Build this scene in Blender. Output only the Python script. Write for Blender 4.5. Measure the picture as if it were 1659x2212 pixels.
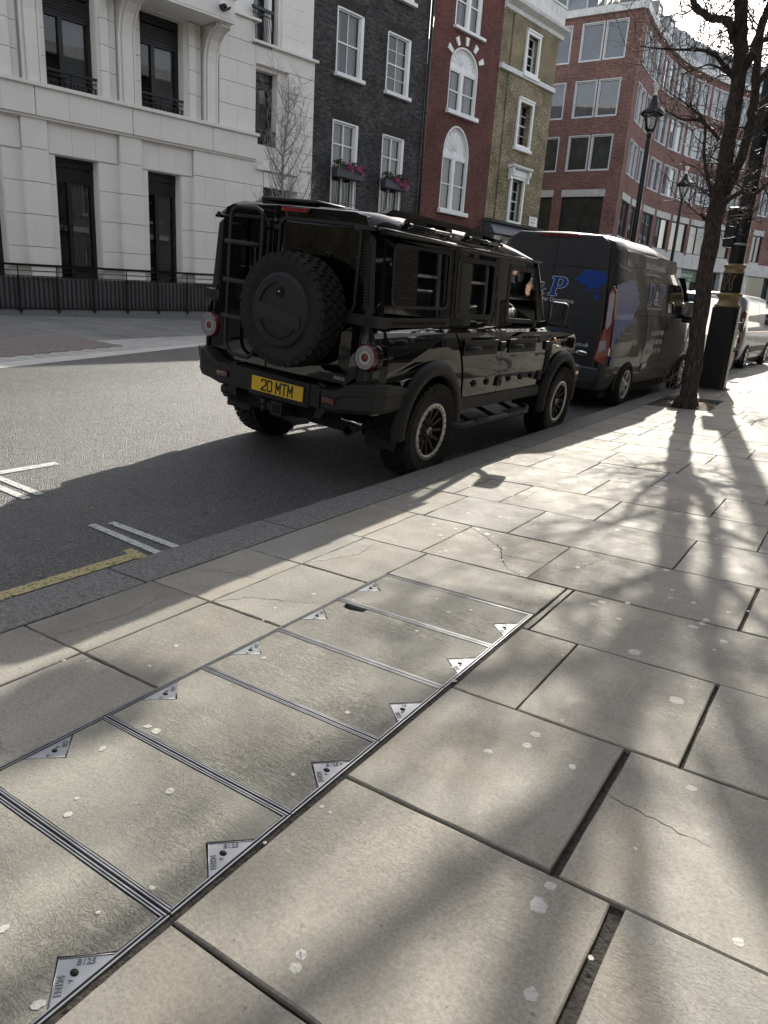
import bpy, bmesh, math, random
from mathutils import Vector, Matrix, noise
from mathutils.geometry import tessellate_polygon
R = math.radians
sc = bpy.context.scene
COL = sc.collection
for o in list(bpy.data.objects): bpy.data.objects.remove(o)
# ---------------------------------------------------------------- camera
CAMZ = 1.33
cam = bpy.data.cameras.new('camera'); co = bpy.data.objects.new('camera', cam); COL.objects.link(co)
_up = Vector((.064, .955, .289)).normalized(); _y = Vector((.555, .207, -.806)); _y = (_y - _up * _y.dot(_up)).normalized(); _x = _y.cross(_up)
m3 = Matrix((_x, _y, _up))
co.matrix_world = Matrix.Translation((0, 0, CAMZ)) @ m3.to_4x4()
cam.sensor_fit = 'HORIZONTAL'; cam.sensor_width = 36; cam.lens = 36 * 1550 / 1659
cam.clip_start = .05; cam.clip_end = 1500
sc.camera = co
# ---------------------------------------------------------------- light
SUN_AZ, SUN_EL = -11.8, 28.7          # azimuth from +Y, clockwise
w = bpy.data.worlds.new('World'); sc.world = w; w.use_nodes = True
nt = w.node_tree; nt.nodes.clear()
sky = nt.nodes.new('ShaderNodeTexSky'); sky.sky_type = 'NISHITA'; sky.sun_disc = False
sky.sun_elevation = R(SUN_EL); sky.sun_rotation = R(SUN_AZ); sky.air_density = 1.0; sky.dust_density = 1.0; sky.ozone_density = 1.0
bg = nt.nodes.new('ShaderNodeBackground'); bg.inputs[1].default_value = .15
wo = nt.nodes.new('ShaderNodeOutputWorld'); hs = nt.nodes.new('ShaderNodeHueSaturation'); hs.inputs['Saturation'].default_value = .5; tn = nt.nodes.new('ShaderNodeMix'); tn.data_type = 'RGBA'; tn.blend_type = 'MULTIPLY'; tn.inputs[0].default_value = 1; tn.inputs[7].default_value = (1.06, 1.0, .95, 1)
nt.links.new(sky.outputs[0], hs.inputs['Color']); nt.links.new(hs.outputs[0], tn.inputs[6]); nt.links.new(tn.outputs[2], bg.inputs[0]); nt.links.new(bg.outputs[0], wo.inputs[0])
sl = bpy.data.lights.new('sun', 'SUN'); sl.energy = 3.5; sl.angle = R(.53); sl.color = (1, .94, .84)
so = bpy.data.objects.new('sun', sl); COL.objects.link(so)
sd = Vector((math.sin(R(SUN_AZ)) * math.cos(R(SUN_EL)), math.cos(R(SUN_AZ)) * math.cos(R(SUN_EL)), math.sin(R(SUN_EL))))
so.rotation_euler = (-sd).to_track_quat('-Z', 'Y').to_euler()
vs = sc.view_settings; vs.view_transform = 'Standard'; vs.look = 'None'; vs.gamma = 1; vs.use_curve_mapping = False; vs.exposure = 1.12
# ---------------------------------------------------------------- helpers
def tag(o, label=None, cat=None, group=None, kind=None):
    if label: o['label'] = label
    if cat: o['category'] = cat
    if group: o['group'] = group
    if kind: o['kind'] = kind
    return o
def empty(name, loc=(0, 0, 0), rot=(0, 0, 0), **k):
    o = bpy.data.objects.new(name, None); COL.objects.link(o); o.location = loc; o.rotation_euler = rot; o.empty_display_size = .2
    return tag(o, **k)
class MB:
    """collects shapes and links them as one mesh object"""
    def __init__(s): s.v = []; s.f = []; s.mi = []; s.sm = []; s.uv = []; s.tone = []; s.ct = .5
    def add(s, vs, fs, mi=0, smooth=False, uvs=None):
        b = len(s.v); s.v += [tuple(p) for p in vs]
        for k, f in enumerate(fs):
            s.f.append([b + i for i in f]); s.mi.append(mi); s.sm.append(smooth); s.uv.append(uvs[k] if uvs else None); s.tone.append(s.ct)
    def box(s, x0, x1, y0, y1, z0, z1, mi=0, bev=0):
        if x0 > x1: x0, x1 = x1, x0
        if y0 > y1: y0, y1 = y1, y0
        if z0 > z1: z0, z1 = z1, z0
        if bev:
            return s.bbox((x0 + x1) / 2, (y0 + y1) / 2, (z0 + z1) / 2, x1 - x0, y1 - y0, z1 - z0, bev, mi)
        s.add([(x0, y0, z0), (x1, y0, z0), (x1, y1, z0), (x0, y1, z0), (x0, y0, z1), (x1, y0, z1), (x1, y1, z1), (x0, y1, z1)],
              [(3, 2, 1, 0), (4, 5, 6, 7), (0, 1, 5, 4), (1, 2, 6, 5), (2, 3, 7, 6), (3, 0, 4, 7)], mi)
    def bbox(s, cx, cy, cz, dx, dy, dz, b, mi=0, M=None, seg=2):
        bm = bmesh.new(); bmesh.ops.create_cube(bm, size=1)
        for v in bm.verts: v.co = Vector((v.co.x * dx, v.co.y * dy, v.co.z * dz))
        bmesh.ops.bevel(bm, geom=bm.edges[:], offset=min(b, .49 * min(dx, dy, dz)), segments=seg, affect='EDGES', profile=.5)
        T = (M or Matrix()) ; T = Matrix.Translation((cx, cy, cz)) @ T
        s.bm(bm, T, mi, True)
    def bm(s, bm, T=None, mi=0, smooth=False):
        T = T or Matrix(); bm.verts.ensure_lookup_table()
        vs = [T @ v.co for v in bm.verts]; idx = {v: i for i, v in enumerate(bm.verts)}
        s.add(vs, [[idx[v] for v in f.verts] for f in bm.faces], mi, smooth); bm.free()
    def tube(s, pts, rad, n=8, mi=0, cap=True, smooth=True):
        pts = [Vector(p) for p in pts]; k = len(pts)
        if not hasattr(rad, '__len__'): rad = [rad] * k
        vs = []; prev = None
        for i, p in enumerate(pts):
            t = (pts[min(i + 1, k - 1)] - pts[max(i - 1, 0)])
            if t.length < 1e-9: t = Vector((0, 0, 1))
            t.normalize()
            if prev is None:
                a = Vector((1, 0, 0)) if abs(t.x) < .8 else Vector((0, 1, 0)); u = t.cross(a).normalized()
            else:
                u = (prev - t * prev.dot(t));
                u = u.normalized() if u.length > 1e-6 else t.orthogonal().normalized()
            prev = u; v2 = t.cross(u)
            for j in range(n):
                a = 2 * math.pi * j / n; vs.append(p + (u * math.cos(a) + v2 * math.sin(a)) * rad[i])
        fs = [(i * n + j, i * n + (j + 1) % n, (i + 1) * n + (j + 1) % n, (i + 1) * n + j) for i in range(k - 1) for j in range(n)]
        if cap: fs += [tuple(range(n))[::-1], tuple((k - 1) * n + j for j in range(n))]
        s.add(vs, fs, mi, smooth)
    def lathe(s, prof, n=24, M=None, mi=0, smooth=True, a0=0, a1=2 * math.pi, mis=None):
        """profile (r, z) round local z"""
        M = M or Matrix(); full = abs(a1 - a0 - 2 * math.pi) < 1e-6; m = n if full else n + 1
        vs = [M @ Vector((r * math.cos(a0 + (a1 - a0) * j / n), r * math.sin(a0 + (a1 - a0) * j / n), z)) for r, z in prof for j in range(m)]
        for i in range(len(prof) - 1):
            fs = [(i * m + j, i * m + (j + 1) % m, (i + 1) * m + (j + 1) % m, (i + 1) * m + j) for j in range(n)]
            if i == 0: base = len(s.v); s.v += [tuple(p) for p in vs]
            for f in fs:
                s.f.append([base + q for q in f]); s.mi.append(mis[i] if mis else mi); s.sm.append(smooth); s.uv.append(None); s.tone.append(s.ct)
    def prism(s, poly, axis, a, b, mi=0, holes=(), smooth=False):
        """poly in the two other axes, extruded along axis from a to b"""
        loops = [poly] + list(holes)
        def P(q, t):
            return (t, q[0], q[1]) if axis == 0 else ((q[0], t, q[1]) if axis == 1 else (q[0], q[1], t))
        flat = [q for l in loops for q in l]
        tris = tessellate_polygon([[Vector((q[0], q[1], 0)) for q in l] for l in loops]); n = len(flat)
        vs = [P(q, a) for q in flat] + [P(q, b) for q in flat]
        fs = [tuple(t) for t in tris] + [tuple(n + i for i in t) for t in tris]
        k = 0
        for l in loops:
            m = len(l); fs += [(k + i, k + (i + 1) % m, n + k + (i + 1) % m, n + k + i) for i in range(m)]; k += m
        s.add(vs, fs, mi, smooth)
    def build(s, name, mats, parent=None, label=None, recalc=True, warp=None, loc=None, weld=False, autos=None, **k):
        me = bpy.data.meshes.new(name); me.from_pydata([tuple(v) for v in s.v], [], s.f)
        if not isinstance(mats, (list, tuple)): mats = [mats]
        for m in mats: me.materials.append(m)
        for p, mi, sm in zip(me.polygons, s.mi, s.sm): p.material_index = mi; p.use_smooth = sm
        ta = me.attributes.new('tone', 'FLOAT', 'FACE')
        for i, t in enumerate(s.tone): ta.data[i].value = t
        uvl = me.uv_layers.new(name='UVMap')
        for p, uv in zip(me.polygons, s.uv):
            nn = p.normal
            for q, li in enumerate(p.loop_indices):
                c = me.vertices[me.loops[li].vertex_index].co
                if uv: uvl.data[li].uv = uv[q]
                elif abs(nn.z) > .75: uvl.data[li].uv = (c.x, c.y)
                elif abs(nn.y) >= abs(nn.x): uvl.data[li].uv = (c.x, c.z)
                else: uvl.data[li].uv = (c.y, c.z)
        if recalc or weld:
            bm = bmesh.new(); bm.from_mesh(me)
            if weld: bmesh.ops.remove_doubles(bm, verts=bm.verts[:], dist=1e-5)
            if recalc: bmesh.ops.recalc_face_normals(bm, faces=bm.faces[:])
            bm.to_mesh(me); bm.free()
        if warp:
            for v in me.vertices: v.co = warp(v.co)
        me.update()
        o = bpy.data.objects.new(name, me); COL.objects.link(o)
        if parent: o.parent = parent
        if loc: o.location = loc
        if autos:
            md = o.modifiers.new('bevel', 'BEVEL'); md.width = autos; md.segments = 2; md.limit_method = 'ANGLE'; md.angle_limit = R(40)
        return tag(o, label=label, **k)
def copy_tree(o, parent=None):
    c = o.copy(); COL.objects.link(c)
    if parent is not None: c.parent = parent
    for ch in [q for q in ALL_CHILD(o)]: copy_tree(ch, c)
    return c
def ALL_CHILD(o): return [q for q in bpy.data.objects if q.parent == o]
def arc(cx, cy, r, a0, a1, n): return [(cx + r * math.cos(R(a0 + (a1 - a0) * i / n)), cy + r * math.sin(R(a0 + (a1 - a0) * i / n))) for i in range(n + 1)]
def rrect(x0, x1, y0, y1, r, n=4):
    return arc(x1 - r, y1 - r, r, 0, 90, n) + arc(x0 + r, y1 - r, r, 90, 180, n) + arc(x0 + r, y0 + r, r, 180, 270, n) + arc(x1 - r, y0 + r, r, 270, 360, n)
def text_mesh(mb, txt, size, M, ext=.002, mi=0, sx=1, align='LEFT', shear=0, offset=0, space=1):
    cu = bpy.data.curves.new('t', 'FONT'); cu.body = txt; cu.size = size; cu.extrude = ext; cu.align_x = align; cu.resolution_u = 3; cu.shear = shear; cu.offset = offset; cu.space_character = space
    ob = bpy.data.objects.new('t', cu); COL.objects.link(ob); bpy.context.view_layer.update()
    dg = bpy.context.evaluated_depsgraph_get(); me = bpy.data.meshes.new_from_object(ob.evaluated_get(dg))
    mb.add([M @ Vector((v.co.x * sx, v.co.y, v.co.z)) for v in me.vertices], [list(p.vertices) for p in me.polygons], mi)
    bpy.data.meshes.remove(me); bpy.data.objects.remove(ob); bpy.data.curves.remove(cu)
def frame(o, x, y):
    """matrix with origin o, x axis, y axis"""
    x = Vector(x).normalized(); y = Vector(y); y = (y - x * y.dot(x)).normalized(); z = x.cross(y)
    return Matrix.Translation(o) @ Matrix((x, y, z)).transposed().to_4x4()
# ---------------------------------------------------------------- materials
class NT:
    def __init__(s, name):
        s.m = bpy.data.materials.new(name); s.m.use_nodes = True; s.t = s.m.node_tree; s.t.nodes.clear()
        s.o = s.t.nodes.new('ShaderNodeOutputMaterial'); s.b = s.t.nodes.new('ShaderNodeBsdfPrincipled'); s.l(s.b.outputs[0], s.o.inputs[0])
    def n(s, ty, **k):
        q = s.t.nodes.new('ShaderNode' + ty)
        for a, b in k.items(): setattr(q, a, b)
        return q
    def l(s, a, b): s.t.links.new(a, b)
    def set(s, node, **k):
        for a, b in k.items():
            i = node.inputs[a.replace('_', ' ')]
            if hasattr(b, 'is_output') or hasattr(b, 'links'): s.l(b, i)
            else: i.default_value = b
    def coord(s, kind='Object'):
        return s.n('TexCoord').outputs[kind]
    def mapv(s, v, scale=(1, 1, 1), rot=(0, 0, 0)):
        q = s.n('Mapping'); s.l(v, q.inputs[0]); q.inputs['Scale'].default_value = scale; q.inputs['Rotation'].default_value = rot; return q.outputs[0]
    def noise(s, v, scale, detail=4, rough=.55, dist=0):
        q = s.n('TexNoise'); s.l(v, q.inputs['Vector']); q.inputs['Scale'].default_value = scale; q.inputs['Detail'].default_value = detail; q.inputs['Roughness'].default_value = rough; q.inputs['Distortion'].default_value = dist; return q.outputs['Fac']
    def ramp(s, f, stops):
        q = s.n('ValToRGB'); s.l(f, q.inputs[0]); e = q.color_ramp.elements
        while len(e) < len(stops): e.new(.5)
        for el, (p, c) in zip(e, stops): el.position = p; el.color = c if len(c) == 4 else (*c, 1)
        return q.outputs[0]
    def mix(s, f, a, b, mode='MIX'):
        q = s.n('Mix', data_type='RGBA', blend_type=mode)
        for i, v in ((0, f), (6, a), (7, b)):
            if hasattr(v, 'links'): s.l(v, q.inputs[i])
            else: q.inputs[i].default_value = v if i == 0 else ((*v, 1) if len(v) == 3 else v)
        return q.outputs[2]
    def math(s, op, a, b=0, c=0):
        q = s.n('Math', operation=op)
        for i, v in enumerate((a, b, c)):
            if hasattr(v, 'links'): s.l(v, q.inputs[i])
            else: q.inputs[i].default_value = v
        return q.outputs[0]
    def bump(s, h, strength=.5, dist=.01, nrm=None):
        q = s.n('Bump'); s.l(h, q.inputs['Height']); q.inputs['Strength'].default_value = strength; q.inputs['Distance'].default_value = dist
        if nrm: s.l(nrm, q.inputs['Normal'])
        return q.outputs[0]
def mat(name, col, rough=.5, metal=0, var=.12, vs=3, bs=0, bd=.002, bst=.5, coat=0, spec=.5, streak=0, fine=0):
    t = NT(name); b = t.b; v = t.coord()
    f = t.noise(v, vs, 6, .6)
    dark = tuple(c * (1 - var) for c in col); lite = tuple(min(1, c * (1 + var)) for c in col)
    c = t.ramp(f, [(.3, dark), (.7, lite)])
    if streak:
        g = t.noise(t.mapv(v, (6, 6, .5)), 2.2, 5, .7); c = t.mix(t.math('MULTIPLY', t.ramp(g, [(.45, (0, 0, 0)), (.75, (1, 1, 1))]), streak), c, tuple(q * .45 for q in col))
    t.l(c, b.inputs['Base Color']); b.inputs['Metallic'].default_value = metal; b.inputs['Specular IOR Level'].default_value = spec
    rr = t.math('MULTIPLY_ADD', t.noise(v, vs * 4, 3), .25 * rough, rough * .88); t.l(rr, b.inputs['Roughness'])
    if bs: t.l(t.bump(t.noise(v, bs, 6, .65), bst, bd), b.inputs['Normal'])
    if coat: b.inputs['Coat Weight'].default_value = coat; b.inputs['Coat Roughness'].default_value = .03
    return t.m
def brick(name, c1, c2, mortar, var=.35, dirt=.3, bw=.225, rh=.075, ms=.011, bst=.7, white=0):
    t = NT(name); uv = t.coord('UV'); wob = t.noise(uv, 9, 3)
    q = t.n('TexBrick'); q.offset = .5; q.squash = .62; q.squash_frequency = 2
    vv = t.n('VectorMath', operation='ADD'); t.l(uv, vv.inputs[0])
    cc = t.n('CombineXYZ'); t.l(t.math('MULTIPLY_ADD', wob, .012, -.006), cc.inputs[0]); t.l(t.math('MULTIPLY_ADD', t.noise(uv, 14, 3), .014, -.007), cc.inputs[1]); t.l(cc.outputs[0], vv.inputs[1])
    t.l(vv.outputs[0], q.inputs['Vector'])
    t.set(q, Color1=(*c1, 1), Color2=(*c2, 1), Mortar=(*mortar, 1), Scale=1.0, Mortar_Size=ms, Mortar_Smooth=.25, Bias=0.0, Brick_Width=bw, Row_Height=rh)
    n1 = t.noise(t.mapv(uv, (4.4, 13.3, 1)), 1.0, 2, .5); n2 = t.noise(uv, .9, 6, .65); n3 = t.noise(uv, 40, 3)
    c = t.mix(1, q.outputs[0], t.ramp(n1, [(.3, (1 - var,) * 3), (.72, (1 + var * .8,) * 3)]), 'MULTIPLY')
    c = t.mix(1, c, t.ramp(n2, [(.35, (1 - dirt,) * 3), (.65, (1.08,) * 3)]), 'MULTIPLY')
    c = t.mix(1, c, t.ramp(n3, [(.3, (.85,) * 3), (.7, (1.12,) * 3)]), 'MULTIPLY')
    if white:
        c = t.mix(t.math('MULTIPLY', t.ramp(t.noise(uv, 2.3, 8, .75), [(.62, (0, 0, 0)), (.72, (1, 1, 1))]), white), c, (.5, .5, .5))
    t.l(c, t.b.inputs['Base Color']); t.b.inputs['Roughness'].default_value = .9; t.b.inputs['Specular IOR Level'].default_value = .25
    h = t.math('SUBTRACT', t.math('MULTIPLY', n3, .35), q.outputs[1])
    t.l(t.bump(h, bst, .012), t.b.inputs['Normal']); return t.m
def glass_dark(name, col=(.02, .025, .03), rough=.02, wav=.02, spec=.8):
    """opaque window pane: a dark room behind reflecting glass"""
    t = NT(name); v = t.coord(); t.b.inputs['Base Color'].default_value = (*col, 1); t.b.inputs['Roughness'].default_value = rough; t.b.inputs['Specular IOR Level'].default_value = spec
    t.b.inputs['Coat Weight'].default_value = .6; t.b.inputs['Coat Roughness'].default_value = .01
    c = t.ramp(t.noise(v, 1.3, 4), [(.35, tuple(q * .6 for q in col)), (.7, tuple(q * 1.6 for q in col))]); t.l(c, t.b.inputs['Base Color'])
    t.l(t.bump(t.noise(v, 1.7, 2, .4), wav, .05), t.b.inputs['Normal']); return t.m
def glass_clear(name, tint=(.55, .6, .58)):
    t = NT(name); tr = t.n('BsdfTransparent'); tr.inputs[0].default_value = (*tint, 1); gl = t.n('BsdfGlossy'); gl.inputs['Roughness'].default_value = .01
    fr = t.n('Fresnel'); fr.inputs[0].default_value = 1.52; mx = t.n('MixShader'); f2 = t.math('MULTIPLY_ADD', fr.outputs[0], 1.1, .03)
    t.l(f2, mx.inputs[0]); t.l(tr.outputs[0], mx.inputs[1]); t.l(gl.outputs[0], mx.inputs[2]); t.l(mx.outputs[0], t.o.inputs[0]); return t.m
def paint(name, col, coat=1, wav=.03, metal=0, rough=.35):
    t = NT(name); v = t.coord(); c = t.ramp(t.noise(v, 2.5, 6, .7), [(.35, tuple(q * .85 for q in col)), (.7, tuple(q * 1.15 + .001 for q in col))]); t.l(c, t.b.inputs['Base Color'])
    t.b.inputs['Metallic'].default_value = metal; t.b.inputs['Roughness'].default_value = rough; t.b.inputs['Coat Weight'].default_value = coat
    if coat == 0: t.b.inputs['Roughness'].default_value = .035; t.b.inputs['Specular IOR Level'].default_value = .5
    t.l(t.math('MULTIPLY_ADD', t.ramp(t.noise(v, 5, 6, .7), [(.5, (0, 0, 0)), (.8, (1, 1, 1))]), .12, .02), t.b.inputs['Coat Roughness'])
    n = t.bump(t.noise(v, 2.2, 2, .4), wav, .06); t.l(n, t.b.inputs['Normal']); t.l(n, t.b.inputs['Coat Normal']); return t.m
def emis(name, col, s):
    t = NT(name); t.b.inputs['Base Color'].default_value = (*col, 1); t.b.inputs['Emission Color'].default_value = (*col, 1); t.b.inputs['Emission Strength'].default_value = s; return t.m
K = {}
K['stone'] = mat('pale_stone', (.80, .77, .715), .85, var=.05, vs=.8, bs=60, bd=.0015, bst=.35, spec=.2, streak=.12)
K['stone_grey'] = mat('grey_stone', (.52, .51, .49), .85, var=.14, vs=2, bs=40, bd=.003, spec=.2, streak=.35)
K['plinth'] = mat('granite_plinth', (.17, .17, .165), .7, var=.2, vs=30, bs=60, bd=.002)
K['dark_brick'] = brick('sooty_dark_brick', (.105, .098, .092), (.055, .054, .055), (.070, .069, .068), var=.55, dirt=.4, white=.14)
K['red_brick'] = brick('painted_red_brick', (.165, .068, .058), (.14, .058, .05), (.125, .062, .054), var=.3, dirt=.28, bst=.5)
K['yellow_brick'] = brick('yellow_stock_brick', (.52, .43, .27), (.40, .33, .20), (.10, .09, .07), var=.35, dirt=.5, ms=.014)
K['modern_brick'] = brick('plum_red_brick', (.24, .105, .085), (.165, .082, .072), (.27, .20, .18), var=.35, dirt=.22, ms=.011)
K['white_paint'] = mat('white_painted_wood', (.78, .78, .76), .5, var=.06, vs=2, bs=30, bd=.001, streak=.18)
K['grey_frame'] = mat('grey_window_frame', (.58, .59, .60), .45, var=.06, vs=3)
K['black_frame'] = mat('black_window_frame', (.012, .012, .013), .4, var=.3)
K['black_iron'] = mat('black_iron', (.010, .010, .011), .38, var=.3, vs=8, bs=25, bd=.001)
K['glass'] = glass_dark('window_glass')
K['glass_sky'] = glass_dark('curved_facade_glass', (.03, .035, .04), wav=.01, spec=1)
K['glass_shop'] = glass_dark('shop_glass', (.02, .025, .025), wav=.02)
K['curtain'] = mat('net_curtain', (.42, .42, .40), .9, var=.2, vs=14)
K['lead'] = mat('lead_roof', (.24, .26, .28), .6, var=.2, vs=1.5, bs=6, bd=.01, streak=.2)
K['fascia'] = mat('shop_fascia_paint', (.055, .06, .068), .5, var=.15)
K['sign_white'] = mat('white_enamel_sign', (.72, .72, .70), .3, var=.03)
K['sign_black'] = mat('black_lettering', (.012, .012, .012), .4, var=.1)
K['sign_red'] = mat('red_lettering', (.45, .02, .02), .4, var=.1)
K['sign_green'] = mat('green_fascia', (.02, .10, .055), .4, var=.15)
K['letter_white'] = mat('white_lettering', (.62, .62, .60), .4, var=.05)
K['render'] = mat('stained_render', (.68, .68, .66), .8, var=.16, vs=2.5, bs=20, bd=.003, streak=.5)
K['leaf'] = mat('box_foliage', (.045, .075, .022), .6, var=.4, vs=30)
K['pink'] = mat('cyclamen_pink', (.50, .10, .28), .6, var=.3, vs=20)
# ---------------------------------------------------------------- ground
def lerp_tab(t, x):
    if x <= t[0][0]: return t[0][1]
    for (a, b), (c, d) in zip(t, t[1:]):
        if x <= c: return b + (d - b) * (x - a) / (c - a)
    return t[-1][1]
KIN = [(-6, -2.52), (4.4, -2.525), (5.3, -2.55), (8.9, -2.61), (13.2, -2.73), (17.7, -2.72), (29.4, -2.9), (38, -3.1), (50, -2.2), (58, .4), (64, 4), (70, 10)]
def kin(y): return lerp_tab(KIN, y)
def kout(y): return kin(y) - .3
def zfoot(x, y=0): return .029 * (x + 2.81) if x < 6 else .255
FAR = [(-30, -4), (-2, -7.4), (5.5, -10.06), (11.8, -12.46), (14.5, -13.0), (22, -12.6), (31.5, -11.6), (35, -13.2), (36.5, -16.5)]
def kfar(y): return lerp_tab(FAR, y)
def zroad(x, y):
    d = kout(y) - x; D = kout(y) - kfar(y); e = min(max(y - 5, 0), 7) * .007
    z = -.12 + .078 * d - .0083 * d * d
    if d > 4.7:
        t = min(1, (d - 4.7) / max(.1, D - 4.7)); z = .063 * (1 - t) + .0 * t
        z -= .035 * t * (1 - t)
    return z + e * max(0, 1 - d / 9)
def road_mat():
    t = NT('asphalt'); v = t.coord(); b = t.b
    vo = t.n('TexVoronoi'); t.l(v, vo.inputs['Vector']); vo.inputs['Scale'].default_value = 120; vo.inputs['Randomness'].default_value = 1
    stone = t.ramp(vo.outputs['Color'], [(.15, (.12, .118, .113)), (.5, (.20, .197, .187)), (.85, (.34, .335, .315))])
    edge = t.ramp(vo.outputs['Distance'], [(.15, (1, 1, 1)), (.6, (.35, .35, .35))])
    c = t.mix(1, stone, edge, 'MULTIPLY'); c = t.mix(1, c, t.ramp(t.noise(v, .6, 6, .65), [(.3, (.78, .78, .79)), (.7, (1.2, 1.19, 1.16))]), 'MULTIPLY')
    c = t.mix(1, c, t.ramp(t.noise(v, 9, 5, .7), [(.35, (.8, .8, .8)), (.65, (1.12, 1.12, 1.12))]), 'MULTIPLY')
    c = t.mix(t.ramp(t.noise(v, 3.1, 2, .5), [(.70, (0, 0, 0)), (.78, (.5, .5, .5))]), c, (.03, .03, .03))
    t.l(c, b.inputs['Base Color']); t.l(t.ramp(vo.outputs['Color'], [(.2, (.62,) * 3), (.8, (.34,) * 3)]), b.inputs['Roughness'])
    h = t.math('ADD', t.math('MULTIPLY', vo.outputs['Distance'], -1), t.math('MULTIPLY', t.noise(v, 30, 4), .8))
    t.l(t.bump(h, 1.0, .009), b.inputs['Normal']); b.inputs['Specular IOR Level'].default_value = 1.0; return t.m
K['asphalt'] = road_mat()
def slab_mat(name, stops, patch=1, bst=.5):
    t = NT(name); v = t.coord(); b = t.b; at = t.n('Attribute'); at.attribute_name = 'tone'
    base = t.ramp(at.outputs['Fac'], stops)
    off = t.n('VectorMath', operation='MULTIPLY_ADD'); cv = t.n('CombineXYZ'); t.l(t.math('MULTIPLY', at.outputs['Fac'], 37), cv.inputs[0]); t.l(t.math('MULTIPLY', at.outputs['Fac'], 91), cv.inputs[1])
    t.l(v, off.inputs[0]); off.inputs[1].default_value = (1, 1, 1); t.l(cv.outputs[0], off.inputs[2]); p = off.outputs[0]
    c = t.mix(1, base, t.ramp(t.noise(p, 1.6, 7, .62, .6), [(.3, (.74, .73, .72)), (.7, (1.16, 1.14, 1.10))]), 'MULTIPLY')
    c = t.mix(t.math('MULTIPLY', t.ramp(t.noise(p, 2.1, 3, .5, 1.2), [(.56, (0, 0, 0)), (.72, (1, 1, 1))]), .28 * patch), c, (.31, .24, .165))
    c = t.mix(1, c, t.ramp(t.noise(p, 110, 4, .7), [(.3, (.76,) * 3), (.7, (1.2,) * 3)]), 'MULTIPLY')
    c = t.mix(t.math('MULTIPLY', t.ramp(t.noise(v, 36, 5, .8), [(.63, (0, 0, 0)), (.68, (1, 1, 1))]), .6), c, (.07, .065, .055))
    c = t.mix(t.math('MULTIPLY', t.ramp(t.noise(v, 24, 4, .85, .6), [(.66, (0, 0, 0)), (.70, (1, 1, 1))]), .35), c, (.48, .46, .42))
    t.l(c, b.inputs['Base Color']); t.l(t.ramp(t.noise(p, 7, 5, .7), [(.3, (.62,) * 3), (.7, (.85,) * 3)]), b.inputs['Roughness']); b.inputs['Specular IOR Level'].default_value = .35
    lay = t.noise(t.mapv(p, (3.0, 9, 1), (0, 0, .5)), 3.2, 8, .72, 2.2); msk = t.ramp(t.noise(p, 1.3, 2), [(.46, (0, 0, 0)), (.66, (1, 1, 1))])
    rid = t.ramp(lay, [(.44, (0, 0, 0)), (.47, (1, 1, 1)), (.53, (1, 1, 1)), (.56, (.3, .3, .3))])
    h = t.math('ADD', t.math('MULTIPLY', t.math('MULTIPLY', rid, msk), .4), t.math('MULTIPLY', t.noise(v, 150, 5, .7), .25))
    h = t.math('ADD', h, t.math('MULTIPLY', t.noise(p, 5, 3), .9))
    t.l(t.bump(h, bst, .009), b.inputs['Normal']); return t.m
K['slab'] = slab_mat('york_stone', [(0, (.265, .255, .225)), (.25, (.335, .322, .28)), (.5, (.295, .288, .26)), (.75, (.345, .325, .275)), (1, (.28, .275, .255))])
K['slab_cover'] = slab_mat('york_stone_tray', [(0, (.27, .265, .235)), (1, (.32, .312, .272))], .2, .9)
K['kerb'] = mat('granite_kerb', (.19, .185, .175), .8, var=.55, vs=70, bs=45, bd=.008, bst=1)
K['grit'] = mat('joint_grit', (.045, .04, .033), .95, var=.6, vs=60, bs=50, bd=.012, bst=1)
K['soil'] = mat('tree_pit_soil', (.16, .125, .085), .95, var=.5, vs=12, bs=25, bd=.03, bst=1)
K['gum'] = None
K['litter'] = mat('dry_leaf_litter', (.30, .27, .22), .8, var=.4, vs=30)
K['galv'] = mat('galvanised_steel', (.34, .35, .36), .45, metal=.8, var=.2, vs=14, bs=60, bd=.0006)
K['line_white'] = mat('road_paint_white', (.60, .60, .57), .7, var=.2, vs=14, bs=90, bd=.003, bst=.8)
K['line_yellow'] = mat('road_paint_yellow', (.50, .42, .20), .7, var=.2, vs=14, bs=90, bd=.003, bst=.8)
def worn(name, col, th=.42):
    t = NT(name); v = t.coord(); t.b.inputs['Base Color'].default_value = (*col, 1); t.b.inputs['Roughness'].default_value = .75
    tr = t.n('BsdfTransparent'); mx = t.n('MixShader'); f = t.ramp(t.noise(v, 55, 8, .8), [(th, (0, 0, 0)), (th + .04, (1, 1, 1))])
    t.l(f, mx.inputs[0]); t.l(tr.outputs[0], mx.inputs[1]); t.l(t.b.outputs[0], mx.inputs[2]); t.l(mx.outputs[0], t.o.inputs[0])
    t.l(t.bump(t.noise(v, 90, 4), .8, .004), t.b.inputs['Normal']); return t.m
K['gum'] = worn('trodden_gum', (.50, .49, .45), .36); K['line_white'] = worn('worn_white_road_paint', (.62, .62, .59)); K['line_yellow'] = worn('worn_yellow_road_paint', (.52, .44, .22))
# far ground sheet
mb = MB(); N = 14; S = 700
mb.add([(-S, -S, -.2), (S, -S, -.2), (S, S, -.2), (-S, S, -.2)], [(0, 1, 2, 3)]); mb.build('ground', K['asphalt'], kind='structure')
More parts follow.
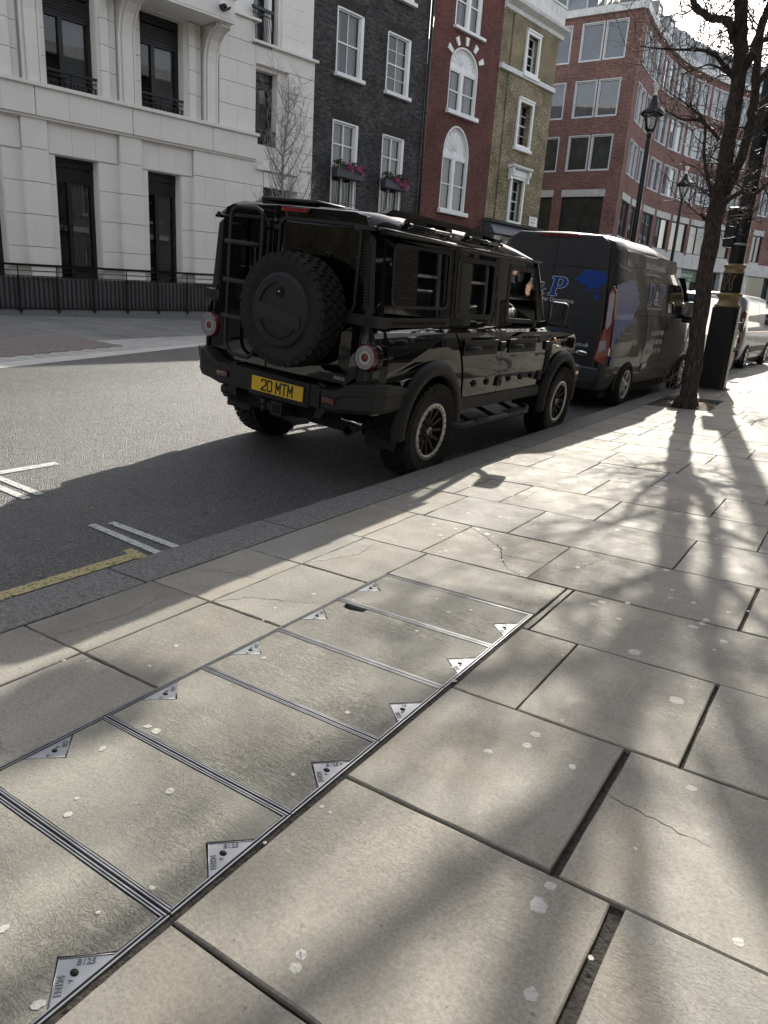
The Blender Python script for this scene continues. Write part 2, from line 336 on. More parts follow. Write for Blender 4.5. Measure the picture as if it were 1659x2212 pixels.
# road
mb = MB(); ys = [-30 + i * 1.0 for i in range(24)] + [-6 + i * .5 for i in range(85)] + [37 + i for i in range(30)]; nx = 30
vs = []
for y in ys:
    a, b = kout(y) + .04, kfar(y) - .3
    for i in range(nx + 1):
        x = a + (b - a) * i / nx; vs.append((x, y, zroad(x, y)))
fs = [(i * (nx + 1) + j, i * (nx + 1) + j + 1, (i + 1) * (nx + 1) + j + 1, (i + 1) * (nx + 1) + j) for i in range(len(ys) - 1) for j in range(nx)]
mb.add(vs, fs, smooth=True); mb.build('road', K['asphalt'], kind='structure')
# far pavement between far kerb and the facades
FB = Vector((-18.7, 10.391, .17)); FAZ = R(8.5); FD = Vector((math.sin(FAZ), math.cos(FAZ), 0)); FN = Vector((math.cos(FAZ), -math.sin(FAZ), 0))
def facx(y): return FB.x + (y - FB.y) * math.tan(FAZ)
def zfar(x, y):
    a, b = kfar(y), facx(y); t = min(1, max(0, (a - x) / (a - b))); return .005 + t * (.22 + .0 * y)
K['far_paver'] = brick('far_paving_slabs', (.26, .255, .24), (.22, .215, .205), (.10, .10, .095), var=.12, dirt=.15, bw=1.1, rh=.62, ms=.012, bst=.3)
K['far_sunlit'] = brick('sunlit_far_paving', (.50, .485, .445), (.44, .43, .395), (.20, .19, .18), var=.12, dirt=.12, bw=.45, rh=.32, ms=.012, bst=.3)  # sunlight on the strip by the far kerb put into a paler paving colour
mb = MB(); ys = [-30 + 1.5 * i for i in range(45)]; vs = []; tt = [0, .045, .046, .22, .221, .5, .75, 1.05]
for y in ys:
    a, b = kfar(y), facx(y) - .5
    for t_ in tt: x = a + (b - a) * t_; vs.append((x, y, zfar(x, y)))
n = len(tt)
for i in range(len(ys) - 1):
    for j in range(n - 1): mb.add([vs[i * n + j], vs[i * n + j + 1], vs[(i + 1) * n + j + 1], vs[(i + 1) * n + j]], [(0, 1, 2, 3)], 2 if j == 0 else 1 if j < 3 else 0)
K['far_kerb'] = mat('pale_flush_kerb', (.52, .51, .47), .8, var=.1, vs=3, bs=40, bd=.002)
mb.build('pavement', [K['far_paver'], K['far_sunlit'], K['far_kerb']], kind='structure')
# tactile paving with raised studs, at the crossing on the far side
K['tactile'] = mat('tactile_paving', (.30, .26, .235), .8, var=.2, vs=10)
mb = MB()
for i in range(15):
    for j in range(5):
        y = 3.4 + i * .4; x = kfar(y) - 1.05 - j * .4
        mb.ct = random.random(); z = zfar(x, y) + .004
        mb.box(x - .195, x + .195, y - .195, y + .195, z - .02, z + .008)
        for a in range(6):
            for b in range(6): mb.lathe([(.022, 0), (.016, .012), (0.001, .013)], 6, Matrix.Translation((x - .165 + a * .066, y - .165 + b * .066, z + .008)), smooth=False)
mb.build('tactile_paving', K['tactile'], kind='structure')
# ---------------------------------------------------------------- near pavement
random.seed(4)
def slab(mb, x0, x1, y0, y1, zf=zfoot, gap=(.004, .004, .004, .004), tone=None, jit=.0016, dz=None):
    """stone flag with slightly uneven edges; x0/x1 may be functions of y"""
    fx0 = x0 if callable(x0) else (lambda y: x0); fx1 = x1 if callable(x1) else (lambda y: x1)
    gl, gr, gb, gt = gap; ya, yb = y0 + gb, y1 - gt; nx, ny = 7, 6; out = []
    for i in range(nx): t = i / nx; out.append((fx0(ya) + gl + (fx1(ya) - gr - fx0(ya) - gl) * t, ya))
    for i in range(ny): t = i / ny; y = ya + (yb - ya) * t; out.append((fx1(y) - gr, y))
    for i in range(nx): t = i / nx; out.append((fx1(yb) - gr + (fx0(yb) + gl - fx1(yb) + gr) * t, yb))
    for i in range(ny): t = i / ny; y = yb + (ya - yb) * t; out.append((fx0(y) + gl, y))
    cx = sum(p[0] for p in out) / len(out); cy = (ya + yb) / 2
    j = lambda: random.uniform(-jit, jit)
    out = [(p[0] + j(), p[1] + j()) for p in out]
    tx, ty, d0 = random.uniform(-.003, .003), random.uniform(-.003, .003), (random.uniform(-.0015, .0015) if dz is None else dz)
    Z = lambda x, y: zf(x, y) + d0 + tx * (x - cx) + ty * (y - cy)
    n = len(out); mb.ct = random.random() if tone is None else tone
    ins = []
    for (x, y) in out:
        d = Vector((cx - x, cy - y)); d.normalize(); b = .0025 + random.random() * .0035; ins.append((x + d.x * b, y + d.y * b))
    vs = [(x, y, Z(x, y)) for x, y in ins] + [(x, y, Z(x, y) - .003) for x, y in out] + [(x, y, Z(x, y) - .04) for x, y in out]
    fs = [tuple(range(n))] + [(i, (i + 1) % n, n + (i + 1) % n, n + i) for i in range(n)] + [(n + i, n + (i + 1) % n, 2 * n + (i + 1) % n, 2 * n + i) for i in range(n)]
    mb.add(vs, fs)
mb = MB(); XR = 2.35; CX0, CX1 = -1.735, -.972; CY0, CY1 = -.36, 2.76
ycs = [-6 + .61 * i for i in range(10)] + [.17, .783, 1.388, 2.0, 2.607, 3.16, 3.78, 4.40, 5.02, 5.65, 6.30, 6.94]
ycs[:10] = [.17 - .61 * (10 - i) for i in range(10)]
while ycs[-1] < 46: ycs.append(ycs[-1] + random.choice([.58, .62, .65]))
JX = {.17: [-2.13, .12, .9, 1.6], .783: [-2.15, -.205, .62, 1.4], 1.388: [-2.145, -.355, .5, 1.2, 1.8], 2.0: [-2.14, -.72, -.205, .55, 1.5], 2.607: [-2.14, -.93, .16, 1.0, 1.7],
      3.16: [-2.17, -1.78, -1.17, -.215, .6, 1.4], 3.78: [-2.13, -1.555, -.62, .35, 1.1, 1.8], 4.40: [-2.25, -1.9, -1.24, -.3, .5, 1.5], 5.02: [-1.51, -.66, .3, 1.3], 5.65: [-2.21, -1.79, -1.2, -.4, .6, 1.3]}
wide = {(.783, -.205): .016, (1.388, -.355): .011, (2.0, -.205): .007, (.17, .12): .012, (2.607, -.93): .004, (3.16, -.215): .008}
for y0, y1 in zip(ycs, ycs[1:]):
    js = JX.get(round(y0, 3))
    if js is None:
        js = []; x = -2.5 + random.uniform(.4, .8)
        while x < XR - .35: js.append(x); x += random.uniform(.55, .98)
    segs = [None] + js + [XR]
    for a, b in zip(segs, segs[1:]):
        A = (lambda y: kin(y) + .003) if a is None else a; am = kin(y0) if a is None else a
        ga = wide.get((round(y0, 3), a), .0035); gb_ = wide.get((round(y0, 3), b), .0035)
        g = (ga, gb_, .0036, .0036)
        if y1 > 11.2 and y0 < 12.45:      # tree pit
            if b < -1.7 or am < -1.9:
                if b > -1.78: slab(mb, -1.77, b, y0, y1)
                continue
        if y0 < CY1 - .02 and y1 > CY0 and b > CX0 and am < CX1:
            if am < CX0 - .05: slab(mb, A, CX0, y0, y1, gap=(ga, .003, .005, .005))
            if b > CX1 + .03: slab(mb, CX1 + .004, b, y0, y1 if y1 < CY1 + .3 else y1, gap=(.012, gb_, .005, .005))
            if y1 > CY1 + .03: slab(mb, CX0, CX1 + .004, CY1 + .01, y1, gap=(.003, .003, .003, .005))
            continue
        if y0 == 2.607 and am < CX0 and b < CX1: pass
        slab(mb, A, b, y0, y1, gap=g)
pv = mb.build('pavement', K['slab'], kind='structure', recalc=True)
mb = MB()      # bedding seen in the open joints
for y0, y1 in zip(ycs, ycs[1:]):
    x0, x1 = kin((y0 + y1) / 2) - .02, XR
    if y0 < 12.4 and y1 > 11.2: mb.add([(-1.8, y0, zfoot(-1.8) - .016), (x1, y0, zfoot(x1) - .016), (x1, y1, zfoot(x1) - .016), (-1.8, y1, zfoot(-1.8) - .016)], [(0, 1, 2, 3)])
    else: mb.add([(x0, y0, zfoot(x0) - .016), (x1, y0, zfoot(x1) - .016), (x1, y1, zfoot(x1) - .016), (x0, y1, zfoot(x0) - .016)], [(0, 1, 2, 3)])
n_ = 120; vs = []
for i in range(n_):
    y = CY0 + (CY1 + .02 - CY0) * i / (n_ - 1); a_, b_ = CX1 - .001, CX1 + .013 + random.uniform(0, .008); vs += [(a_, y, zfoot(a_) - .002 - random.random() * .004), ((a_ + b_) / 2, y, zfoot(a_) - .001 - random.random() * .004), (b_, y, zfoot(b_) - .004 - random.random() * .005)]
mb.add(vs, [(3 * i + j, 3 * i + j + 1, 3 * i + j + 4, 3 * i + j + 3) for i in range(n_ - 1) for j in range(2)])
mb.build('pavement_joints', K['grit'], kind='structure')
from mathutils.bvhtree import BVHTree
_bv = BVHTree.FromPolygons([v.co[:] for v in pv.data.vertices], [p.vertices[:] for p in pv.data.polygons])
def drop(x, y):
    h = _bv.ray_cast(Vector((x, y, 1)), Vector((0, 0, -1)))[0]
    return max(h.z, zfoot(x) - .003) if h else zfoot(x)
def crack(mb, pts, w_=.003):
    P = []
    for (a, b) in zip(pts, pts[1:]):
        a, b = Vector(a), Vector(b); m = max(2, int((b - a).length / .018))
        for k in range(m): p = a.lerp(b, k / m); P.append((p.x + random.gauss(0, .004), p.y + random.gauss(0, .004)))
    vs = []; n = len(P)
    for i, p in enumerate(P):
        w2 = w_ * random.uniform(.3, 1.2) * math.sin(math.pi * (i + .7) / (n + .4)) ** .5; q = P[min(i + 1, n - 1)]; o = P[max(i - 1, 0)]; d = Vector((q[0] - o[0], q[1] - o[1])).normalized(); nx_, ny_ = -d.y * w2, d.x * w2
        vs += [(p[0] + nx_, p[1] + ny_, drop(*p) + .0006), (p[0] - nx_, p[1] - ny_, drop(*p) + .0006)]
    mb.add(vs, [(2 * i, 2 * i + 1, 2 * i + 3, 2 * i + 2) for i in range(n - 1)])
mb = MB(); random.seed(15)
for c, w_ in (([(-1.78, 3.75), (-1.60, 3.62), (-1.45, 3.48), (-1.40, 3.36), (-1.30, 3.22), (-1.17, 3.16)], .004), ([(-1.42, 3.40), (-1.25, 3.42), (-1.17, 3.44)], .003), ([(-2.2, 1.1), (-2.02, .98), (-1.9, .9), (-1.75, .84)], .002), ([(-2.50, 1.02), (-2.2, .94), (-1.98, .93), (-1.75, .9)], .002), ([(-2.14, 2.0), (-2.02, 2.15), (-1.9, 2.2), (-1.75, 2.28)], .002),
              ([(-2.5, 2.2), (-2.33, 2.3), (-2.14, 2.32)], .0016), ([(-.36, 1.75), (-.2, 1.72), (-.05, 1.70)], .0015), ([(-2.13, 2.62), (-2.0, 2.9), (-2.05, 3.15)], .002), ([(-1.95, 4.4), (-1.8, 4.6), (-1.82, 4.93)], .002), ([(-1.1, 3.3), (-1.0, 3.5), (-.95, 3.78)], .0018), ([(-2.35, 1.4), (-2.3, 1.7), (-2.36, 1.98)], .0014), ([(-.7, 5.05), (-.6, 5.3), (-.66, 5.6)], .0015)): crack(mb, c, w_)
mb.build('pavement_cracks', K['grit'], kind='structure', recalc=False)
# kerb stones
mb = MB(); y = -5.1; random.seed(9); jy = [.95, 1.97, 3.03, 4.2, 5.35, 6.5, 7.7, 8.9]
ks = [-5.1, -4, -3, -2, -1, -.1] + jy
while ks[-1] < 60: ks.append(ks[-1] + random.uniform(1, 1.3))
for a, b in zip(ks, ks[1:]):
    mb.ct = random.random(); a += .006; b -= .006; m = 6; rows = []
    for i in range(m + 1):
        y = a + (b - a) * i / m; xi, xo = kin(y) - .003, kout(y); j = random.uniform(-.003, .003); zt = zfoot(xi) + random.uniform(-.001, .001)
        rows.append([(xi, y, zt - .05), (xi, y, zt - .003), (xi - .006, y, zt), (xo + .022 + j, y, zt - .006), (xo + .006 + j, y, zt - .016), (xo + j, y, zt - .035), (xo, y, zt - .25)])
    vs = [p for r in rows for p in r]; n = 7
    mb.add(vs, [(i * n + q, i * n + q + 1, (i + 1) * n + q + 1, (i + 1) * n + q) for i in range(m) for q in range(n - 1)] + [tuple(range(n)), tuple(m * n + q for q in range(n))][::1], smooth=False)
mb.build('kerb', K['kerb'], kind='structure')
mb = MB()
pit = [(-2.63, 11.18), (-1.78, 11.18), (-1.78, 12.45), (-2.66, 12.45)]; g = 14; vs = []
for i in range(g + 1):
    for j in range(g + 1):
        x = -2.64 + .87 * i / g; y = 11.17 + 1.29 * j / g; e = min(i, j, g - i, g - j) / 3; vs.append((x, y, zfoot(x) - .03 + min(e, 1) * .05 + noise.noise(Vector((x * 6, y * 6, 0))) * .02))
mb.add(vs, [(i * (g + 1) + j, (i + 1) * (g + 1) + j, (i + 1) * (g + 1) + j + 1, i * (g + 1) + j + 1) for i in range(g) for j in range(g)], smooth=True)
mb.build('tree_pit', K['soil'], kind='structure')
# ---------------------------------------------------------------- access covers set in the pavement
K['emboss'] = mat('embossed_steel_letters', (.16, .165, .17), .5, metal=.6, var=.2)
K['hole'] = mat('dark_hole', (.006, .006, .006), .9)
K['slit'] = mat('steel_gap_dirt', (.03, .028, .025), .9, var=.5, vs=80)
def access_cover(y0, y1, label, loc_plate, chip=False):
    z = zfoot(-1.35); sl = .029
    e = empty('access_cover', (-1.3535, (y0 + y1) / 2, z), (0, -math.atan(sl), 0), label=label, cat='access cover', group='row of stone-filled access covers in the pavement')
    hx, hy = (CX1 - CX0) / 2, (y1 - y0) / 2
    f = MB()
    for s in (-1, 1):
        f.box(s * hx - (.004 if s > 0 else 0), s * hx + (0 if s > 0 else .004), -hy, hy, -.04, .002, 0)
        f.box(s * (hx - .012) - .0016, s * (hx - .012) + .0016, -hy + .008, hy - .008, -.04, .0015, 0)
        f.box(s * (hx - .0085) - .003, s * (hx - .0085) + .003, -hy, hy, -.02, -.006, 1)
        f.box(-hx + .008, hx - .008, s * (hy - .003) - .0018, s * (hy - .003) + .0018, -.04, .0015, 0)
        f.box(-hx + .016, hx - .016, s * (hy - .010) - .0016, s * (hy - .010) + .0016, -.04, .001, 0)
    f.build('frame', [K['galv'], K['slit']], e)
    a, b = hx - .017, hy - .015; q = .085
    poly = [(-a, -b), (a, -b), (a, -.077), (a - q, 0), (a, .077), (a, b), (-a, b), (-a, .077), (-a + q, 0), (-a, -.077)]
    if chip: poly = poly[:6] + [(-a + .16, b), (-a + .155, b - .035), (-a + .10, b - .05), (-a + .055, b - .04), (-a + .045, b)] + poly[6:]
    out = []
    for i in range(len(poly)):
        p, n_ = Vector(poly[i]), Vector(poly[(i + 1) % len(poly)]); m = max(1, int((n_ - p).length / .05))
        for k in range(m): w_ = p.lerp(n_, k / m); out.append((w_.x + random.uniform(-.0016, .0016), w_.y + random.uniform(-.0016, .0016)))
    s_ = MB(); s_.ct = random.random(); s_.prism(out, 2, -.04, -.001, 0); s_.build('stone_infill', K['slab_cover'], e, recalc=True)
    m = MB(); m.box(-hx + .01, hx - .01, -hy + .01, hy - .01, -.045, -.014); m.build('tray', K['slit'], e)
    for s in (-1, 1):
        c = MB(); c.prism([(a + .002, -.072), (a + .002, .072), (a - .078, 0)], 2, -.02, -.0025, 0)
        c.lathe([(.0095, 0), (.0095, .0012), (.0001, .0012)], 14, Matrix.Translation((a - .028, 0, -.0024)) @ Matrix.Diagonal((1, .75, 1, 1)), 1)
        # raised rim
        for p0, p1 in (((a - .078, 0), (a, .072)), ((a - .078, 0), (a, -.072))): c.tube([(p0[0], p0[1], -.002), (p1[0], p1[1], -.002)], .0013, 6, 0)
        tx = loc_plate[0] if s > 0 else loc_plate[1]
        dx = Vector((.074, .072, 0)).normalized()
        d1, u1 = Vector((.734, .678, 0)), Vector((-.678, .734, 0)); text_mesh(c, tx[0], .0185, frame(Vector((a - .078, 0, -.0028)) + d1 * .036 - u1 * .0175, d1, u1), .0014, 2, sx=.95, offset=.0004)
        d2, u2 = Vector((-.734, .678, 0)), Vector((-.678, -.734, 0)); text_mesh(c, tx[1], .0185, frame(Vector((a, -.072, -.0028)) + d2 * .022 - u2 * .0175, d2, u2), .0014, 2, sx=.88, offset=.0004)
        if len(tx) > 2: text_mesh(c, tx[2], .0125, frame((a - .0145, -.02, -.0028), (0, 1, 0), (-1, 0, 0)), .0014, 2)
        o = c.build('corner_plate', [K['galv'], K['hole'], K['emboss']], e)
        if s < 0: o.rotation_euler = (0, 0, math.pi)
EN, CU = ('B125', 'EN124', 'A'), ('16', 'CUB', 'BT')
cvs = [(.017, .40), (.405, .79), (.795, 1.176), (1.181, 1.578), (1.583, 1.972), (1.977, 2.368), (2.373, 2.757)]
cl = ['stone-filled access cover nearest the camera, cut off by the bottom edge', 'smooth access cover at the bottom left, its large EN124 B125 plate in full view',
      'rough-faced access cover second in the row from the bottom left', 'access cover fourth from the bottom, two gum spots near its left end',
      'smooth access cover in the middle of the row with a CUB 16 BT plate', 'access cover with a broken hole in its far left corner', 'farthest access cover of the row']
for i, ((a, b), l) in enumerate(zip(cvs, cl)): access_cover(a, b, l, (EN if i < 4 else CU, CU), chip=(i == 5))
# ---------------------------------------------------------------- gum, litter, painted lines
random.seed(21)
mb = MB(); gum = [(-.61, 1.90, .016), (-.61, 1.83, .015), (-.69, 1.73, .015), (-.46, 1.81, .013), (-.28, 1.07, .017), (-.35, 1.28, .024), (-.35, 1.35, .014), (.03, 1.44, .014), (-.16, 1.92, .016), (-.69, .88, .013), (-.68, .85, .013), (-1.58, 1.22, .014), (-1.54, 1.22, .015),
    (-1.59, 1.07, .013), (-1.29, 1.06, .013), (-1.42, .85, .012), (-1.01, .52, .014), (-1.22, .57, .013), (-.80, 3.05, .02), (-.78, 3.10, .018), (-.68, 3.16, .015), (-.66, 2.96, .013), (-.52, 2.68, .03), (-.36, 3.14, .018), (-.35, 3.19, .02), (-.38, 3.08, .022), (-.25, 3.01, .017), (-.30, 2.39, .026), (-1.49, 4.16, .02), (-1.64, 3.69, .02), (-1.48, 3.46, .017), (-1.38, 3.33, .014)]
gum += [(random.uniform(-2.4, .6), random.uniform(3.2, 11), random.uniform(.008, .02)) for _ in range(260)] + [(random.uniform(-2.4, .4), random.uniform(.6, 3.2), random.uniform(.004, .010)) for _ in range(45)]
for x, y, r in gum:
    n = 17; el = random.uniform(.65, 1); a0 = random.random() * 3; vs = []
    for i in range(n):
        a = 2 * math.pi * i / n; q = r * random.uniform(.78, 1.15); px, py = q * math.cos(a), q * el * math.sin(a)
        px, py = px * math.cos(a0) - py * math.sin(a0), px * math.sin(a0) + py * math.cos(a0); vs.append((x + px, y + py, drop(x + px, y + py) + .0005))
    vs.append((x, y, drop(x, y) + .0009)); mb.add(vs, [(i, (i + 1) % n, n) for i in range(n)], smooth=True)
mb.build('chewing_gum_spots', K['gum'], kind='stuff', label='pale trodden chewing gum spots scattered over the paving', cat='gum', recalc=False)
mb = MB()
for _ in range(240):
    x, y = random.uniform(-8, -2.95), random.uniform(1.6, 12); z = zroad(x, y) + .006; r = random.uniform(.006, .022); a = random.random() * 6; n = 6
    vs = [(x + r * math.cos(a + i) * random.uniform(.5, 1.1), y + r * .6 * math.sin(a + i) * random.uniform(.6, 1.1), z + random.uniform(0, .006)) for i in range(n)]; mb.add(vs, [tuple(range(n))])
for _ in range(120):
    x, y = random.uniform(-2.6, -1.8), random.uniform(11.2, 12.4); z = zfoot(x) + .03; r = random.uniform(.01, .03); a = random.random() * 6
    mb.add([(x, y, z), (x + r, y + r * .3, z + random.uniform(0, .02)), (x + r * .8, y + r, z + .01), (x + r * .1, y + r * .7, z)], [(0, 1, 2, 3)])
mb.build('leaf_litter', K['litter'], kind='stuff', label='dry leaf and paper litter lying on the road and in the tree pit', cat='litter', recalc=False)
def strip(name, pts, w_, m, label=None, **k):
    mb = MB(); P = [Vector((a, b, 0)) for a, b in pts]; q = []
    L = (P[-1] - P[0]).length; n = max(1, int(L / .12)); d = (P[-1] - P[0]).normalized(); s = Vector((-d.y, d.x, 0)) * w_ / 2; vs = []
    for i in range(n + 1):
        p = P[0].lerp(P[-1], i / n)
        for t in (1, -1): c = p + s * t; vs.append((c.x, c.y, zroad(c.x, c.y) + .006))
    mb.add(vs, [(2 * i, 2 * i + 1, 2 * i + 3, 2 * i + 2) for i in range(n)]); return mb.build(name, m, recalc=False, kind='structure')
for a, b, w_ in (((-3.57, 2.415), (-2.98, 2.44), .05), ((-3.53, 2.52), (-2.98, 2.57), .05), ((-4.17, 2.385), (-5.4, 2.36), .055), ((-4.2, 2.49), (-5.4, 2.46), .055), ((-4.76, 2.97), (-4.75, 1.0), .075)):
    strip('road_marking', [a, b], w_, K['line_white'])
strip('road_marking', [(-3.065, -4), (-3.065, 2.31)], .075, K['line_yellow']); strip('road_marking', [(-3.15, 2.34), (-2.985, 2.34)], .06, K['line_yellow'])
# ---------------------------------------------------------------- facades across the street (local: x along street, y into building, z up)
def rect(u0, u1, v0, v1): return [(u0, v0), (u1, v0), (u1, v1), (u0, v1)]
def archp(u0, u1, v0, vs_, vt, n=14):
    c, r, h = (u0 + u1) / 2, (u1 - u0) / 2, vt - vs_
    return [(u0, v0), (u1, v0)] + [(c + r * math.cos(math.pi * i / n), vs_ + h * math.sin(math.pi * i / n)) for i in range(n + 1)]
def wall(mb, outer, holes=(), y=0, depth=.2, mi=0, rmi=None, back=False):
    """wall face at y with reveals going back by depth"""
    tris = tessellate_polygon([[Vector((q[0], q[1], 0)) for q in l] for l in [outer] + list(holes)]); flat = [q for l in [outer] + list(holes) for q in l]
    b = len(mb.v)
    mb.add([(q[0], y, q[1]) for q in flat], [tuple(t)[::-1] for t in tris], mi)
    for h in holes:
        n = len(h); mb.add([(q[0], y, q[1]) for q in h] + [(q[0], y + depth, q[1]) for q in h], [(i, (i + 1) % n, n + (i + 1) % n, n + i) for i in range(n)], mi if rmi is None else rmi)
def fbuild(mb, name, mats, parent, **k): return mb.build(name, mats, parent, recalc=False, **k)
FROT = math.pi / 2 - FAZ
def bld(name, u, **k):
    p = FB + FD * u; return empty(name, p, (0, 0, FROT), **k)
def sash(par, u0, u1, v0, v1, y=.12, cols=2, rows=(2, 2), fr=.055, bar=.022, mfr='white_paint', mgl='glass', curtain=0, top_arch=None, meet=True, midw=0, name='window'):
    """sash window: frame mesh with a pane child; coordinates relative to the building"""
    f = MB(); vm = (v0 + v1) / 2; d = .07
    f.box(u0, u0 + fr, y, y + d, v0, v1); f.box(u1 - fr, u1, y, y + d, v0, v1); f.box(u0 + fr, u1 - fr, y, y + d, v1 - fr, v1); f.box(u0 + fr, u1 - fr, y, y + d, v0, v0 + fr * 1.3)
    if meet: f.box(u0 + fr, u1 - fr, y + .01, y + d, vm - .025, vm + .025)
    if midw: c = (u0 + u1) / 2; f.box(c - midw / 2, c + midw / 2, y - .005, y + d - .01, v0 + fr, v1 - fr)
    for i in range(1, cols):
        x = u0 + fr + (u1 - u0 - 2 * fr) * i / cols
        if not midw: f.box(x - bar / 2, x + bar / 2, y + .025, y + d - .005, v0 + fr, v1 - fr)
    for (a, b, r) in ((v0 + fr, vm, rows[0]), (vm, v1 - fr, rows[1])):
        for i in range(1, r): z = a + (b - a) * i / r; f.box(u0 + fr, u1 - fr, y + .027, y + d - .007, z - bar / 2, z + bar / 2)
    w_ = f.build(name, K[mfr], par)
    p = MB(); yy = y + d - .012; p.add([(u0 + .01, yy, v0 + .01), (u1 - .01, yy, v0 + .01), (u1 - .01, yy, v1 - .01), (u0 + .01, yy, v1 - .01)], [(0, 1, 2, 3)]); p.build('pane', K[mgl], w_, recalc=False)
    return w_
def drapes(par, u0, u1, v0, v1, y, m='curtain', name='curtain', amp=.025, f=9):
    c = MB(); n = int((u1 - u0) / .02) + 2; vs = []
    for i in range(n): u = u0 + (u1 - u0) * i / (n - 1); w_ = amp * math.sin(u * f * 6 + math.sin(u * 9)); vs += [(u, y + w_, v0), (u, y + w_, v1)]
    c.add(vs, [(2 * i, 2 * i + 2, 2 * i + 3, 2 * i + 1) for i in range(n - 1)], smooth=True); return c.build(name, K[m], par, recalc=False)
K['glass_th'] = glass_clear('thin_window_glass', (.75, .78, .77))
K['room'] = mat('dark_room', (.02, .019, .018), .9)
def swin(par, u0, u1, v0, v1, y, mfr='white_paint', curt=True, sk=.3, **k):
    """see-through sash with curtain and dark room box behind it"""
    w_ = sash(par, u0, u1, v0, v1, y, mfr=mfr, mgl='glass_th', **k)
    if curt:
        wd = (u1 - u0)
        if curt == 'full': drapes(w_, u0 + .03, u1 - .03, v0 + .03, v1 - .03, y + .22)
        else:
            drapes(w_, u0 + .03, u0 + wd * .36, v0, v1, y + .25); drapes(w_, u1 - wd * .36, u1 - .03, v0, v1, y + .25)
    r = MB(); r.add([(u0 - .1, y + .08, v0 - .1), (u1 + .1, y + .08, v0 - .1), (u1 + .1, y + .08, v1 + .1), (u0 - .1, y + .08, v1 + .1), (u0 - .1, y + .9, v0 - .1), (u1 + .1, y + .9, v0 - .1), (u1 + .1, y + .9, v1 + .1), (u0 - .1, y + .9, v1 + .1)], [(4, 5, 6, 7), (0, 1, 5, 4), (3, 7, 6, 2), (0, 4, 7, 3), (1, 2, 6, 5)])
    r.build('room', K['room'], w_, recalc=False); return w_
def shear(mb_build): return mb_build
# ================= white stone building
WB = bld('stone_building', 0, label='cream Portland stone building with black windows behind iron railings', cat='building')
SH = .018
def wsh(c): return Vector((c.x, c.y, c.z + SH * c.x))
def courses(mb, u0, u1, vs_, y, th=.022, gap=.014, splits=None, sp=0):
    """rusticated blocks standing proud of the wall face"""
    for i, (a, b) in enumerate(zip(vs_, vs_[1:])):
        if u1 - u0 > .9 and sp:
            xs = [u0]; off = (i % 2) * sp / 2; x = u0 + sp - off
            while x < u1 - .15: xs.append(x); x += sp
            xs.append(u1)
        else: xs = [u0, u1]
        for c, d in zip(xs, xs[1:]):
            g0 = 0 if c == u0 else .0025; g1 = 0 if d == u1 else .0025
            mb.box(c + g0, d - g1, y, y + th + .003, a + gap / 2, b - gap / 2)
def wbuild(mb, name, m, par=None, **k): return mb.build(name, m if isinstance(m, list) else K[m], par or WB, warp=wsh, **k)
GJ = [1.0, 1.76, 2.545, 3.32, 4.10, 4.82]
mb = MB()
# backing walls, ground floor
gw = [(-3.6, -2.45), (-.9, .36), (1.73, 2.88), (4.37, 5.43)]
wall(mb, rect(-14, 10.48, -.6, 4.86), [rect(a, b, .25, 4.04) for a, b in gw] + [rect(8.5, 9.75, -.1, 4.55)], .14, .42)
for a, b in ((-2.2, -1.5), (.88, 1.51), (3.49, 4.13), (5.83, 8.4), (-5.2, -4.1), (-14, -5.3), (9.85, 10.46)): courses(mb, a, b, GJ, 0, .14, sp=.72)
for a, b in ((-2.45, -2.2), (-1.5, -.92), (.40, .88), (1.51, 1.71), (2.9, 3.49), (4.13, 4.35), (5.45, 5.83)): courses(mb, a, b, [1.0, 1.76, 2.545, 3.32, 4.03], .1, .04)
for a, b in ((1.55, 3.43), (4.17, 5.8), (-1.48, .86)):
    n = 3
    for i in range(n): mb.box(a + (b - a) * i / n + .003, a + (b - a) * (i + 1) / n - .003, .085, .15, 4.06, 4.815)
mb.box(8.42, 9.83, -.02, .14, 4.1, 4.55)
# band between the floors
xs = [-14, -5, -3.1, -1.45, -.4, .41, 1.22, 2.08, 2.94, 3.83, 4.68, 5.55, 6.42, 7.22, 8.08]
for a, b in zip(xs, xs[1:]): mb.box(a + (.012 if a in (1.22, 3.83, 6.42) else .003), b - (.012 if b in (1.22, 3.83, 6.42) else .003), -.10, .14, 4.85, 5.50)
mb.box(-14, 8.08, -.05, .14, 4.79, 4.85); mb.box(-14, 8.12, -.17, .2, 5.50, 5.585)
wbuild(mb, 'ground_floor_wall', 'stone')
b = MB(); b.box(-14, 8.45, .095, .14, -.6, 1.0); b.box(9.8, 10.47, .095, .14, -.6, 1.0)
wbuild(b, 'granite_base', 'plinth')
mb = MB()
uw = [(-1.75, -.45), (1.65, 2.99), (4.24, 5.60)]
wall(mb, rect(-14, 10.48, 4.86, 16), [rect(a, b, 5.585, 8.02) for a, b in uw] + [rect(8.75, 9.02, 8.15, 12), rect(8.05, 8.62, 8.15, 12), rect(8.08, 9.02, 5.33, 7.44)], .14, .42)
UJ = [5.585, 6.24, 6.85, 7.45, 8.03]
for a, b in ((3.05, 3.27), (5.71, 5.93), (.35, .75), (-.4, .3)): courses(mb, a, b, UJ, .02, .12)
for a, b in ((3.27, 3.50), (5.93, 6.14), (.75, .95), (3.97, 4.22), (1.4, 1.62)): courses(mb, a, b, UJ, .09, .05)
courses(mb, 6.72, 8.06, UJ, .0, .14, sp=.66)
RJ = [4.10, 4.72, 5.32, 5.88, 6.44, 7.0, 7.55]
courses(mb, 9.36, 10.47, [4.72, 5.32, 5.88, 6.44, 7.0, 7.55], .0, .14, sp=1.3); courses(mb, 8.10, 8.5, [4.72, 5.32], .0, .14)
courses(mb, 8.10, 9.83, [4.57, 4.72], -.1, .24)
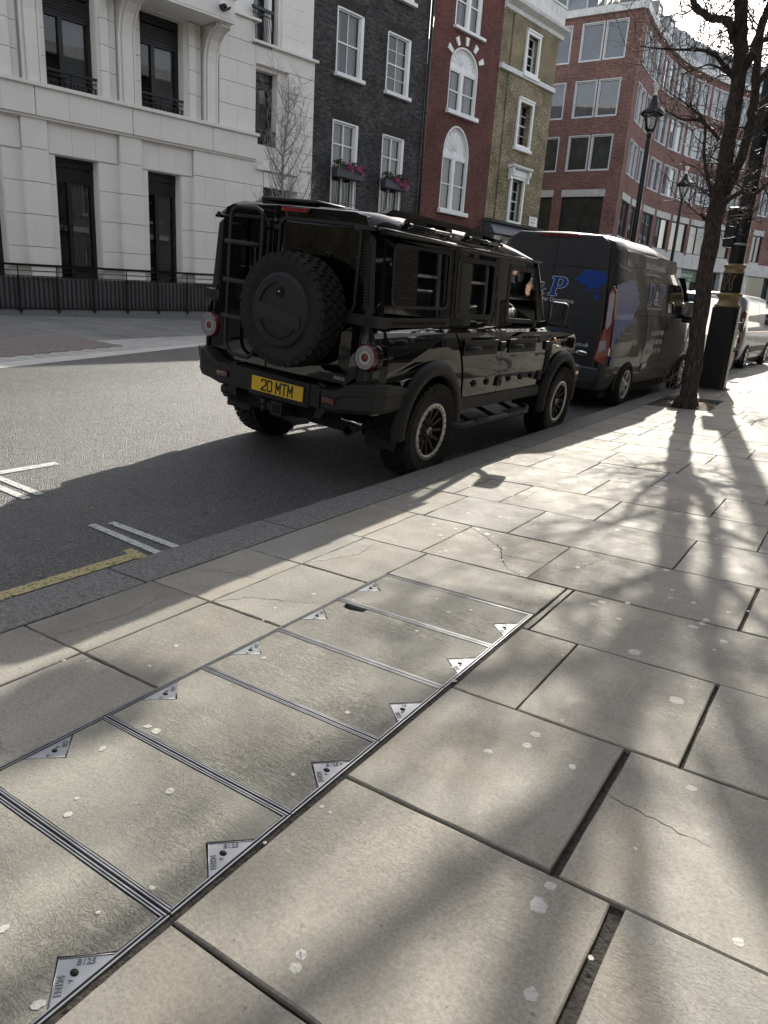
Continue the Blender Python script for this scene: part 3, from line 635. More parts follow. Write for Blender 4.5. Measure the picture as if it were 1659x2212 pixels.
mb.box(8.04, 10.47, .0, .14, 7.56, 8.08, 0); mb.box(7.9, 10.55, -.12, .16, 8.08, 8.15)
# parapet block left of it
courses(mb, 6.9, 8.04, [8.03, 8.64], .0, .14, sp=.6); mb.box(6.9, 8.18, -.1, .3, 8.64, 8.71)
for i in range(10): courses(mb, 9.15, 10.14, [8.15 + .42 * i, 8.57 + .42 * i], .1, .05, .006, sp=.62)
wbuild(mb, 'upper_wall', 'stone')
# corbelled pilasters
for u in (1.0, 3.53, 6.17):
    p = MB(); prof = [(0, 5.585), (0, 7.15), (-.05, 7.45), (-.16, 7.7), (-.36, 7.88), (-.62, 7.97), (-.62, 8.06)]
    for (a, b, dy) in ((0, .48, 0), (.10, .38, -.06), (.0, .06, -.03), (.42, .48, -.03)):
        poly = [(.14, 5.585)] + [(q[0] + dy, q[1]) for q in prof] + [(.14, 8.06)]; p.prism(poly, 0, u + a, u + b)
    wbuild(p, 'corbel_pilaster', 'stone')
b = MB(); b.box(3.0, 6.64, -.86, .14, 8.06, 8.66, 0); b.box(2.95, 6.70, -.93, .14, 8.66, 8.74); b.box(3.05, 6.0, -.872, -.85, 8.12, 8.62); b.box(6.04, 6.60, -.872, -.85, 8.12, 8.62)
wbuild(b, 'balcony', 'stone')
def shutter_window(u0, u1, v0, v1, y=.42, lou=.62, rail=True, low=False):
    f = MB(); fr = .10
    f.box(u0 - .02, u0 + fr, y, y + .1, v0, v1); f.box(u1 - fr, u1 + .02, y, y + .1, v0, v1); f.box(u0, u1, y, y + .1, v1 - lou - .02, v1 - lou + .10); f.box(u0, u1, y, y + .1, v0, v0 + .12); f.box(u0, u1, y - .02, y + .08, v1 - .22, v1 + .02)
    c = u0 + (u1 - u0) * .40; f.box(c - .055, c + .055, y - .01, y + .1, v0, v1 - lou)
    for i in range(7): z = v1 - .26 - i * (lou - .26) / 7; f.prism([(y - .01, z), (y + .05, z - .035), (y + .055, z - .045), (y - .005, z - .052)], 0, u0, u1)
    if low: f.box(u0, u1, y, y + .1, v0 + 1.0, v0 + 1.08)
    w_ = f.build('window', K['black_frame'], WB, warp=wsh)
    p = MB(); p.add([(u0, y + .06, v0), (u1, y + .06, v0), (u1, y + .06, v1), (u0, y + .06, v1)], [(0, 1, 2, 3)]); p.build('pane', K['glass_th'], w_, recalc=False, warp=wsh)
    q = MB(); n = 24
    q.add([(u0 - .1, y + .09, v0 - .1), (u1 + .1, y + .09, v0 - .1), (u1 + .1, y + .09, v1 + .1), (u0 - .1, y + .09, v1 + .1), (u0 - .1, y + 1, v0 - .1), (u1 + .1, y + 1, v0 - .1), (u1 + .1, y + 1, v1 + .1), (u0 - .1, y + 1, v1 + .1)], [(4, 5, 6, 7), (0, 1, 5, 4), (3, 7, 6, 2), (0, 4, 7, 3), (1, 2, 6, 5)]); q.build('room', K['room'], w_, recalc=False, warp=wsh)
    vs = []; a, b_ = c + .08, u1 - fr
    for i in range(n): u = a + (b_ - a) * i / (n - 1); vs += [(u, y + .16 + .012 * math.sin(u * 70), v0 + .1), (u, y + .16 + .012 * math.sin(u * 70), v1 - lou)]
    q = MB(); q.add(vs, [(2 * i, 2 * i + 2, 2 * i + 3, 2 * i + 1) for i in range(n - 1)], smooth=True); q.build('curtain', K['blind'], w_, recalc=False, warp=wsh)
    if rail:
        r = MB(); y2 = y - .22; r.box(u0, u1, y2 - .04, y2 + .04, v0 + .40, v0 + .455); r.box(u0, u1, y2 - .015, y2 + .015, v0 + .30, v0 + .325); r.box(u0, u1, y2 - .015, y2 + .015, v0 + .19, v0 + .21)
        k = int((u1 - u0) / .105)
        for i in range(k): x = u0 + .05 + i * (u1 - u0 - .1) / (k - 1); r.box(x - .011, x + .011, y2 - .025, y2 + .015, v0 + .0, v0 + .19)
        r.box((u0 + u1) / 2 - .02, (u0 + u1) / 2 + .02, y2 - .02, y2 + .02, v0, v0 + .4)
        r.build('balconette_rail', K['black_iron'], w_, warp=wsh)
K['blind'] = mat('grey_blind', (.30, .30, .31), .8, var=.1)
for a, b_ in gw: shutter_window(a, b_, .25, 4.04, rail=False, low=True, lou=.58)
for a, b_ in uw: shutter_window(a, b_, 5.585, 8.02, lou=.72)
shutter_window(8.08, 9.0, 5.33, 7.42, .40, .4)
w_ = sash(WB, 8.05, 8.62, 8.15, 11, .35, cols=1, rows=(1, 1), mfr='black_frame', fr=.06); sash(WB, 8.75, 9.02, 8.15, 11, .35, cols=1, rows=(1, 1), mfr='black_frame', fr=.05)
d = MB(); d.box(8.5, 9.75, .36, .44, 0, 4.5); d.box(8.62, 9.1, .34, .36, .3, 4.2); d.box(9.16, 9.64, .34, .36, .3, 4.2); d.build('door', K['black_frame'], WB)
r = MB()
for i in range(9): # bulging balcony grille
    u = 7.95 + i * .085; r.tube([(u, .02, 9.15), (u, -.02, 8.9), (u, -.10, 8.55), (u, -.12, 8.35), (u, -.03, 8.2), (u, -.02, 8.17)], .012, 5)
r.box(7.9, 8.68, -.05, .03, 9.12, 9.2); r.box(7.9, 8.68, -.03, .01, 9.0, 9.02)
r.build('balcony_grille', K['black_iron'], WB)
# light-well railing on its plinth (stands in front, a thing of its own)
K['stone_in'] = K['plinth']
rl = bld('iron_railing', 0, label='black iron railing on a low granite plinth in front of the cream stone building', cat='railing')
p = MB(); L0, L1 = -13, 6.52
x = L0
while x < L1: x2 = min(L1, x + 1.15); p.box(x + .003, x2 - .003, .0, .34, -.3, .17); x = x2
p.build('plinth', K['plinth'], rl, warp=wsh)
p = MB(); p.box(L0, L1, -.015, .015, .20, .235); p.box(L0, L1, -.015, .015, 1.02, 1.04); p.box(L0, L1, -.012, .012, 1.145, 1.165)
p.prism([(-.09, 1.33), (.08, 1.33), (.035, 1.275), (-.035, 1.275)], 0, L0, L1 + .12)
p.build('handrail', K['black_iron'], rl, warp=wsh)
u = L1; i = 0
while u > L0 + .1:
    p = MB(); post = i % 8 == 0; h = 1.0
    if post: p.box(u - .028, u + .028, -.028, .028, .1, 1.03); p.box(u - .045, u + .045, -.045, .045, .17, .22); p.box(u - .012, u + .012, -.012, .012, 1.03, 1.3)
    else:
        p.prism([(-.05, .23), (.01, .23), (.01, 1.03), (-.008, 1.03), (-.02, .93), (-.02, .6), (-.05, .25)], 0, u - .010, u + .010); p.box(u - .019, u + .019, -.024, -.012, .23, .95)
    p.build('post' if post else 'baluster', K['black_iron'], rl, warp=wsh); u -= .125; i += 1
    if i > 98: break
# area wall behind railing below the windows
cc = empty('security_camera', FB + FD * 6.22 + FN * .86 + Vector((0, 0, 8.50)), (0, 0, FROT), label='white dome security camera on the stone balcony front', cat='security camera')
p = MB(); p.lathe([(.001, .0), (.10, .0), (.12, .03), (.12, .06), (.09, .10), (.001, .10)], 20, frame((0, .0, 0), (1, 0, 0), (0, 0, 1))); p.build('housing', K['white_paint'], cc)
p = MB(); p.lathe([(.07, .08), (.068, .12), (.045, .15), (.001, .165)], 16, frame((0, 0, -.01), (1, 0, 0), (0, 0, 1))); p.build('dome', K['sign_black'], cc)
p = MB(); p.lathe([(.13, 0), (.125, .22)], 12, frame((0, 0, 0), (1, 0, 0), (0, 0, 1)), a0=-math.pi, a1=0); p.build('hood', K['black_frame'], cc, recalc=False).location = (0, 0, 0)
for k_, (u0, u1, h_, m_) in enumerate(((-28, -14.1, 17, 'sooty'), (-44, -28.1, 15, 'brown'), (-60, -44.1, 18, 'sooty'))):  # unseen terraces added so the parked vehicles reflect walls instead of bright sky
    e = bld('terraced_building', 0, label=('added dark terrace left of the cream stone building, outside the picture', 'added brown terrace farther down the far side, behind the camera', 'farthest added dark terrace on the far side, behind the camera')[k_], cat='building'); mb = MB(); hs = [rect(u + .8, u + 2.0, .8 + 3.4 * f_, 2.9 + 3.4 * f_) for u in range(int(u0) + 1, int(u1) - 2, 3) for f_ in range(4)]
    wall(mb, rect(u0, u1, -.6, h_), hs, 0, .2); mb.add([(u0, 0, h_), (u1, 0, h_), (u1, 8, h_), (u0, 8, h_)], [(0, 1, 2, 3)]); mb.build('wall', K['dark_brick'] if m_ == 'sooty' else K['yellow_brick'], e, recalc=False)
    for q in hs: sash(e, q[0][0], q[1][0], q[0][1], q[2][1], .1, cols=2, rows=(1, 1))
# ================= dark brick house
DH = bld('dark_brick_house', 0, label='sooty dark brick Georgian house with white sash windows and flower boxes', cat='house')
dw = [(11.60, 12.88, 8.32, 10.28), (14.12, 15.40, 8.32, 10.23), (11.57, 12.83, 4.1, 6.88), (14.13, 15.35, 4.1, 6.89), (11.8, 12.8, 11.35, 12.9), (14.3, 15.4, 11.4, 12.9), (11.6, 12.8, .6, 3.1), (14.1, 15.3, .1, 3.0)]
mb = MB(); wall(mb, rect(10.46, 16.40, -.4, 14.6), [rect(*q) for q in dw], .22, .10); mb.add([(10.46, .22, 14.6), (16.4, .22, 14.6), (16.4, 6, 14.6), (10.46, 6, 14.6)], [(0, 1, 2, 3)])
mb.build('wall', K['dark_brick'], DH, recalc=False)
for q in dw:      # splayed brick flat arches above openings
    a = MB(); c = (q[0] + q[1]) / 2
    for i in range(17):
        t = -1 + 2 * i / 16; x0 = c + t * (q[1] - q[0]) / 2; x1 = c + t * ((q[1] - q[0]) / 2 + .14); a.add([(x0 - .033, .216, q[3] + .004), (x0 + .033, .216, q[3] + .004), (x1 + .036, .216, q[3] + .34), (x1 - .036, .216, q[3] + .34)], [(0, 1, 2, 3)])
    a.build('flat_arch', K['arch_brick'] if 'arch_brick' in K else K.setdefault('arch_brick', mat('sooty_arch_brick', (.028, .025, .023), .9, var=.5, vs=9, bs=40)), DH, recalc=False)
for k, q in enumerate(dw[:6]):
    s_ = MB(); rv = .045
    s_.box(q[0] - .001, q[0] + rv, .20, .34, q[2], q[3]); s_.box(q[1] - .13, q[1] + .001, .20, .34, q[2], q[3]); s_.box(q[0], q[1], .20, .34, q[3] - rv, q[3] + .001)
    s_.build('window_surround', K['white_paint'], DH)
    if k in (0, 1, 4, 5): swin(DH, q[0] + rv, q[1] - .13, q[2], q[3] - rv, .27, cols=2, rows=(1, 1) if k == 0 else (2, 2), curt=True, fr=.04)
    else:
        swin(DH, q[0] + rv, q[1] - .13, 5.45, q[3] - rv, .27, cols=2, rows=(1, 1), curt='full', fr=.06, midw=.05); swin(DH, q[0] + rv, q[1] - .13, 4.1, 5.45, .27, cols=2, rows=(1, 1), curt='full', fr=.05, meet=False, midw=.06)
    s_ = MB(); s_.box(q[0] - .06, q[1] + .07, .06, .34, q[2] - .12, q[2] + .004); s_.build('sill', K['white_paint'], DH, autos=.01)
g = MB(); g.box(9.9, 9.92, .1, .12, 0, .01)
for q in dw[2:4]:
    g = MB(); u0, u1 = q[0] + .05, q[1] - .12
    for i in range(8): x = u0 + (u1 - u0) * i / 7; g.tube([(x, .12, 4.16), (x, .12, 5.1)], .012, 6)
    g.box(u0, u1, .11, .13, 4.22, 4.24); g.box(u0, u1, .11, .13, 5.02, 5.04); g.build('window_guard', K['black_iron'], DH)
for i in range(2): w_ = sash(DH, dw[6 + i][0], dw[6 + i][1], dw[6 + i][2], dw[6 + i][3], .28, cols=3, rows=(2, 2))
random.seed(33)
for q, lb in zip(dw[2:4], ('left window box of pink cyclamen on the dark brick house', 'right window box of pink cyclamen on the dark brick house')):
    fb = bld('flower_box', (q[0] + q[1]) / 2, label=lb, cat='flower box', group='window boxes on the dark brick house'); hw = .68
    t = MB(); t.prism([(-.14, 5.04), (.12, 5.04), (.14, 5.33), (-.18, 5.33)], 0, -hw, hw); t.build('trough', K['fascia'], fb, autos=.01)
    lf = MB(); 
    for _ in range(1500):
        x = random.uniform(-hw, hw); hgt = .17 + .05 * math.sin(x * 9); p = Vector((x, random.uniform(-.22, .10), 5.28 + random.random() ** .7 * hgt * 1.45)); n_ = Vector((random.gauss(0, 1), random.gauss(0, 1), random.gauss(0, 1))).normalized(); s1 = n_.orthogonal().normalized() * random.uniform(.016, .03); s2 = n_.cross(s1); lf.add([p - s1, p + s2, p + s1, p - s2], [(0, 1, 2, 3)], 0 if random.random() < .8 else 1)
    K.setdefault('heather', mat('dark_red_foliage', (.07, .02, .03), .7, var=.4, vs=30)); lf.build('foliage', [K['leaf'], K['heather']], fb, recalc=False)
    fl = MB()
    for cx, cz in ((-.18, 5.42), (-.05, 5.36), (.28, 5.38), (.42, 5.42), (.50, 5.30)) if q[0] < 13 else ((-.2, 5.40), (-.1, 5.34), (.15, 5.25), (.35, 5.34), (.47, 5.26), (.4, 5.14)):
        for _ in range(46):
            p = Vector((cx + random.gauss(0, .05), -.22 + random.gauss(0, .03), cz + random.gauss(0, .05))); n_ = Vector((random.gauss(0, 1), random.gauss(0, 1), random.gauss(0, 1))).normalized(); s1 = n_.orthogonal().normalized() * .026; s2 = n_.cross(s1); fl.add([p - s1, p + s2, p + s1, p - s2], [(0, 1, 2, 3)])
    fl.build('blossom', K['pink'], fb, recalc=False)
dp = bld('drainpipe', 16.42, label='black drainpipe running down between the dark brick and red brick houses', cat='drainpipe')
p = MB(); p.tube([(0, .12, .1), (0, .12, 14.4)], .055, 12); 
for z in range(2, 14, 2): p.lathe([(.055, 0), (.07, .01), (.07, .07), (.055, .08)], 12, Matrix.Translation((0, .12, z)))
p.build('pipe', K['black_iron'], dp)
# ================= red painted brick house
RH = bld('red_brick_house', 0, label='narrow red painted brick house with arched white fanlight windows', cat='house')
a1 = archp(17.80, 19.72, 8.45, 10.10, 10.86); a2 = archp(17.78, 19.58, 4.72, 6.92, 8.02); top = rect(17.88, 19.66, 11.42, 13.3)
mb = MB(); wall(mb, rect(16.40, 21.12, -.4, 15), [a1, a2, top, rect(17.5, 19.6, 0, 3.2)], .20, .13); mb.add([(16.4, .2, 15), (21.12, .2, 15), (21.12, 6, 15), (16.4, 6, 15)], [(0, 1, 2, 3)])
mb.build('wall', K['red_brick'], RH, recalc=False)
for (u0, u1, v0, vs_, vt) in ((17.80, 19.72, 8.45, 10.10, 10.86), (17.78, 19.58, 4.72, 6.92, 8.02)):
    c, r, h = (u0 + u1) / 2, (u1 - u0) / 2, vt - vs_; f = MB(); n = 20
    # outer architrave ring
    inn = [(c + (r - .07) * math.cos(math.pi * i / n), vs_ + (h - .07) * math.sin(math.pi * i / n)) for i in range(n + 1)]; out = [(c + r * math.cos(math.pi * i / n), vs_ + h * math.sin(math.pi * i / n)) for i in range(n + 1)]
    f.prism([(u0, v0), (u0 + .07, v0)] + inn[::-1] + [(u1 - .07, v0), (u1, v0)] + out, 1, .22, .36)
    f.prism([(c + (r - .07) * math.cos(math.pi * i / n), vs_ + (h - .07) * math.sin(math.pi * i / n)) for i in range(n + 1)], 1, .33, .36)   # tympanum
    f.box(u0 + .07, u1 - .07, .27, .34, vs_ - .14, vs_ + .02)
    for i in range(1, 9):   # fan ribs
        a = math.pi * i / 9; ca, sa = math.cos(a), math.sin(a); p0 = (c + .13 * ca, .325, vs_ + .03 + .13 * sa); p1 = (c + (r - .22) * ca, .325, vs_ + .03 + (h - .22) * sa); f.tube([p0, p1], [.010, .014], 5)
    for i in range(9):     # scallop swags
        a, b_ = math.pi * i / 9, math.pi * (i + 1) / 9; pts = []
        for k_ in range(7): t = k_ / 6; aa = a + (b_ - a) * t; rr_ = 1 - .10 * math.sin(math.pi * t); pts.append((c + (r - .16) * rr_ * math.cos(aa), .325, vs_ + .03 + (h - .16) * rr_ * math.sin(aa)))
        f.tube(pts, .014, 5)
    f.lathe([(.14, 0), (.13, .02), (.001, .02)], 12, frame((c, .33, vs_ + .03), (1, 0, 0), (0, 0, 1)), a0=0, a1=math.pi)
    f.build('fanlight', K['white_paint'], RH)
    m = .10; mw = .16; cm = c - .05
    f = MB(); f.box(cm - mw / 2, cm + mw / 2, .25, .36, v0, vs_ - .12); f.build('mullion', K['white_paint'], RH, autos=.01)
    swin(RH, u0 + .07, cm - mw / 2, v0 + .04, vs_ - .14, .28, cols=1, rows=(1, 1), curt='full' if v0 < 6 else True, fr=.05); swin(RH, cm + mw / 2, u1 - .07, v0 + .04, vs_ - .14, .28, cols=1, rows=(1, 1), curt='full' if v0 < 6 else True, fr=.05)
    s_ = MB(); s_.box(u0 - .08, u1 + .1, .04, .36, v0 - .12, v0 + .04); s_.build('sill', K['white_paint'], RH, autos=.01)
v = MB(); c, r, h = 18.76, .96, .76
for i in range(5):
    a = R(30 + 30 * i); ca, sa = math.cos(a), math.sin(a); p = [(c + (r + .06) * ca, 10.10 + (h + .06) * sa), (c + (r + .40) * ca, 10.10 + (h + .36) * sa)]
    d_ = Vector((-sa, ca)); v.prism([(p[0][0] - d_.x * .07, p[0][1] - d_.y * .07), (p[0][0] + d_.x * .07, p[0][1] + d_.y * .07), (p[1][0] + d_.x * .11, p[1][1] + d_.y * .11), (p[1][0] - d_.x * .11, p[1][1] - d_.y * .11)], 1, .15, .22)
v.build('keystones', K['white_paint'], RH)
f = MB(); f.box(17.88, 18.0, .25, .36, 11.42, 13.3); f.box(19.5, 19.66, .25, .36, 11.42, 13.3); f.box(18.72, 18.9, .24, .36, 11.42, 13.3); f.box(17.8, 19.85, .05, .36, 11.33, 11.43); f.build('window_surround', K['white_paint'], RH)
swin(RH, 18.0, 18.72, 11.43, 13.3, .28, cols=1, rows=(1, 1)); swin(RH, 18.9, 19.5, 11.43, 13.3, .28, cols=1, rows=(1, 1))
sash(RH, 17.5, 19.6, 0, 3.2, .25, cols=3, rows=(1, 1))
ll = bld('wall_lantern', 20.6, label='small lit wall lantern on the red brick house beside the shopfront', cat='lantern'); p = MB(); p.box(-.05, .05, .0, .2, 4.05, 4.2); p.box(-.02, .02, .0, .1, 4.2, 4.35); p.build('bracket', K['black_iron'], ll)
K['lamp_glow'] = emis('warm_lamp', (1, .75, .45), 6); p = MB(); p.lathe([(.001, -.04), (.04, -.02), (.04, .03), (.001, .05)], 10, Matrix.Translation((0, -.04, 4.05))); p.build('bulb', K['lamp_glow'], ll)
# ================= yellow stock brick corner house
YH = bld('yellow_brick_house', 0, label='yellow stock brick corner house with white stuccoed window surrounds', cat='house')
mb = MB(); yh = [rect(22.98, 23.92, 11.0, 12.52), rect(22.90, 23.86, 8.12, 9.78), rect(22.86, 23.86, 4.8, 6.72)]
wall(mb, rect(21.88, 25.62, 4.4, 13.1), yh, .14, .30); wall(mb, rect(21.12, 21.88, 4.4, 13.1), [], .21, .1); mb.add([(21.88, .14, 4.4), (21.88, .21, 4.4), (21.88, .21, 13.1), (21.88, .14, 13.1)], [(0, 1, 2, 3)])
mb.add([(25.62, .14, -.5), (25.62, 12, -.5), (25.62, 12, 13.1), (25.62, .14, 13.1)], [(0, 1, 2, 3)]); mb.build('wall', K['yellow_brick'], YH, recalc=False)
for (u0, u1, v0, v1) in ((22.86, 24.02, 10.95, 12.64), (22.77, 24.05, 7.98, 9.98), (22.76, 23.97, 4.74, 6.82)):
    f = MB(); t_ = .12
    f.prism(rect(u0, u1, v0, v1), 1, .05, .16, holes=[rect(u0 + t_, u1 - t_, v0 + t_, v1 - t_ - .04)]); f.prism(rect(u0 - .02, u1 + .02, v1 - .05, v1 + .02), 1, .01, .12); f.box(u0 - .07, u1 + .07, -.02, .16, v0 - .13, v0)
    if v0 < 5:
        f.box(u0 - .10, u1 + .10, .02, .2, v1, v1 + .22); f.prism([(.2, v1 + .22), (-.16, v1 + .30), (-.18, v1 + .38), (.2, v1 + .38)], 0, u0 - .25, u1 + .25)
        for s in (u0 - .12, u1 + .12): f.prism([(.14, v1 + .25), (-.12, v1 + .25), (-.13, v1 + .10), (-.02, v1 - .10), (-.06, v1 - .24), (.14, v1 - .26)], 0, s - .06, s + .06)
    f.build('window_surround', K['white_paint'], YH, autos=.006)
    swin(YH, u0 + t_ + .005, u1 - t_ - .005, v0 + t_, v1 - t_ - .04, .32, cols=2, rows=(2, 2), curt=True, fr=.05)
b = MB(); b.box(21.12, 25.66, .04, .22, 10.73, 10.93); b.build('string_course', K['render'], YH, autos=.02)
b = MB(); b.prism([(.22, 12.95), (.08, 12.98), (.04, 13.12), (-.22, 13.25), (-.26, 13.36), (.22, 13.36)], 0, 21.12, 25.9); b.box(21.12, 25.72, .0, .3, 13.36, 14.15); b.box(21.12, 25.78, -.05, .35, 14.15, 14.23); b.box(25.5, 25.72, .3, 10, 13.0, 14.15); b.build('parapet', K['render'], YH)
b = MB(); b.prism([(.2, 4.62), (-.22, 4.62), (-.26, 4.72), (.2, 4.78)], 0, 21.08, 25.7); b.box(21.1, 25.66, -.10, .2, 4.15, 4.6); b.prism([(.1, 4.6), (-.1, 4.6), (-.42, 4.15), (.1, 4.15)], 0, 21.15, 25.6); b.build('fascia', K['fascia'], YH)
b = MB(); b.box(22.3, 25.2, -.13, .05, 3.6, 3.98); b.build('sign_board', K['sign_black'], YH); t_ = MB(); text_mesh(t_, 'BEITEDDINE', .36, frame((22.42, -.14, 3.66), (1, 0, 0), (0, 0, 1)), .004, sx=.78); t_.build('lettering', K['letter_white'], YH)
b = MB(); b.box(21.15, 25.6, .25, .3, -.3, 3.6); b.build('shop_window', K['glass_shop'], YH); b = MB()
for u in (21.15, 22.2, 24.2, 25.4): b.box(u, u + .2, -.02, .3, -.3, 4.15)
b.build('pilasters', K['render'], YH)
def street_sign(par_o, rot, lines, label, w_=.72, h=.42):
    e = empty('street_sign', par_o, (0, 0, rot), label=label, cat='street sign'); p = MB(); p.box(0, w_, -.02, .0, 0, h); p.build('plate', K['sign_white'], e, autos=.004)
    t_ = MB(); text_mesh(t_, lines[0], .13, frame((.05, -.021, h - .15), (1, 0, 0), (0, 0, 1)), .001, sx=.92, offset=.003); text_mesh(t_, lines[1], .13, frame((.05, -.021, h - .30), (1, 0, 0), (0, 0, 1)), .001, sx=.80, offset=.003); t_.build('lettering', K['sign_black'], e)
    t_ = MB(); text_mesh(t_, 'CITY OF WESTMINSTER', .055, frame((.05, -.021, .04), (1, 0, 0), (0, 0, 1)), .001, sx=.9); t_.build('small_lettering', K['sign_red'], e)
street_sign(FB + FD * 24.75 + FN * -.12 + Vector((0, 0, 4.82)), FROT, ('CURZON', 'STREET W1'), 'white CURZON STREET W1 sign on the yellow brick house')
# ---------------------------------------------------------------- modern curved brick building
PTH = [(-13.85, 44), (-14.1, 47), (-14.15, 50), (-13.95, 53), (-13.5, 55.5), (-12.8, 57.9), (-12.0, 60), (-10.2, 63.3), (-8.9, 65.9), (-6.5, 69.5), (-3.5, 73), (0, 76.5), (4, 79.5), (9, 82.5), (16, 85.5)]
def cr_(p0, p1, p2, p3, t): return tuple(.5 * (2 * b + (c - a) * t + (2 * a - 5 * b + 4 * c - d) * t * t + (3 * b - a - 3 * c + d) * t ** 3) for a, b, c, d in zip(p0, p1, p2, p3))
_d = []
for i in range(len(PTH) - 1):
    q = [PTH[max(i - 1, 0)], PTH[i], PTH[i + 1], PTH[min(i + 2, len(PTH) - 1)]]
    for k in range(12): _d.append(cr_(*q, k / 12))
_d.append(PTH[-1]); _s = [0]
for a, b in zip(_d, _d[1:]): _s.append(_s[-1] + math.hypot(b[0] - a[0], b[1] - a[1]))
import bisect
def cpos(s):
    i = min(max(bisect.bisect(_s, s) - 1, 0), len(_s) - 2); t = (s - _s[i]) / (_s[i + 1] - _s[i]); a, b = _d[i], _d[i + 1]
    j = max(i - 1, 0); k = min(i + 2, len(_d) - 1); T = Vector((_d[k][0] - _d[j][0], _d[k][1] - _d[j][1], 0)).normalized()
    return Vector((a[0] + (b[0] - a[0]) * t, a[1] + (b[1] - a[1]) * t, 0)), T
def cwarp(c):
    if c.x < -1e-4: return Vector((-13.85 + c.x, 44 + c.y, c.z + .17))
    p, T = cpos(max(c.x, 0)); n_ = Vector((-T.y, T.x, 0)); d = c.y
    if c.x < .01: n_ = Vector((-1, 0, 0)) if c.y < 0 or True else n_
    v = p + n_ * d; v.z = c.z + .17; return v
MBD = empty('curved_brick_building', (-13.85, 44, .17), label='modern plum brick building curving round the far corner with grey framed windows', cat='building')
MBD.location = (0, 0, 0)
rows = [(8.78, 10.55), (11.56, 13.40), (14.38, 16.15)]
S0 = [1.12, 3.76, 6.45, 9.12, 11.74, 14.3, 16.95]; bays = [(s, 2.12) for s in S0] + [(19.7, 1.45), (21.75, 1.15)] + [(25.2 + 2.65 * i, 2.12) for i in range(6)]
mb = MB()
def cwall(mb, s0, s1, z0, z1, y, step=.5):
    n = max(1, int((s1 - s0) / step + .5))
    for i in range(n):
        a, b = s0 + (s1 - s0) * i / n, s0 + (s1 - s0) * (i + 1) / n; mb.add([(a, y, z0), (b, y, z0), (b, y, z1), (a, y, z1)], [(0, 1, 2, 3)])
def cells(mb, s0, s1, z0, z1, holes, y=0, dep=.12):
    us = sorted({s0, s1} | {q for h in holes for q in h[:2]}); zs = sorted({z0, z1} | {q for h in holes for q in h[2:]})
    for a, b in zip(us, us[1:]):
        for c, d in zip(zs, zs[1:]):
            m_, n_ = (a + b) / 2, (c + d) / 2
            if any(h[0] < m_ < h[1] and h[2] < n_ < h[3] for h in holes): continue
            cwall(mb, a, b, c, d, y, .45)
    for h in holes: mb.add([(h[0], y, h[2]), (h[1], y, h[2]), (h[1], y, h[3]), (h[0], y, h[3]), (h[0], y + dep, h[2]), (h[1], y + dep, h[2]), (h[1], y + dep, h[3]), (h[0], y + dep, h[3])], [(0, 1, 5, 4), (1, 2, 6, 5), (2, 3, 7, 6), (3, 0, 4, 7)])
H = []; UW = []; GWN = []
for s, wd in bays:
    for (a, b) in rows: UW += [(s, s + wd * .48, a, b), (s + wd * .52, s + wd, a, b)]
    GWN.append((s, s + wd, 5.42, 7.38))
FW = []
for (a, b) in ((8.78, 10.60), (11.57, 13.40), (14.41, 16.25)):
    for (x0, x1) in ((-3.33, -2.12), (-1.97, -.80), (-5.2, -3.95), (-7.6, -6.4), (-6.3, -5.3)): FW.append((x0, x1, a, b))
FG = [(-3.33, -.83, 4.0, 7.37), (-6.4, -3.95, 4.0, 7.37)]
H = UW + GWN
cells(mb, 0, 41, 5.25, 16.62, H); cells(mb, -12, -.0002, -.5, 16.62, FW + FG); mb.add([(-12, 0, -.5), (-12, 14, -.5), (-12, 14, 16.6), (-12, 0, 16.6)], [(0, 1, 2, 3)])
mb.build('wall', K['modern_brick'], MBD, recalc=False, warp=cwarp)
def cwindow(h, wide=False, shop=False):
    s0, s1, z0, z1 = h; f = MB(); m_ = K['black_frame'] if wide else K['grey_frame']; fr = .07
    f.prism(rect(s0 - .035, s1 + .035, z0 - .035, z1 + .035), 1, -.02, .06, holes=[rect(s0 + .012, s1 - .012, z0 + .012, z1 - .012)]) if not wide else None
    f.prism(rect(s0, s1, z0, z1), 1, .06, .15, holes=[rect(s0 + fr, s1 - fr, z0 + fr, z1 - fr)])
    if wide: c = (s0 + s1) / 2; f.box(c - .03, c + .03, .07, .14, z0 + fr, z1 - fr)
    w_ = f.build('window', m_, MBD, warp=cwarp)
    p = MB(); cwall(p, s0 + .02, s1 - .02, z0 + .02, z1 - .02, .12, 1.0 if s0 < 0 else .35); p.build('pane', K['glass_sky'] if not shop else K['glass_shop'], w_, recalc=False, warp=cwarp)
    return w_
for h in UW + FW: cwindow(h)
for h in GWN + FG: cwindow(h, True, h[0] < 0)
K['band_stone'] = K['stone_grey']
b = MB()
for h in GWN + FG:
    n = max(1, int((h[1] - h[0]) / .6))
    for i in range(n): b.box(h[0] - .06 + (h[1] - h[0] + .12) * i / n, h[0] - .06 + (h[1] - h[0] + .12) * (i + 1) / n, -.03, .13, 7.38, 7.76)
    if h[0] > 0:
        for i in range(n): b.box(h[0] - .05 + (h[1] - h[0] + .1) * i / n, h[0] - .05 + (h[1] - h[0] + .1) * (i + 1) / n, -.04, .13, 5.27, 5.42)
b.build('lintels', K['stone_grey'], MBD, warp=cwarp)
b = MB()
for s in [x * .8 for x in range(1, 52)]: b.box(s - .8 if s > .9 else .001, s, -.28 if s > 10 else -.06, .2, 4.40, 5.25)
b.build('stone_band', K['stone_grey'], MBD, warp=cwarp)
b = MB()
for s in [x * .5 for x in range(1, 82)]:
    b.box(s - .5 if s > .6 else .001, s, -.16, .3, 16.62, 16.98)
b.box(-12, -.0002, -.16, .3, 16.62, 16.98); b.build('cornice', K['render'], MBD, warp=cwarp)
b = MB()     # mansard with dormers
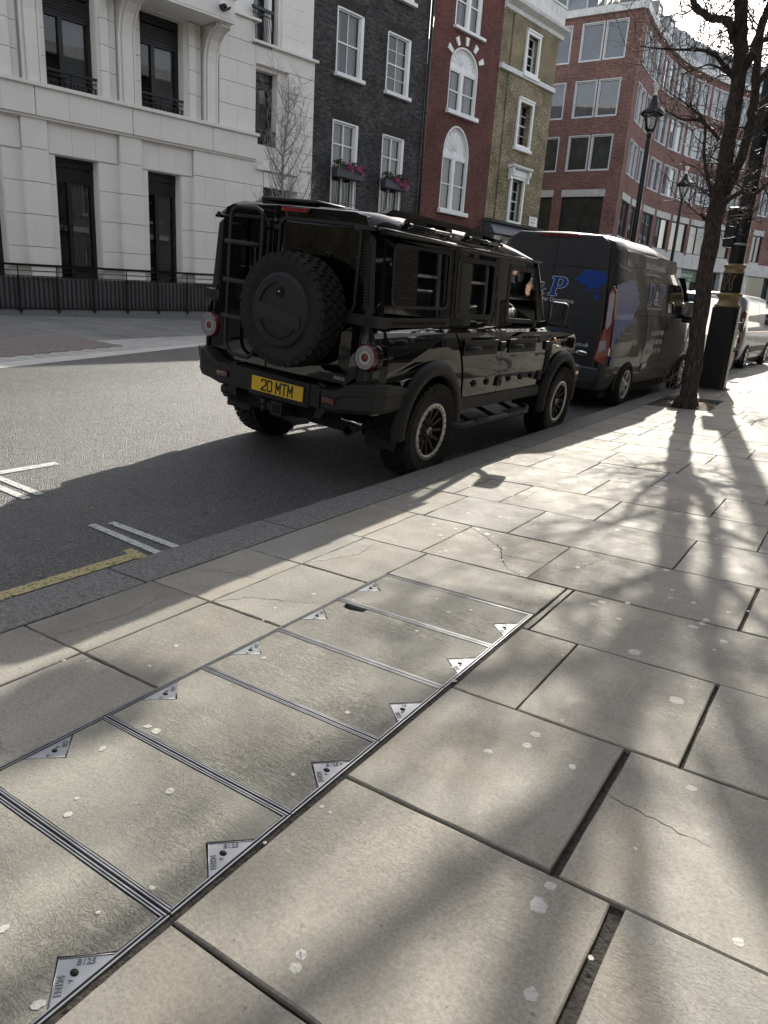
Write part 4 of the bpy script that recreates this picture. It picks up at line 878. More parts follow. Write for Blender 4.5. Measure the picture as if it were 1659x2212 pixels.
for a, c in zip([x * .5 for x in range(0, 82)], [x * .5 for x in range(1, 83)]):
    if c <= 41: a = max(a, .001); b.add([(a, .25, 16.98), (c, .25, 16.98), (c, .95, 18.75), (a, .95, 18.75), (a, 4, 18.9), (c, 4, 18.9)], [(0, 1, 2, 3), (3, 2, 5, 4)])
b.add([(-12, .25, 16.98), (-.0002, .25, 16.98), (-.0002, .95, 18.75), (-12, .95, 18.75), (-.0002, 4, 18.9), (-12, 4, 18.9)], [(0, 1, 2, 3), (3, 2, 4, 5)])
b.build('roof', K['lead'], MBD, recalc=False, warp=cwarp)
for s in [1.6 + 2.65 * i for i in range(14)] + [-3.4, -1.6, -5.6]:
    f = MB(); f.prism(rect(s, s + 1.05, 17.0, 18.35), 1, .28, .36, holes=[rect(s + .06, s + .99, 17.06, 18.29)]); f.box(s - .03, s + 1.08, .3, 1.2, 18.35, 18.42); f.box(s - .03, s, .3, 1.0, 17, 18.35); f.box(s + 1.05, s + 1.08, .3, 1.0, 17, 18.35)
    w_ = f.build('dormer', K['grey_frame'], MBD, warp=cwarp); p = MB(); p.add([(s + .03, .33, 17.03), (s + 1.02, .33, 17.03), (s + 1.02, .33, 18.32), (s + .03, .33, 18.32)], [(0, 1, 2, 3)]); p.build('pane', K['glass_sky'], w_, recalc=False, warp=cwarp)
f = MB()
for s in [x * .6 for x in range(2, 66)]:
    if s + .6 < 40: f.tube([(s, .5, 18.9), (s, .5, 19.5)], .015, 4); f.tube([(s, .5, 19.5), (s + .6, .5, 19.5)], .015, 4)
f.build('roof_rail', K['grey_frame'], MBD, warp=cwarp)
# ground floor shopfronts below the band
b = MB()
for s in (1.0, 4.6, 8.2, 11.6, 13.3, 16.5, 18.6, 21.4, 24.9, 28.5, 32, 36): b.box(s, s + .55, -.12, .25, -.3, 4.4)
b.build('piers', K['stone_grey'], MBD, warp=cwarp)
b = MB(); cwall(b, 0, 40, -.3, 4.42, .3, .5); b.build('shop_glass', K['glass_shop'], MBD, recalc=False, warp=cwarp)
b = MB(); cwall(b, 14.08, 16.25, 3.55, 4.42, .1, .5); b.build('green_fascia', K['sign_green'], MBD, recalc=False, warp=cwarp)
b = MB(); text_mesh(b, 'greenwood', .42, frame((14.2, .09, 3.86), (1, 0, 0), (0, 0, 1)), .004, sx=.8); text_mesh(b, 'market', .17, frame((15.3, .09, 3.64), (1, 0, 0), (0, 0, 1)), .004, sx=.8); b.build('lettering', K['letter_white'], MBD, warp=cwarp)
b = MB(); cwall(b, 18.9, 21.25, 3.5, 4.42, .1, .5); b.build('black_fascia', K['sign_black'], MBD, recalc=False, warp=cwarp)
b = MB(); text_mesh(b, 'CAFFÈ', .24, frame((19.75, .09, 4.12), (1, 0, 0), (0, 0, 1)), .004, sx=.9); text_mesh(b, 'NERO', .42, frame((19.45, .09, 3.70), (1, 0, 0), (0, 0, 1)), .004, sx=.95, offset=.006); b.build('lettering', K['letter_white'], MBD, warp=cwarp)
street_sign((-14.62, 43.98, 5.1), 0, ('CLARGES', 'STREET W1'), 'white CLARGES STREET W1 sign on the corner of the curved brick building')
# ---------------------------------------------------------------- buildings on our own side of the street (behind and right of the camera)
K['own_stone'] = mat('darkened_brown_facade', (.13, .115, .10), .85, var=.2, vs=1, bs=20, bd=.004, streak=.2)  # brown darkened to weaken vehicle reflections and bounced light in nearby shade
def own_block(y0, y1, h, m, x=2.35, label=None, fl=3.6, cat='building'):
    e = empty('terraced_building', (x, y0, 0), (0, 0, 0), label=label, cat=cat)
    mb = MB(); L = y1 - y0; hs = []; nb = int(L / 2.6)
    for i in range(nb):
        c = (i + .5) * L / nb
        for k in range(int(h / fl)): hs.append((c - .6, c + .6, .9 + k * fl, 3.0 + k * fl))
    us = sorted({0, L} | {q for h_ in hs for q in h_[:2]}); zs = sorted({-.2, h} | {q for h_ in hs for q in h_[2:]})
    for a, b in zip(us, us[1:]):
        for c, d in zip(zs, zs[1:]):
            if any(q[0] < (a + b) / 2 < q[1] and q[2] < (c + d) / 2 < q[3] for q in hs): continue
            mb.add([(0, a, c), (0, b, c), (0, b, d), (0, a, d)], [(0, 1, 2, 3)])
    for q in hs: mb.add([(0, q[0], q[2]), (0, q[1], q[2]), (0, q[1], q[3]), (0, q[0], q[3]), (.2, q[0], q[2]), (.2, q[1], q[2]), (.2, q[1], q[3]), (.2, q[0], q[3])], [(0, 1, 5, 4), (1, 2, 6, 5), (2, 3, 7, 6), (3, 0, 4, 7)])
    mb.add([(0, 0, -.2), (9, 0, -.2), (9, 0, h), (0, 0, h), (0, L, -.2), (9, L, -.2), (9, L, h), (0, L, h)], [(0, 1, 2, 3), (4, 5, 6, 7), (3, 2, 6, 7)])
    mb.build('wall', m, e, recalc=False); c = MB(); c.box(-.35, .1, 0, L, h - .1, h + .4); c.box(-.12, .1, 0, L, 3.55, 3.8); c.build('cornice', K['white_paint'], e)
    for q in hs:
        f = MB(); f.box(.1, .18, q[0], q[0] + .06, q[2], q[3]); f.box(.1, .18, q[1] - .06, q[1], q[2], q[3]); f.box(.1, .18, q[0], q[1], q[3] - .06, q[3]); f.box(.1, .18, q[0], q[1], q[2], q[2] + .06); f.box(.1, .18, q[0], q[1], (q[2] + q[3]) / 2 - .03, (q[2] + q[3]) / 2 + .03); f.box(-.06, .12, q[0] - .1, q[1] + .1, q[2] - .1, q[2])
        w_ = f.build('window', K['white_paint'], e); p = MB(); p.add([(.16, q[0], q[2]), (.16, q[1], q[2]), (.16, q[1], q[3]), (.16, q[0], q[3])], [(0, 1, 2, 3)]); p.build('pane', K['glass'], w_, recalc=False)
own_block(-16, 4, 13, K['own_stone'], label='brown terrace on the near side of the street, right beside the camera')
own_block(4, 16, 15, K['dark_brick'], x=2.5, label='dark brick terrace on the near side of the street')
own_block(16, 34, 12, K['own_stone'], x=2.7, label='plain brown terrace on the near side of the street, farthest from the camera')
e = empty('added_end_building', (0, -34, 0), label='added brown building closing the street behind the camera', cat='building'); mb = MB(); mb.box(-40, 12, -52, -46, -.2, 14);  # unseen block added to darken what the vehicle backs reflect
for i in range(11):
    for k in range(4): mb.box(-22 + i * 3, -20.8 + i * 3, -46, -45.9, 1 + k * 3.4, 3 + k * 3.4, 1)
o = mb.build('wall', [K['own_stone'], K['glass']], e); o.location = (0, 34, 0)
# ---------------------------------------------------------------- street furniture
K['gold'] = mat('gold_paint', (.24, .18, .085), .42, metal=.3, var=.15, vs=6, bs=20, bd=.001)
K['post_black'] = mat('glossy_black_post', (.006, .006, .007), .4, var=.3, vs=3, spec=.35)
def street_lamp(x, y, z0, H, label):
    e = empty('street_lamp', (x, y, z0), label=label, cat='street lamp', group='tall black lamp posts of the far street'); s = H / 8.4
    p = MB(); p.lathe([(.16, 0), (.16, .9), (.13, 1.0), (.10, 1.1), (.095, 4), (.08, 7.0 * s), (.05, 7.05 * s), (.05, 7.2 * s)], 16); p.build('post', K['post_black'], e)
    b = 7.2 * s
    p = MB(); p.tube([(0, 0, b - .1), (-.14, 0, b + .1), (-.24, 0, b + .45), (-.26, 0, b + .62)], .022, 6); p.tube([(0, 0, b - .1), (.14, 0, b + .1), (.24, 0, b + .45), (.26, 0, b + .62)], .022, 6); p.lathe([(.06, b - .15), (.09, b - .12), (.09, b - .05), (.05, b)], 12); p.build('bracket', K['post_black'], e)
    p = MB(); p.lathe([(.001, b + .02), (.12, b + .06), (.2, b + .22), (.235, b + .45), (.24, b + .58)], 20); p.build('globe', K['lampglass'], e, recalc=False)
    p = MB(); p.lathe([(.38, b + .56), (.40, b + .60), (.34, b + .68), (.2, b + .82), (.12, b + 1.0), (.08, b + 1.12), (.08, b + 1.16), (.001, b + 1.17)], 24); p.build('hood', K['post_black'], e)
    p = MB(); p.lathe([(.09, b + 1.14), (.05, b + 1.2), (.06, b + 1.3), (.12, b + 1.48), (.13, b + 1.52), (.001, b + 1.5)], 14); p.build('finial', K['stone'], e)
    p = MB(); p.lathe([(.001, b + .2), (.06, b + .2), (.06, b + .5)], 10); p.build('bulb', K['sign_white'], e)
K['lampglass'] = glass_clear('lamp_globe_glass', (.9, .92, .92))
street_lamp(-7.95, 27.7, .0, 8.45, 'black lamp post with glass globe in front of the curved brick building, nearer one')
street_lamp(-10.15, 43.2, .0, 8.55, 'black lamp post with bell-shaped hood, farther and smaller one seen past the tree')
# near lamp column with boxed base, gold collars and control cabinet
lc = empty('lamp_column', (-2.40, 15.05, .01), (0, 0, R(3)), label='thick black lamp column with gold collars and a looped gold monogram, behind the tree trunk', cat='lamp column')
p = MB(); p.prism([(-.225, -.24), (.15, -.24), (.225, -.17), (.225, .24), (-.225, .24)], 2, 0, 1.50); p.build('base_casing', K['post_black'], lc, autos=.008)
p = MB(); p.box(-.27, .27, -.28, .28, -.02, .03); p.build('base_plate', K['plinth'], lc)
p = MB(); p.box(.215, .23, -.175, -.165, .02, 1.5); p.build('edge_trim', K['stone_grey'], lc)
p = MB(); p.lathe([(.21, 1.5), (.235, 1.51), (.235, 1.535), (.20, 1.56), (.175, 1.62), (.175, 1.67), (.215, 1.69), (.225, 1.72), (.215, 1.75), (.18, 1.76)], 28); p.build('lower_collar', K['gold'], lc)
p = MB(); p.lathe([(.178, 1.76), (.178, 2.10)], 28); p.build('monogram_drum', K['post_black'], lc)
p = MB(); p.lathe([(.18, 2.10), (.185, 2.13), (.165, 2.15), (.165, 2.19), (.19, 2.21), (.19, 2.24), (.15, 2.26), (.13, 2.27)], 28); p.build('upper_collar', K['gold'], lc)
def onDrum(a, z, r=.181): return (r * math.sin(a), -r * math.cos(a), z)
p = MB(); pts = []
W = [(-.55, 2.06), (-.42, 2.07), (-.30, 2.0), (-.22, 1.9), (-.30, 1.82), (-.42, 1.80), (-.46, 1.86), (-.36, 1.94), (-.15, 2.0), (-.07, 2.05), (0, 2.07), (.07, 2.05), (.10, 2.01), (0, 1.95), (-.10, 2.01), (-.07, 2.05)]
L1 = [(-.62, 2.03), (-.55, 2.06), (-.45, 2.05), (-.38, 1.98), (-.38, 1.88), (-.33, 1.81), (-.22, 1.80), (-.16, 1.85), (-.14, 1.9), (.02, 1.98), (.10, 2.03), (.06, 2.07), (0, 2.08), (-.06, 2.07), (-.10, 2.03), (-.02, 1.98), (.14, 1.9), (.16, 1.85), (.22, 1.80), (.33, 1.81), (.38, 1.88), (.30, 1.93), (.40, 2.0), (.50, 2.05), (.62, 2.03)]
L1 = [(-.70, 2.035), (-.60, 2.055), (-.48, 2.03), (-.42, 1.95), (-.44, 1.86), (-.38, 1.81), (-.26, 1.81), (-.20, 1.87), (-.12, 1.94), (.10, 2.00), (.14, 2.04), (.08, 2.08), (0, 2.09), (-.08, 2.08), (-.14, 2.04), (-.10, 2.00), (.12, 1.94), (.20, 1.87), (.26, 1.81), (.38, 1.81), (.44, 1.86), (.38, 1.93), (.46, 2.01), (.58, 2.06), (.70, 2.06)]
sm = []
for i in range(len(L1) - 1):
    q = [L1[max(i - 1, 0)], L1[i], L1[i + 1], L1[min(i + 2, len(L1) - 1)]]
    for k in range(5): sm.append(cr_(*q, k / 5))
sm.append(L1[-1]); p.tube([onDrum(a - .28, z) for a, z in sm], .007, 6); p.build('monogram', K['gold'], lc)
p = MB(); p.lathe([(.135, 2.26), (.13, 2.4), (.125, 5), (.11, 9.5)], 24); p.build('shaft', K['post_black'], lc)
p = MB(); p.box(-.28, -.08, -.12, .12, 2.55, 3.22); p.build('control_cabinet', K['post_black'], lc, autos=.02)
for z in (2.60, 3.20): p = MB(); p.lathe([(.133, z - .02), (.137, z - .02), (.137, z + .02), (.133, z + .02)], 20); p.build('clamp_band', K['galv'], lc)
p = MB(); p.tube([(0, 0, 9.4), (-.5, 0, 9.8), (-1.4, 0, 9.9)], .05, 8); p.box(-2.0, -1.3, -.15, .15, 9.82, 9.95); p.build('lantern_arm', K['post_black'], lc)
p = MB(); p.prism(arc(0, 0, .32, 0, 360, 18)[:-1], 2, 0, .03); p.build('footing', K['soil'], lc)
# ---------------------------------------------------------------- vehicles
K['car_black'] = paint('gloss_black_paint', (.0035, .0035, .004), wav=.10, coat=0)
K['plastic'] = mat('black_plastic', (.008, .008, .0085), .6, var=.15, vs=20, bs=160, bd=.0006)
K['plastic_grey'] = mat('grey_plastic', (.014, .014, .015), .6, var=.15, vs=20, bs=160, bd=.0006)
K['rubber'] = mat('tyre_rubber', (.012, .0115, .011), .85, var=.3, vs=12, bs=60, bd=.001)
K['black_dark'] = mat('dark_underbody', (.005, .005, .005), .9)
K['tint'] = glass_clear('tinted_glass', (.10, .11, .11)); K['side_glass'] = glass_clear('side_glass', (.55, .6, .58)); K['privacy'] = glass_clear('privacy_glass', (.05, .055, .055))
K['red_lens'] = mat('red_lens', (.20, .006, .010), .15, var=.2, vs=60, coat=1); K['red_dark'] = mat('dark_red_lens', (.10, .006, .008), .2, var=.2, coat=1)
K['red_centre'] = mat('dull_red_lens', (.16, .03, .025), .5, var=.3, vs=80); K['clear_lens'] = mat('clear_lens', (.36, .36, .37), .3, var=.2, vs=120, coat=1, bs=120, bd=.002); K['amber'] = mat('amber_lens', (.80, .22, .02), .2, coat=1)
K['chrome'] = mat('polished_metal', (.75, .75, .74), .08, metal=1, var=.05)
K['rim_silver'] = mat('machined_rim', (.55, .53, .50), .38, metal=.6, var=.1, vs=10); K['rim_dark'] = mat('dark_rim', (.03, .03, .032), .45, var=.2, metal=.2)
K['plate_yellow'] = mat('yellow_plate', (.72, .46, .025), .35, var=.06, vs=6); K['mirror'] = mat('mirror_glass', (.6, .62, .65), .03, metal=1, var=.02)
K['seat'] = mat('dark_seat', (.02, .02, .022), .8)
def wheel(par, x, y, z, r, w_, rr, side, style='grenadier', tread=True, fixed=None):
    """x is the centre of the tyre; side +1 means the outer face looks to +x"""
    T = frame((x, y, z), (0, 1, 0), (0, 0, 1))    # local z = +x
    if side < 0: T = T @ Matrix.Diagonal((1, 1, -1, 1))
    e = empty('wheel', (0, 0, 0)); e.parent = par
    t = MB(); h = w_ / 2; tr = .93 if tread else .985
    prof = [(rr - .01, -h * .8), (rr + .01, -h * .95), (r * .86, -h), (r * .95, -h * .93), (r * (tr + .02), -h * .8), (r * (tr + .03), 0), (r * (tr + .02), h * .8), (r * .95, h * .93), (r * .86, h), (r * .80, h * 1.01), (r * .79, h * .985), (rr + .015, h * .95), (rr - .01, h * .8)]
    t.lathe(prof, 56, T)
    if tread:
        n = 34
        for i in range(n):
            for k, (zc, dz, tw, off) in enumerate(((-.80, .34, .9, 0), (-.36, .36, .8, .5), (.08, .36, .8, 0), (.45, .34, .8, .5), (.82, .32, .95, .1))):
                a = 2 * math.pi * (i + off) / n; da = 2 * math.pi / n * .40 * tw; z0, z1 = (zc - dz / 2) * h, (zc + dz / 2) * h; ra, rb = r * .945, r * (1.0 if abs(zc) < .7 else .985); sk = .25 * da * (1 if k % 2 else -1)
                if k in (0, 4): ra = r * .90
                vs = []
                for q, s_ in ((ra, 1.1), (rb, 1)):
                    vs += [(q * math.cos(a - da * s_ + sk), q * math.sin(a - da * s_ + sk), z0), (q * math.cos(a + da * s_ + sk), q * math.sin(a + da * s_ + sk), z0), (q * math.cos(a + da * s_ - sk), q * math.sin(a + da * s_ - sk), z1), (q * math.cos(a - da * s_ - sk), q * math.sin(a - da * s_ - sk), z1)]
                t.add([T @ Vector(v) for v in vs], [(0, 1, 2, 3), (4, 5, 6, 7), (0, 1, 5, 4), (1, 2, 6, 5), (2, 3, 7, 6), (3, 0, 4, 7)])
            a = 2 * math.pi * i / n; t.add([T @ Vector(v) for v in [(r * .86 * math.cos(a - .03), r * .86 * math.sin(a - .03), h * 1.0), (r * .86 * math.cos(a + .03), r * .86 * math.sin(a + .03), h), (r * .93 * math.cos(a + .045), r * .93 * math.sin(a + .045), h * 1.0), (r * .93 * math.cos(a - .045), r * .93 * math.sin(a - .045), h * 1.0), (r * .87 * math.cos(a), r * .87 * math.sin(a), h * 1.04), (r * .92 * math.cos(a), r * .92 * math.sin(a), h * 1.02)]], [(0, 1, 4), (1, 2, 5, 4), (2, 3, 5), (3, 0, 4, 5)])
    t.build('tyre', K['rubber'], e)
    q = MB()
    if style == 'grenadier':
        q.lathe([(rr + .008, h * .86), (rr + .008, h * .95), (rr - .002, h * .99), (rr - .032, h * .98), (rr - .036, h * .86)], 48, T, 0)
        for i in range(24):
            a = 2 * math.pi * i / 24; q.lathe([(.0055, 0), (.0055, .006), (.001, .007)], 6, T @ Matrix.Translation(((rr - .016) * math.cos(a), (rr - .016) * math.sin(a), h * .98)), 2)
        q.lathe([(rr - .036, h * .9), (rr - .04, h * .2), (.001, h * .15)], 40, T, 2)
        q.lathe([(.085, h * .2), (.08, h * .62), (.055, h * .70), (.001, h * .70)], 24, T, 1)
        for i in range(12):
            a = 2 * math.pi * i / 12; ca, sa = math.cos(a), math.sin(a); p = []
            for (rad, hw, zz) in ((.07, .017, h * .60), (rr * .55, .0115, h * .72), (rr - .03, .0135, h * .82)): p.append((rad, hw, zz))
            vs = []
            for rad, hw, zz in p:
                for s_, dz in ((1, 0), (-1, 0), (-1, -.035), (1, -.035)): vs.append(T @ Vector((rad * ca - s_ * hw * sa, rad * sa + s_ * hw * ca, zz + dz)))
            q.add(vs, [(j * 4 + k, j * 4 + (k + 1) % 4, (j + 1) * 4 + (k + 1) % 4, (j + 1) * 4 + k) for j in range(2) for k in range(4)], 1)
        for i in range(6): a = 2 * math.pi * i / 6; q.lathe([(.012, 0), (.011, .02), (.001, .022)], 6, T @ Matrix.Translation((.06 * math.cos(a), .06 * math.sin(a), h * .66)), 1)
        q.lathe([(.034, h * .70), (.034, h * .86), (.026, h * .90)], 20, T, 0); q.lathe([(.026, h * .88), (.024, h * .9), (.001, h * .9)], 20, T, 2); q.tube([T @ Vector((.008, .012, h * .92)), T @ Vector((-.004, .012, h * .92)), T @ Vector((-.004, -.012, h * .92)), T @ Vector((.008, -.012, h * .92))], .003, 5, 0)
    else:
        n = style; q.lathe([(rr + .006, h * .9), (rr + .004, h * .98), (rr - .012, h * .96), (rr - .018, h * .7)], 40, T, 0); q.lathe([(rr - .015, h * .75), (rr - .04, h * .2), (.001, h * .2)], 30, T, 2); q.lathe([(.07, h * .3), (.065, h * .85), (.03, h * .92), (.001, h * .92)], 20, T, 0)
        for i in range(n):
            a = 2 * math.pi * i / n; ca, sa = math.cos(a), math.sin(a); vs = []
            for rad, hw, zz in ((.05, .03, h * .85), (rr * .6, .022, h * .92), (rr - .012, .042, h * .86)):
                for s_, dz in ((1, 0), (-1, 0), (-1, -.04), (1, -.04)): vs.append(T @ Vector((rad * ca - s_ * hw * sa, rad * sa + s_ * hw * ca, zz + dz)))
            q.add(vs, [(j * 4 + k, j * 4 + (k + 1) % 4, (j + 1) * 4 + (k + 1) % 4, (j + 1) * 4 + k) for j in range(2) for k in range(4)], 0)
    q.build('rim', [K['rim_silver'], K['rim_dark'], K['black_dark']], e)
    return e
def shaped(mb, outer, holes, xf, zs, thick=.02, mi=0, side=1, axis=0, smooth=False):
    """panel drawn in (y,z), cut at heights zs and bent to x = xf(y, z)"""
    bm = bmesh.new(); loops = [outer] + list(holes); flat = [q for l in loops for q in l]
    V = [bm.verts.new((0, q[0], q[1])) for q in flat]
    for t in tessellate_polygon([[Vector((q[0], q[1], 0)) for q in l] for l in loops]):
        try: bm.faces.new([V[i] for i in t])
        except ValueError: pass
    for z in zs: bmesh.ops.bisect_plane(bm, geom=bm.verts[:] + bm.edges[:] + bm.faces[:], plane_co=(0, 0, z), plane_no=(0, 0, 1))
    bm.verts.ensure_lookup_table(); idx = {v: i for i, v in enumerate(bm.verts)}; n = len(bm.verts)
    co_ = [v.co.copy() for v in bm.verts]; fs = [[idx[v] for v in f.verts] for f in bm.faces]; be = [(idx[e.verts[0]], idx[e.verts[1]]) for e in bm.edges if len(e.link_faces) == 1]; bm.free()
    A = [(side * xf(c.y, c.z), c.y, c.z) for c in co_]; B = [(side * (xf(c.y, c.z) - thick), c.y, c.z) for c in co_]
    mb.add(A + B, fs + [[n + i for i in f[::-1]] for f in fs] + [(a, b, n + b, n + a) for a, b in be], mi, smooth)
SUV = empty('off_road_vehicle', (-3.828, 5.113, -.059), label='boxy black four-wheel-drive with a spare wheel and ladder on its back doors, plate 20 MTM', cat='car')
SUV.matrix_world = Matrix.Translation((-3.828, 5.113, -.059)) @ Matrix.Rotation(R(.106), 4, 'Z') @ Matrix.Rotation(R(.137), 4, 'X') @ Matrix.Rotation(R(4.036), 4, 'Y')
def sx_(y, z):
    t = [(.5, .865), (.64, .88), (.80, .892), (.98, .892), (1.08, .886), (1.15, .875), (1.19, .860), (1.215, .835), (1.235, .806), (1.27, .800), (1.83, .752), (1.9, .745)]
    x = lerp_tab(t, z)
    if y < -.62: x -= max(0, (-.62 - y)) ** 1.6 * .55
    return x
ZS = [.64, .8, .98, 1.08, 1.15, 1.19, 1.215, 1.235, 1.27]
def archc(yc, zc, r, z0, n=14, rz=None):
    a0 = math.degrees(math.asin(max(-1, (z0 - zc) / (rz or r)))); return [(yc + r * math.cos(R(a0 + (180 - 2 * a0) * i / n)), zc + (rz or r) * math.sin(R(a0 + (180 - 2 * a0) * i / n))) for i in range(n + 1)]
RA, FA = archc(-.03, .46, .49, .60, 16, .50), archc(2.87, .46, .49, .60, 16, .50)
for s in (1, -1):
    q = MB()     # rear quarter, from the corner post to the rear door
    outer = [(-.83, .84), (-.52, .84), (-.50, .66)] + [p for p in RA[::-1] if p[0] > -.5][0:0] + RA[::-1][2:] + [(.50, .60), (.52, .62), (.40, .95), (.30, 1.12), (.27, 1.22), (.27, 1.845), (-.80, 1.845), (-.83, 1.3)]
    outer = [(-.83, .84), (-.525, .84)] + [p for p in RA[::-1] if p[1] > .72 or p[0] > 0] + [(.53, .60), (.44, .90), (.34, 1.10), (.275, 1.22), (.275, 1.845), (-.79, 1.845), (-.83, 1.3)]
    win = rrect(-.60, .215, 1.375, 1.79, .05)
    shaped(q, outer, [win], sx_, ZS, .03, 0, s); q.build('rear_quarter_panel', K['car_black'], SUV, weld=True)
    q = MB(); shaped(q, rrect(-.60, .215, 1.375, 1.79, .05), [], lambda y, z: sx_(y, z) - .006, [], .006, 0, s); q.build('quarter_window', K['privacy'], SUV)
    q = MB(); shaped(q, rrect(-.615, .23, 1.36, 1.805, .06), [rrect(-.592, .207, 1.383, 1.782, .045)], lambda y, z: sx_(y, z) + .003, [], .008, 0, s); q.build('window_seal', K['plastic'], SUV)
    d = MB(); do = [(.56, .63), (.47, .90), (.37, 1.10), (.287, 1.22), (.287, 1.835), (1.11, 1.835), (1.15, 1.22), (1.20, 1.10), (1.235, .63)]
    w2 = rrect(.36, 1.06, 1.31, 1.775, .05); shaped(d, do, [w2], lambda y, z: sx_(y, z) + .003, ZS, .04, 0, s); dr = d.build('rear_door', K['car_black'], SUV, weld=True)
    q = MB(); shaped(q, rrect(.345, 1.075, 1.295, 1.79, .06), [rrect(.385, 1.035, 1.335, 1.75, .035)], lambda y, z: sx_(y, z) + .008, [], .012, 0, s); q.build('window_frame', K['plastic'], dr)
    q = MB(); shaped(q, w2, [], lambda y, z: sx_(y, z) - .02, [], .005, 0, s); q.build('window', K['tint'], dr)
    d = MB(); do = [(1.243, .63), (1.21, 1.10), (1.162, 1.22), (1.122, 1.835), (1.95, 1.835), (2.33, 1.24), (2.33, 1.08), (2.22, .63)]
    w3 = [(1.42, 1.30), (2.17, 1.28), (2.19, 1.32), (1.99, 1.74), (1.96, 1.765), (1.40, 1.765), (1.38, 1.74), (1.38, 1.33)][::1]
    shaped(d, do, [w3], lambda y, z: sx_(y, z) + .003, ZS, .04, 0, s); dr2 = d.build('front_door', K['car_black'], SUV, weld=True)
    q = MB(); shaped(q, [(1.38, 1.27), (2.21, 1.255), (2.235, 1.31), (2.02, 1.76), (1.975, 1.79), (1.38, 1.79), (1.355, 1.76), (1.355, 1.30)], [[(1.42, 1.31), (2.15, 1.295), (1.97, 1.74), (1.40, 1.74)]], lambda y, z: sx_(y, z) + .008, [], .014, 0, s); q.build('window_frame', K['plastic'], dr2)
    if s < 0: q = MB(); shaped(q, w3, [], lambda y, z: sx_(y, z) - .02, [], .005, 0, s); q.build('window', K['side_glass'], dr2)
    for dd, y0 in ((dr, .42), (dr2, 1.34)):
        q = MB(); X = .893; q.box(s * X, s * (X + .012), y0, y0 + .66, 1.0, 1.13); 
        for i in range(12): q.box(s * (X + .008), s * (X + .017), y0 + .30 + i * .024, y0 + .315 + i * .024, 1.045, 1.085)
        q.build('trim_plate', K['plastic'], dd, autos=.004)
        q = MB(); q.tube([(s * X, y0 + .05, 1.06), (s * (X + .045), y0 + .06, 1.065), (s * (X + .05), y0 + .19, 1.065), (s * (X + .045), y0 + .23, 1.06), (s * X, y0 + .24, 1.06)], [.02, .022, .022, .022, .02], 8); q.build('handle', K['plastic_grey'], dd)
    for yh, zh in ((1.185, 1.065), (1.235, .74), (2.30, 1.05), (2.245, .74)):
        q = MB(); q.box(s * .885, s * .912, yh - .048, yh + .048, zh - .045, zh + .045, 0); q.lathe([(.012, 0), (.010, .01), (.001, .01)], 6, frame((s * .912, yh - .02, zh + .01), (0, 1, 0), (0, 0, 1) if s > 0 else (0, 0, -1)), 0); q.lathe([(.012, 0), (.010, .01), (.001, .01)], 6, frame((s * .912, yh + .02, zh - .01), (0, 1, 0), (0, 0, 1) if s > 0 else (0, 0, -1)), 0); q.build('hinge', K['plastic'], SUV, autos=.006)
    for yh in (.72, .98, 1.47, 1.76, 2.03):
        q = MB(); q.box(s * .893, s * .904, yh - .026, yh + .026, .72, .78); q.tube([(s * .91, yh - .02, .75), (s * .91, yh + .02, .75)], .012, 6); q.build('trim_mount', K['plastic'], SUV, autos=.008)
    q = MB()    # front wing
    fo = [(2.235, .60)] + [(2.345, 1.08), (2.345, 1.205), (3.22, 1.155), (3.36, 1.10), (3.42, .95), (3.42, .80)] + [p for p in FA if p[1] > .66]
    fo = [(2.235, .62), (2.345, 1.08), (2.345, 1.20), (3.22, 1.15), (3.37, 1.09), (3.41, .92), (3.41, .80), (3.345, .78)] + [p for p in FA if p[0] < 3.33]
    shaped(q, fo, [], lambda y, z: sx_(y, z) - max(0, y - 3.0) ** 2 * .35, [.8, .98, 1.08, 1.12, 1.15, 1.18], .03, 0, s); q.build('front_wing', K['car_black'], SUV, weld=True)
    q = MB(); q.prism([(2.35, .74), (2.42, .80), (2.47, 1.08), (2.36, 1.08)], 0, s * .885, s * .904)
    for i in range(13): q.box(s * .90, s * .914, 2.375 + i * .003, 2.425 + i * .003, .80 + i * .018, .81 + i * .018)
    q.build('wing_vent', K['plastic'], SUV); q = MB(); q.bbox(s * .895, 2.52, 1.105, .02, .05, .04, .01); q.build('side_indicator', K['amber'], SUV)
    for yc, A in ((-.03, RA), (2.87, FA)):
        q = MB(); n = 20; vs = []; prof = [(.40, .90), (.405, .945), (.43, .955), (.49, .945), (.515, .915), (.515, .88)]
        for i in range(n + 1):
            a = R(-8 + 196 * i / n) if yc < 1 else R(-14 + 202 * i / n)
            for r_, x_ in prof: vs.append((s * x_, yc - r_ * math.cos(a), .455 + r_ * math.sin(a) * 1.02))
        m = len(prof); q.add(vs, [(i * m + j, i * m + j + 1, (i + 1) * m + j + 1, (i + 1) * m + j) for i in range(n) for j in range(m - 1)], 0, True); q.build('wheel_arch', K['plastic'], SUV)
        q = MB(); q.lathe([(.47, -.28), (.48, .0), (.42, .04)], 24, frame((s * .86, yc, .455), (0, 1, 0), (0, 0, 1)) if s > 0 else frame((s * .86, yc, .455), (0, -1, 0), (0, 0, 1)), a0=-.2, a1=math.pi + .2); q.build('arch_liner', K['black_dark'], SUV, recalc=False)
    q = MB(); q.prism([(.47, .63), (2.30, .63), (2.34, .52), (.44, .52)], 0, s * .80, s * .905); q.build('sill', K['plastic_grey'], SUV, autos=.015)
    q = MB(); q.tube([(s * .70, .30, .50), (s * .93, .34, .42), (s * .955, .45, .40), (s * .955, 1.9, .40), (s * .93, 1.98, .42), (s * .72, 2.0, .5)], .034, 10); q.box(s * .90, s * .99, .72, .95, .425, .44); q.box(s * .90, s * .99, 1.45, 1.85, .425, .44); q.build('side_step', K['plastic_grey'], SUV)
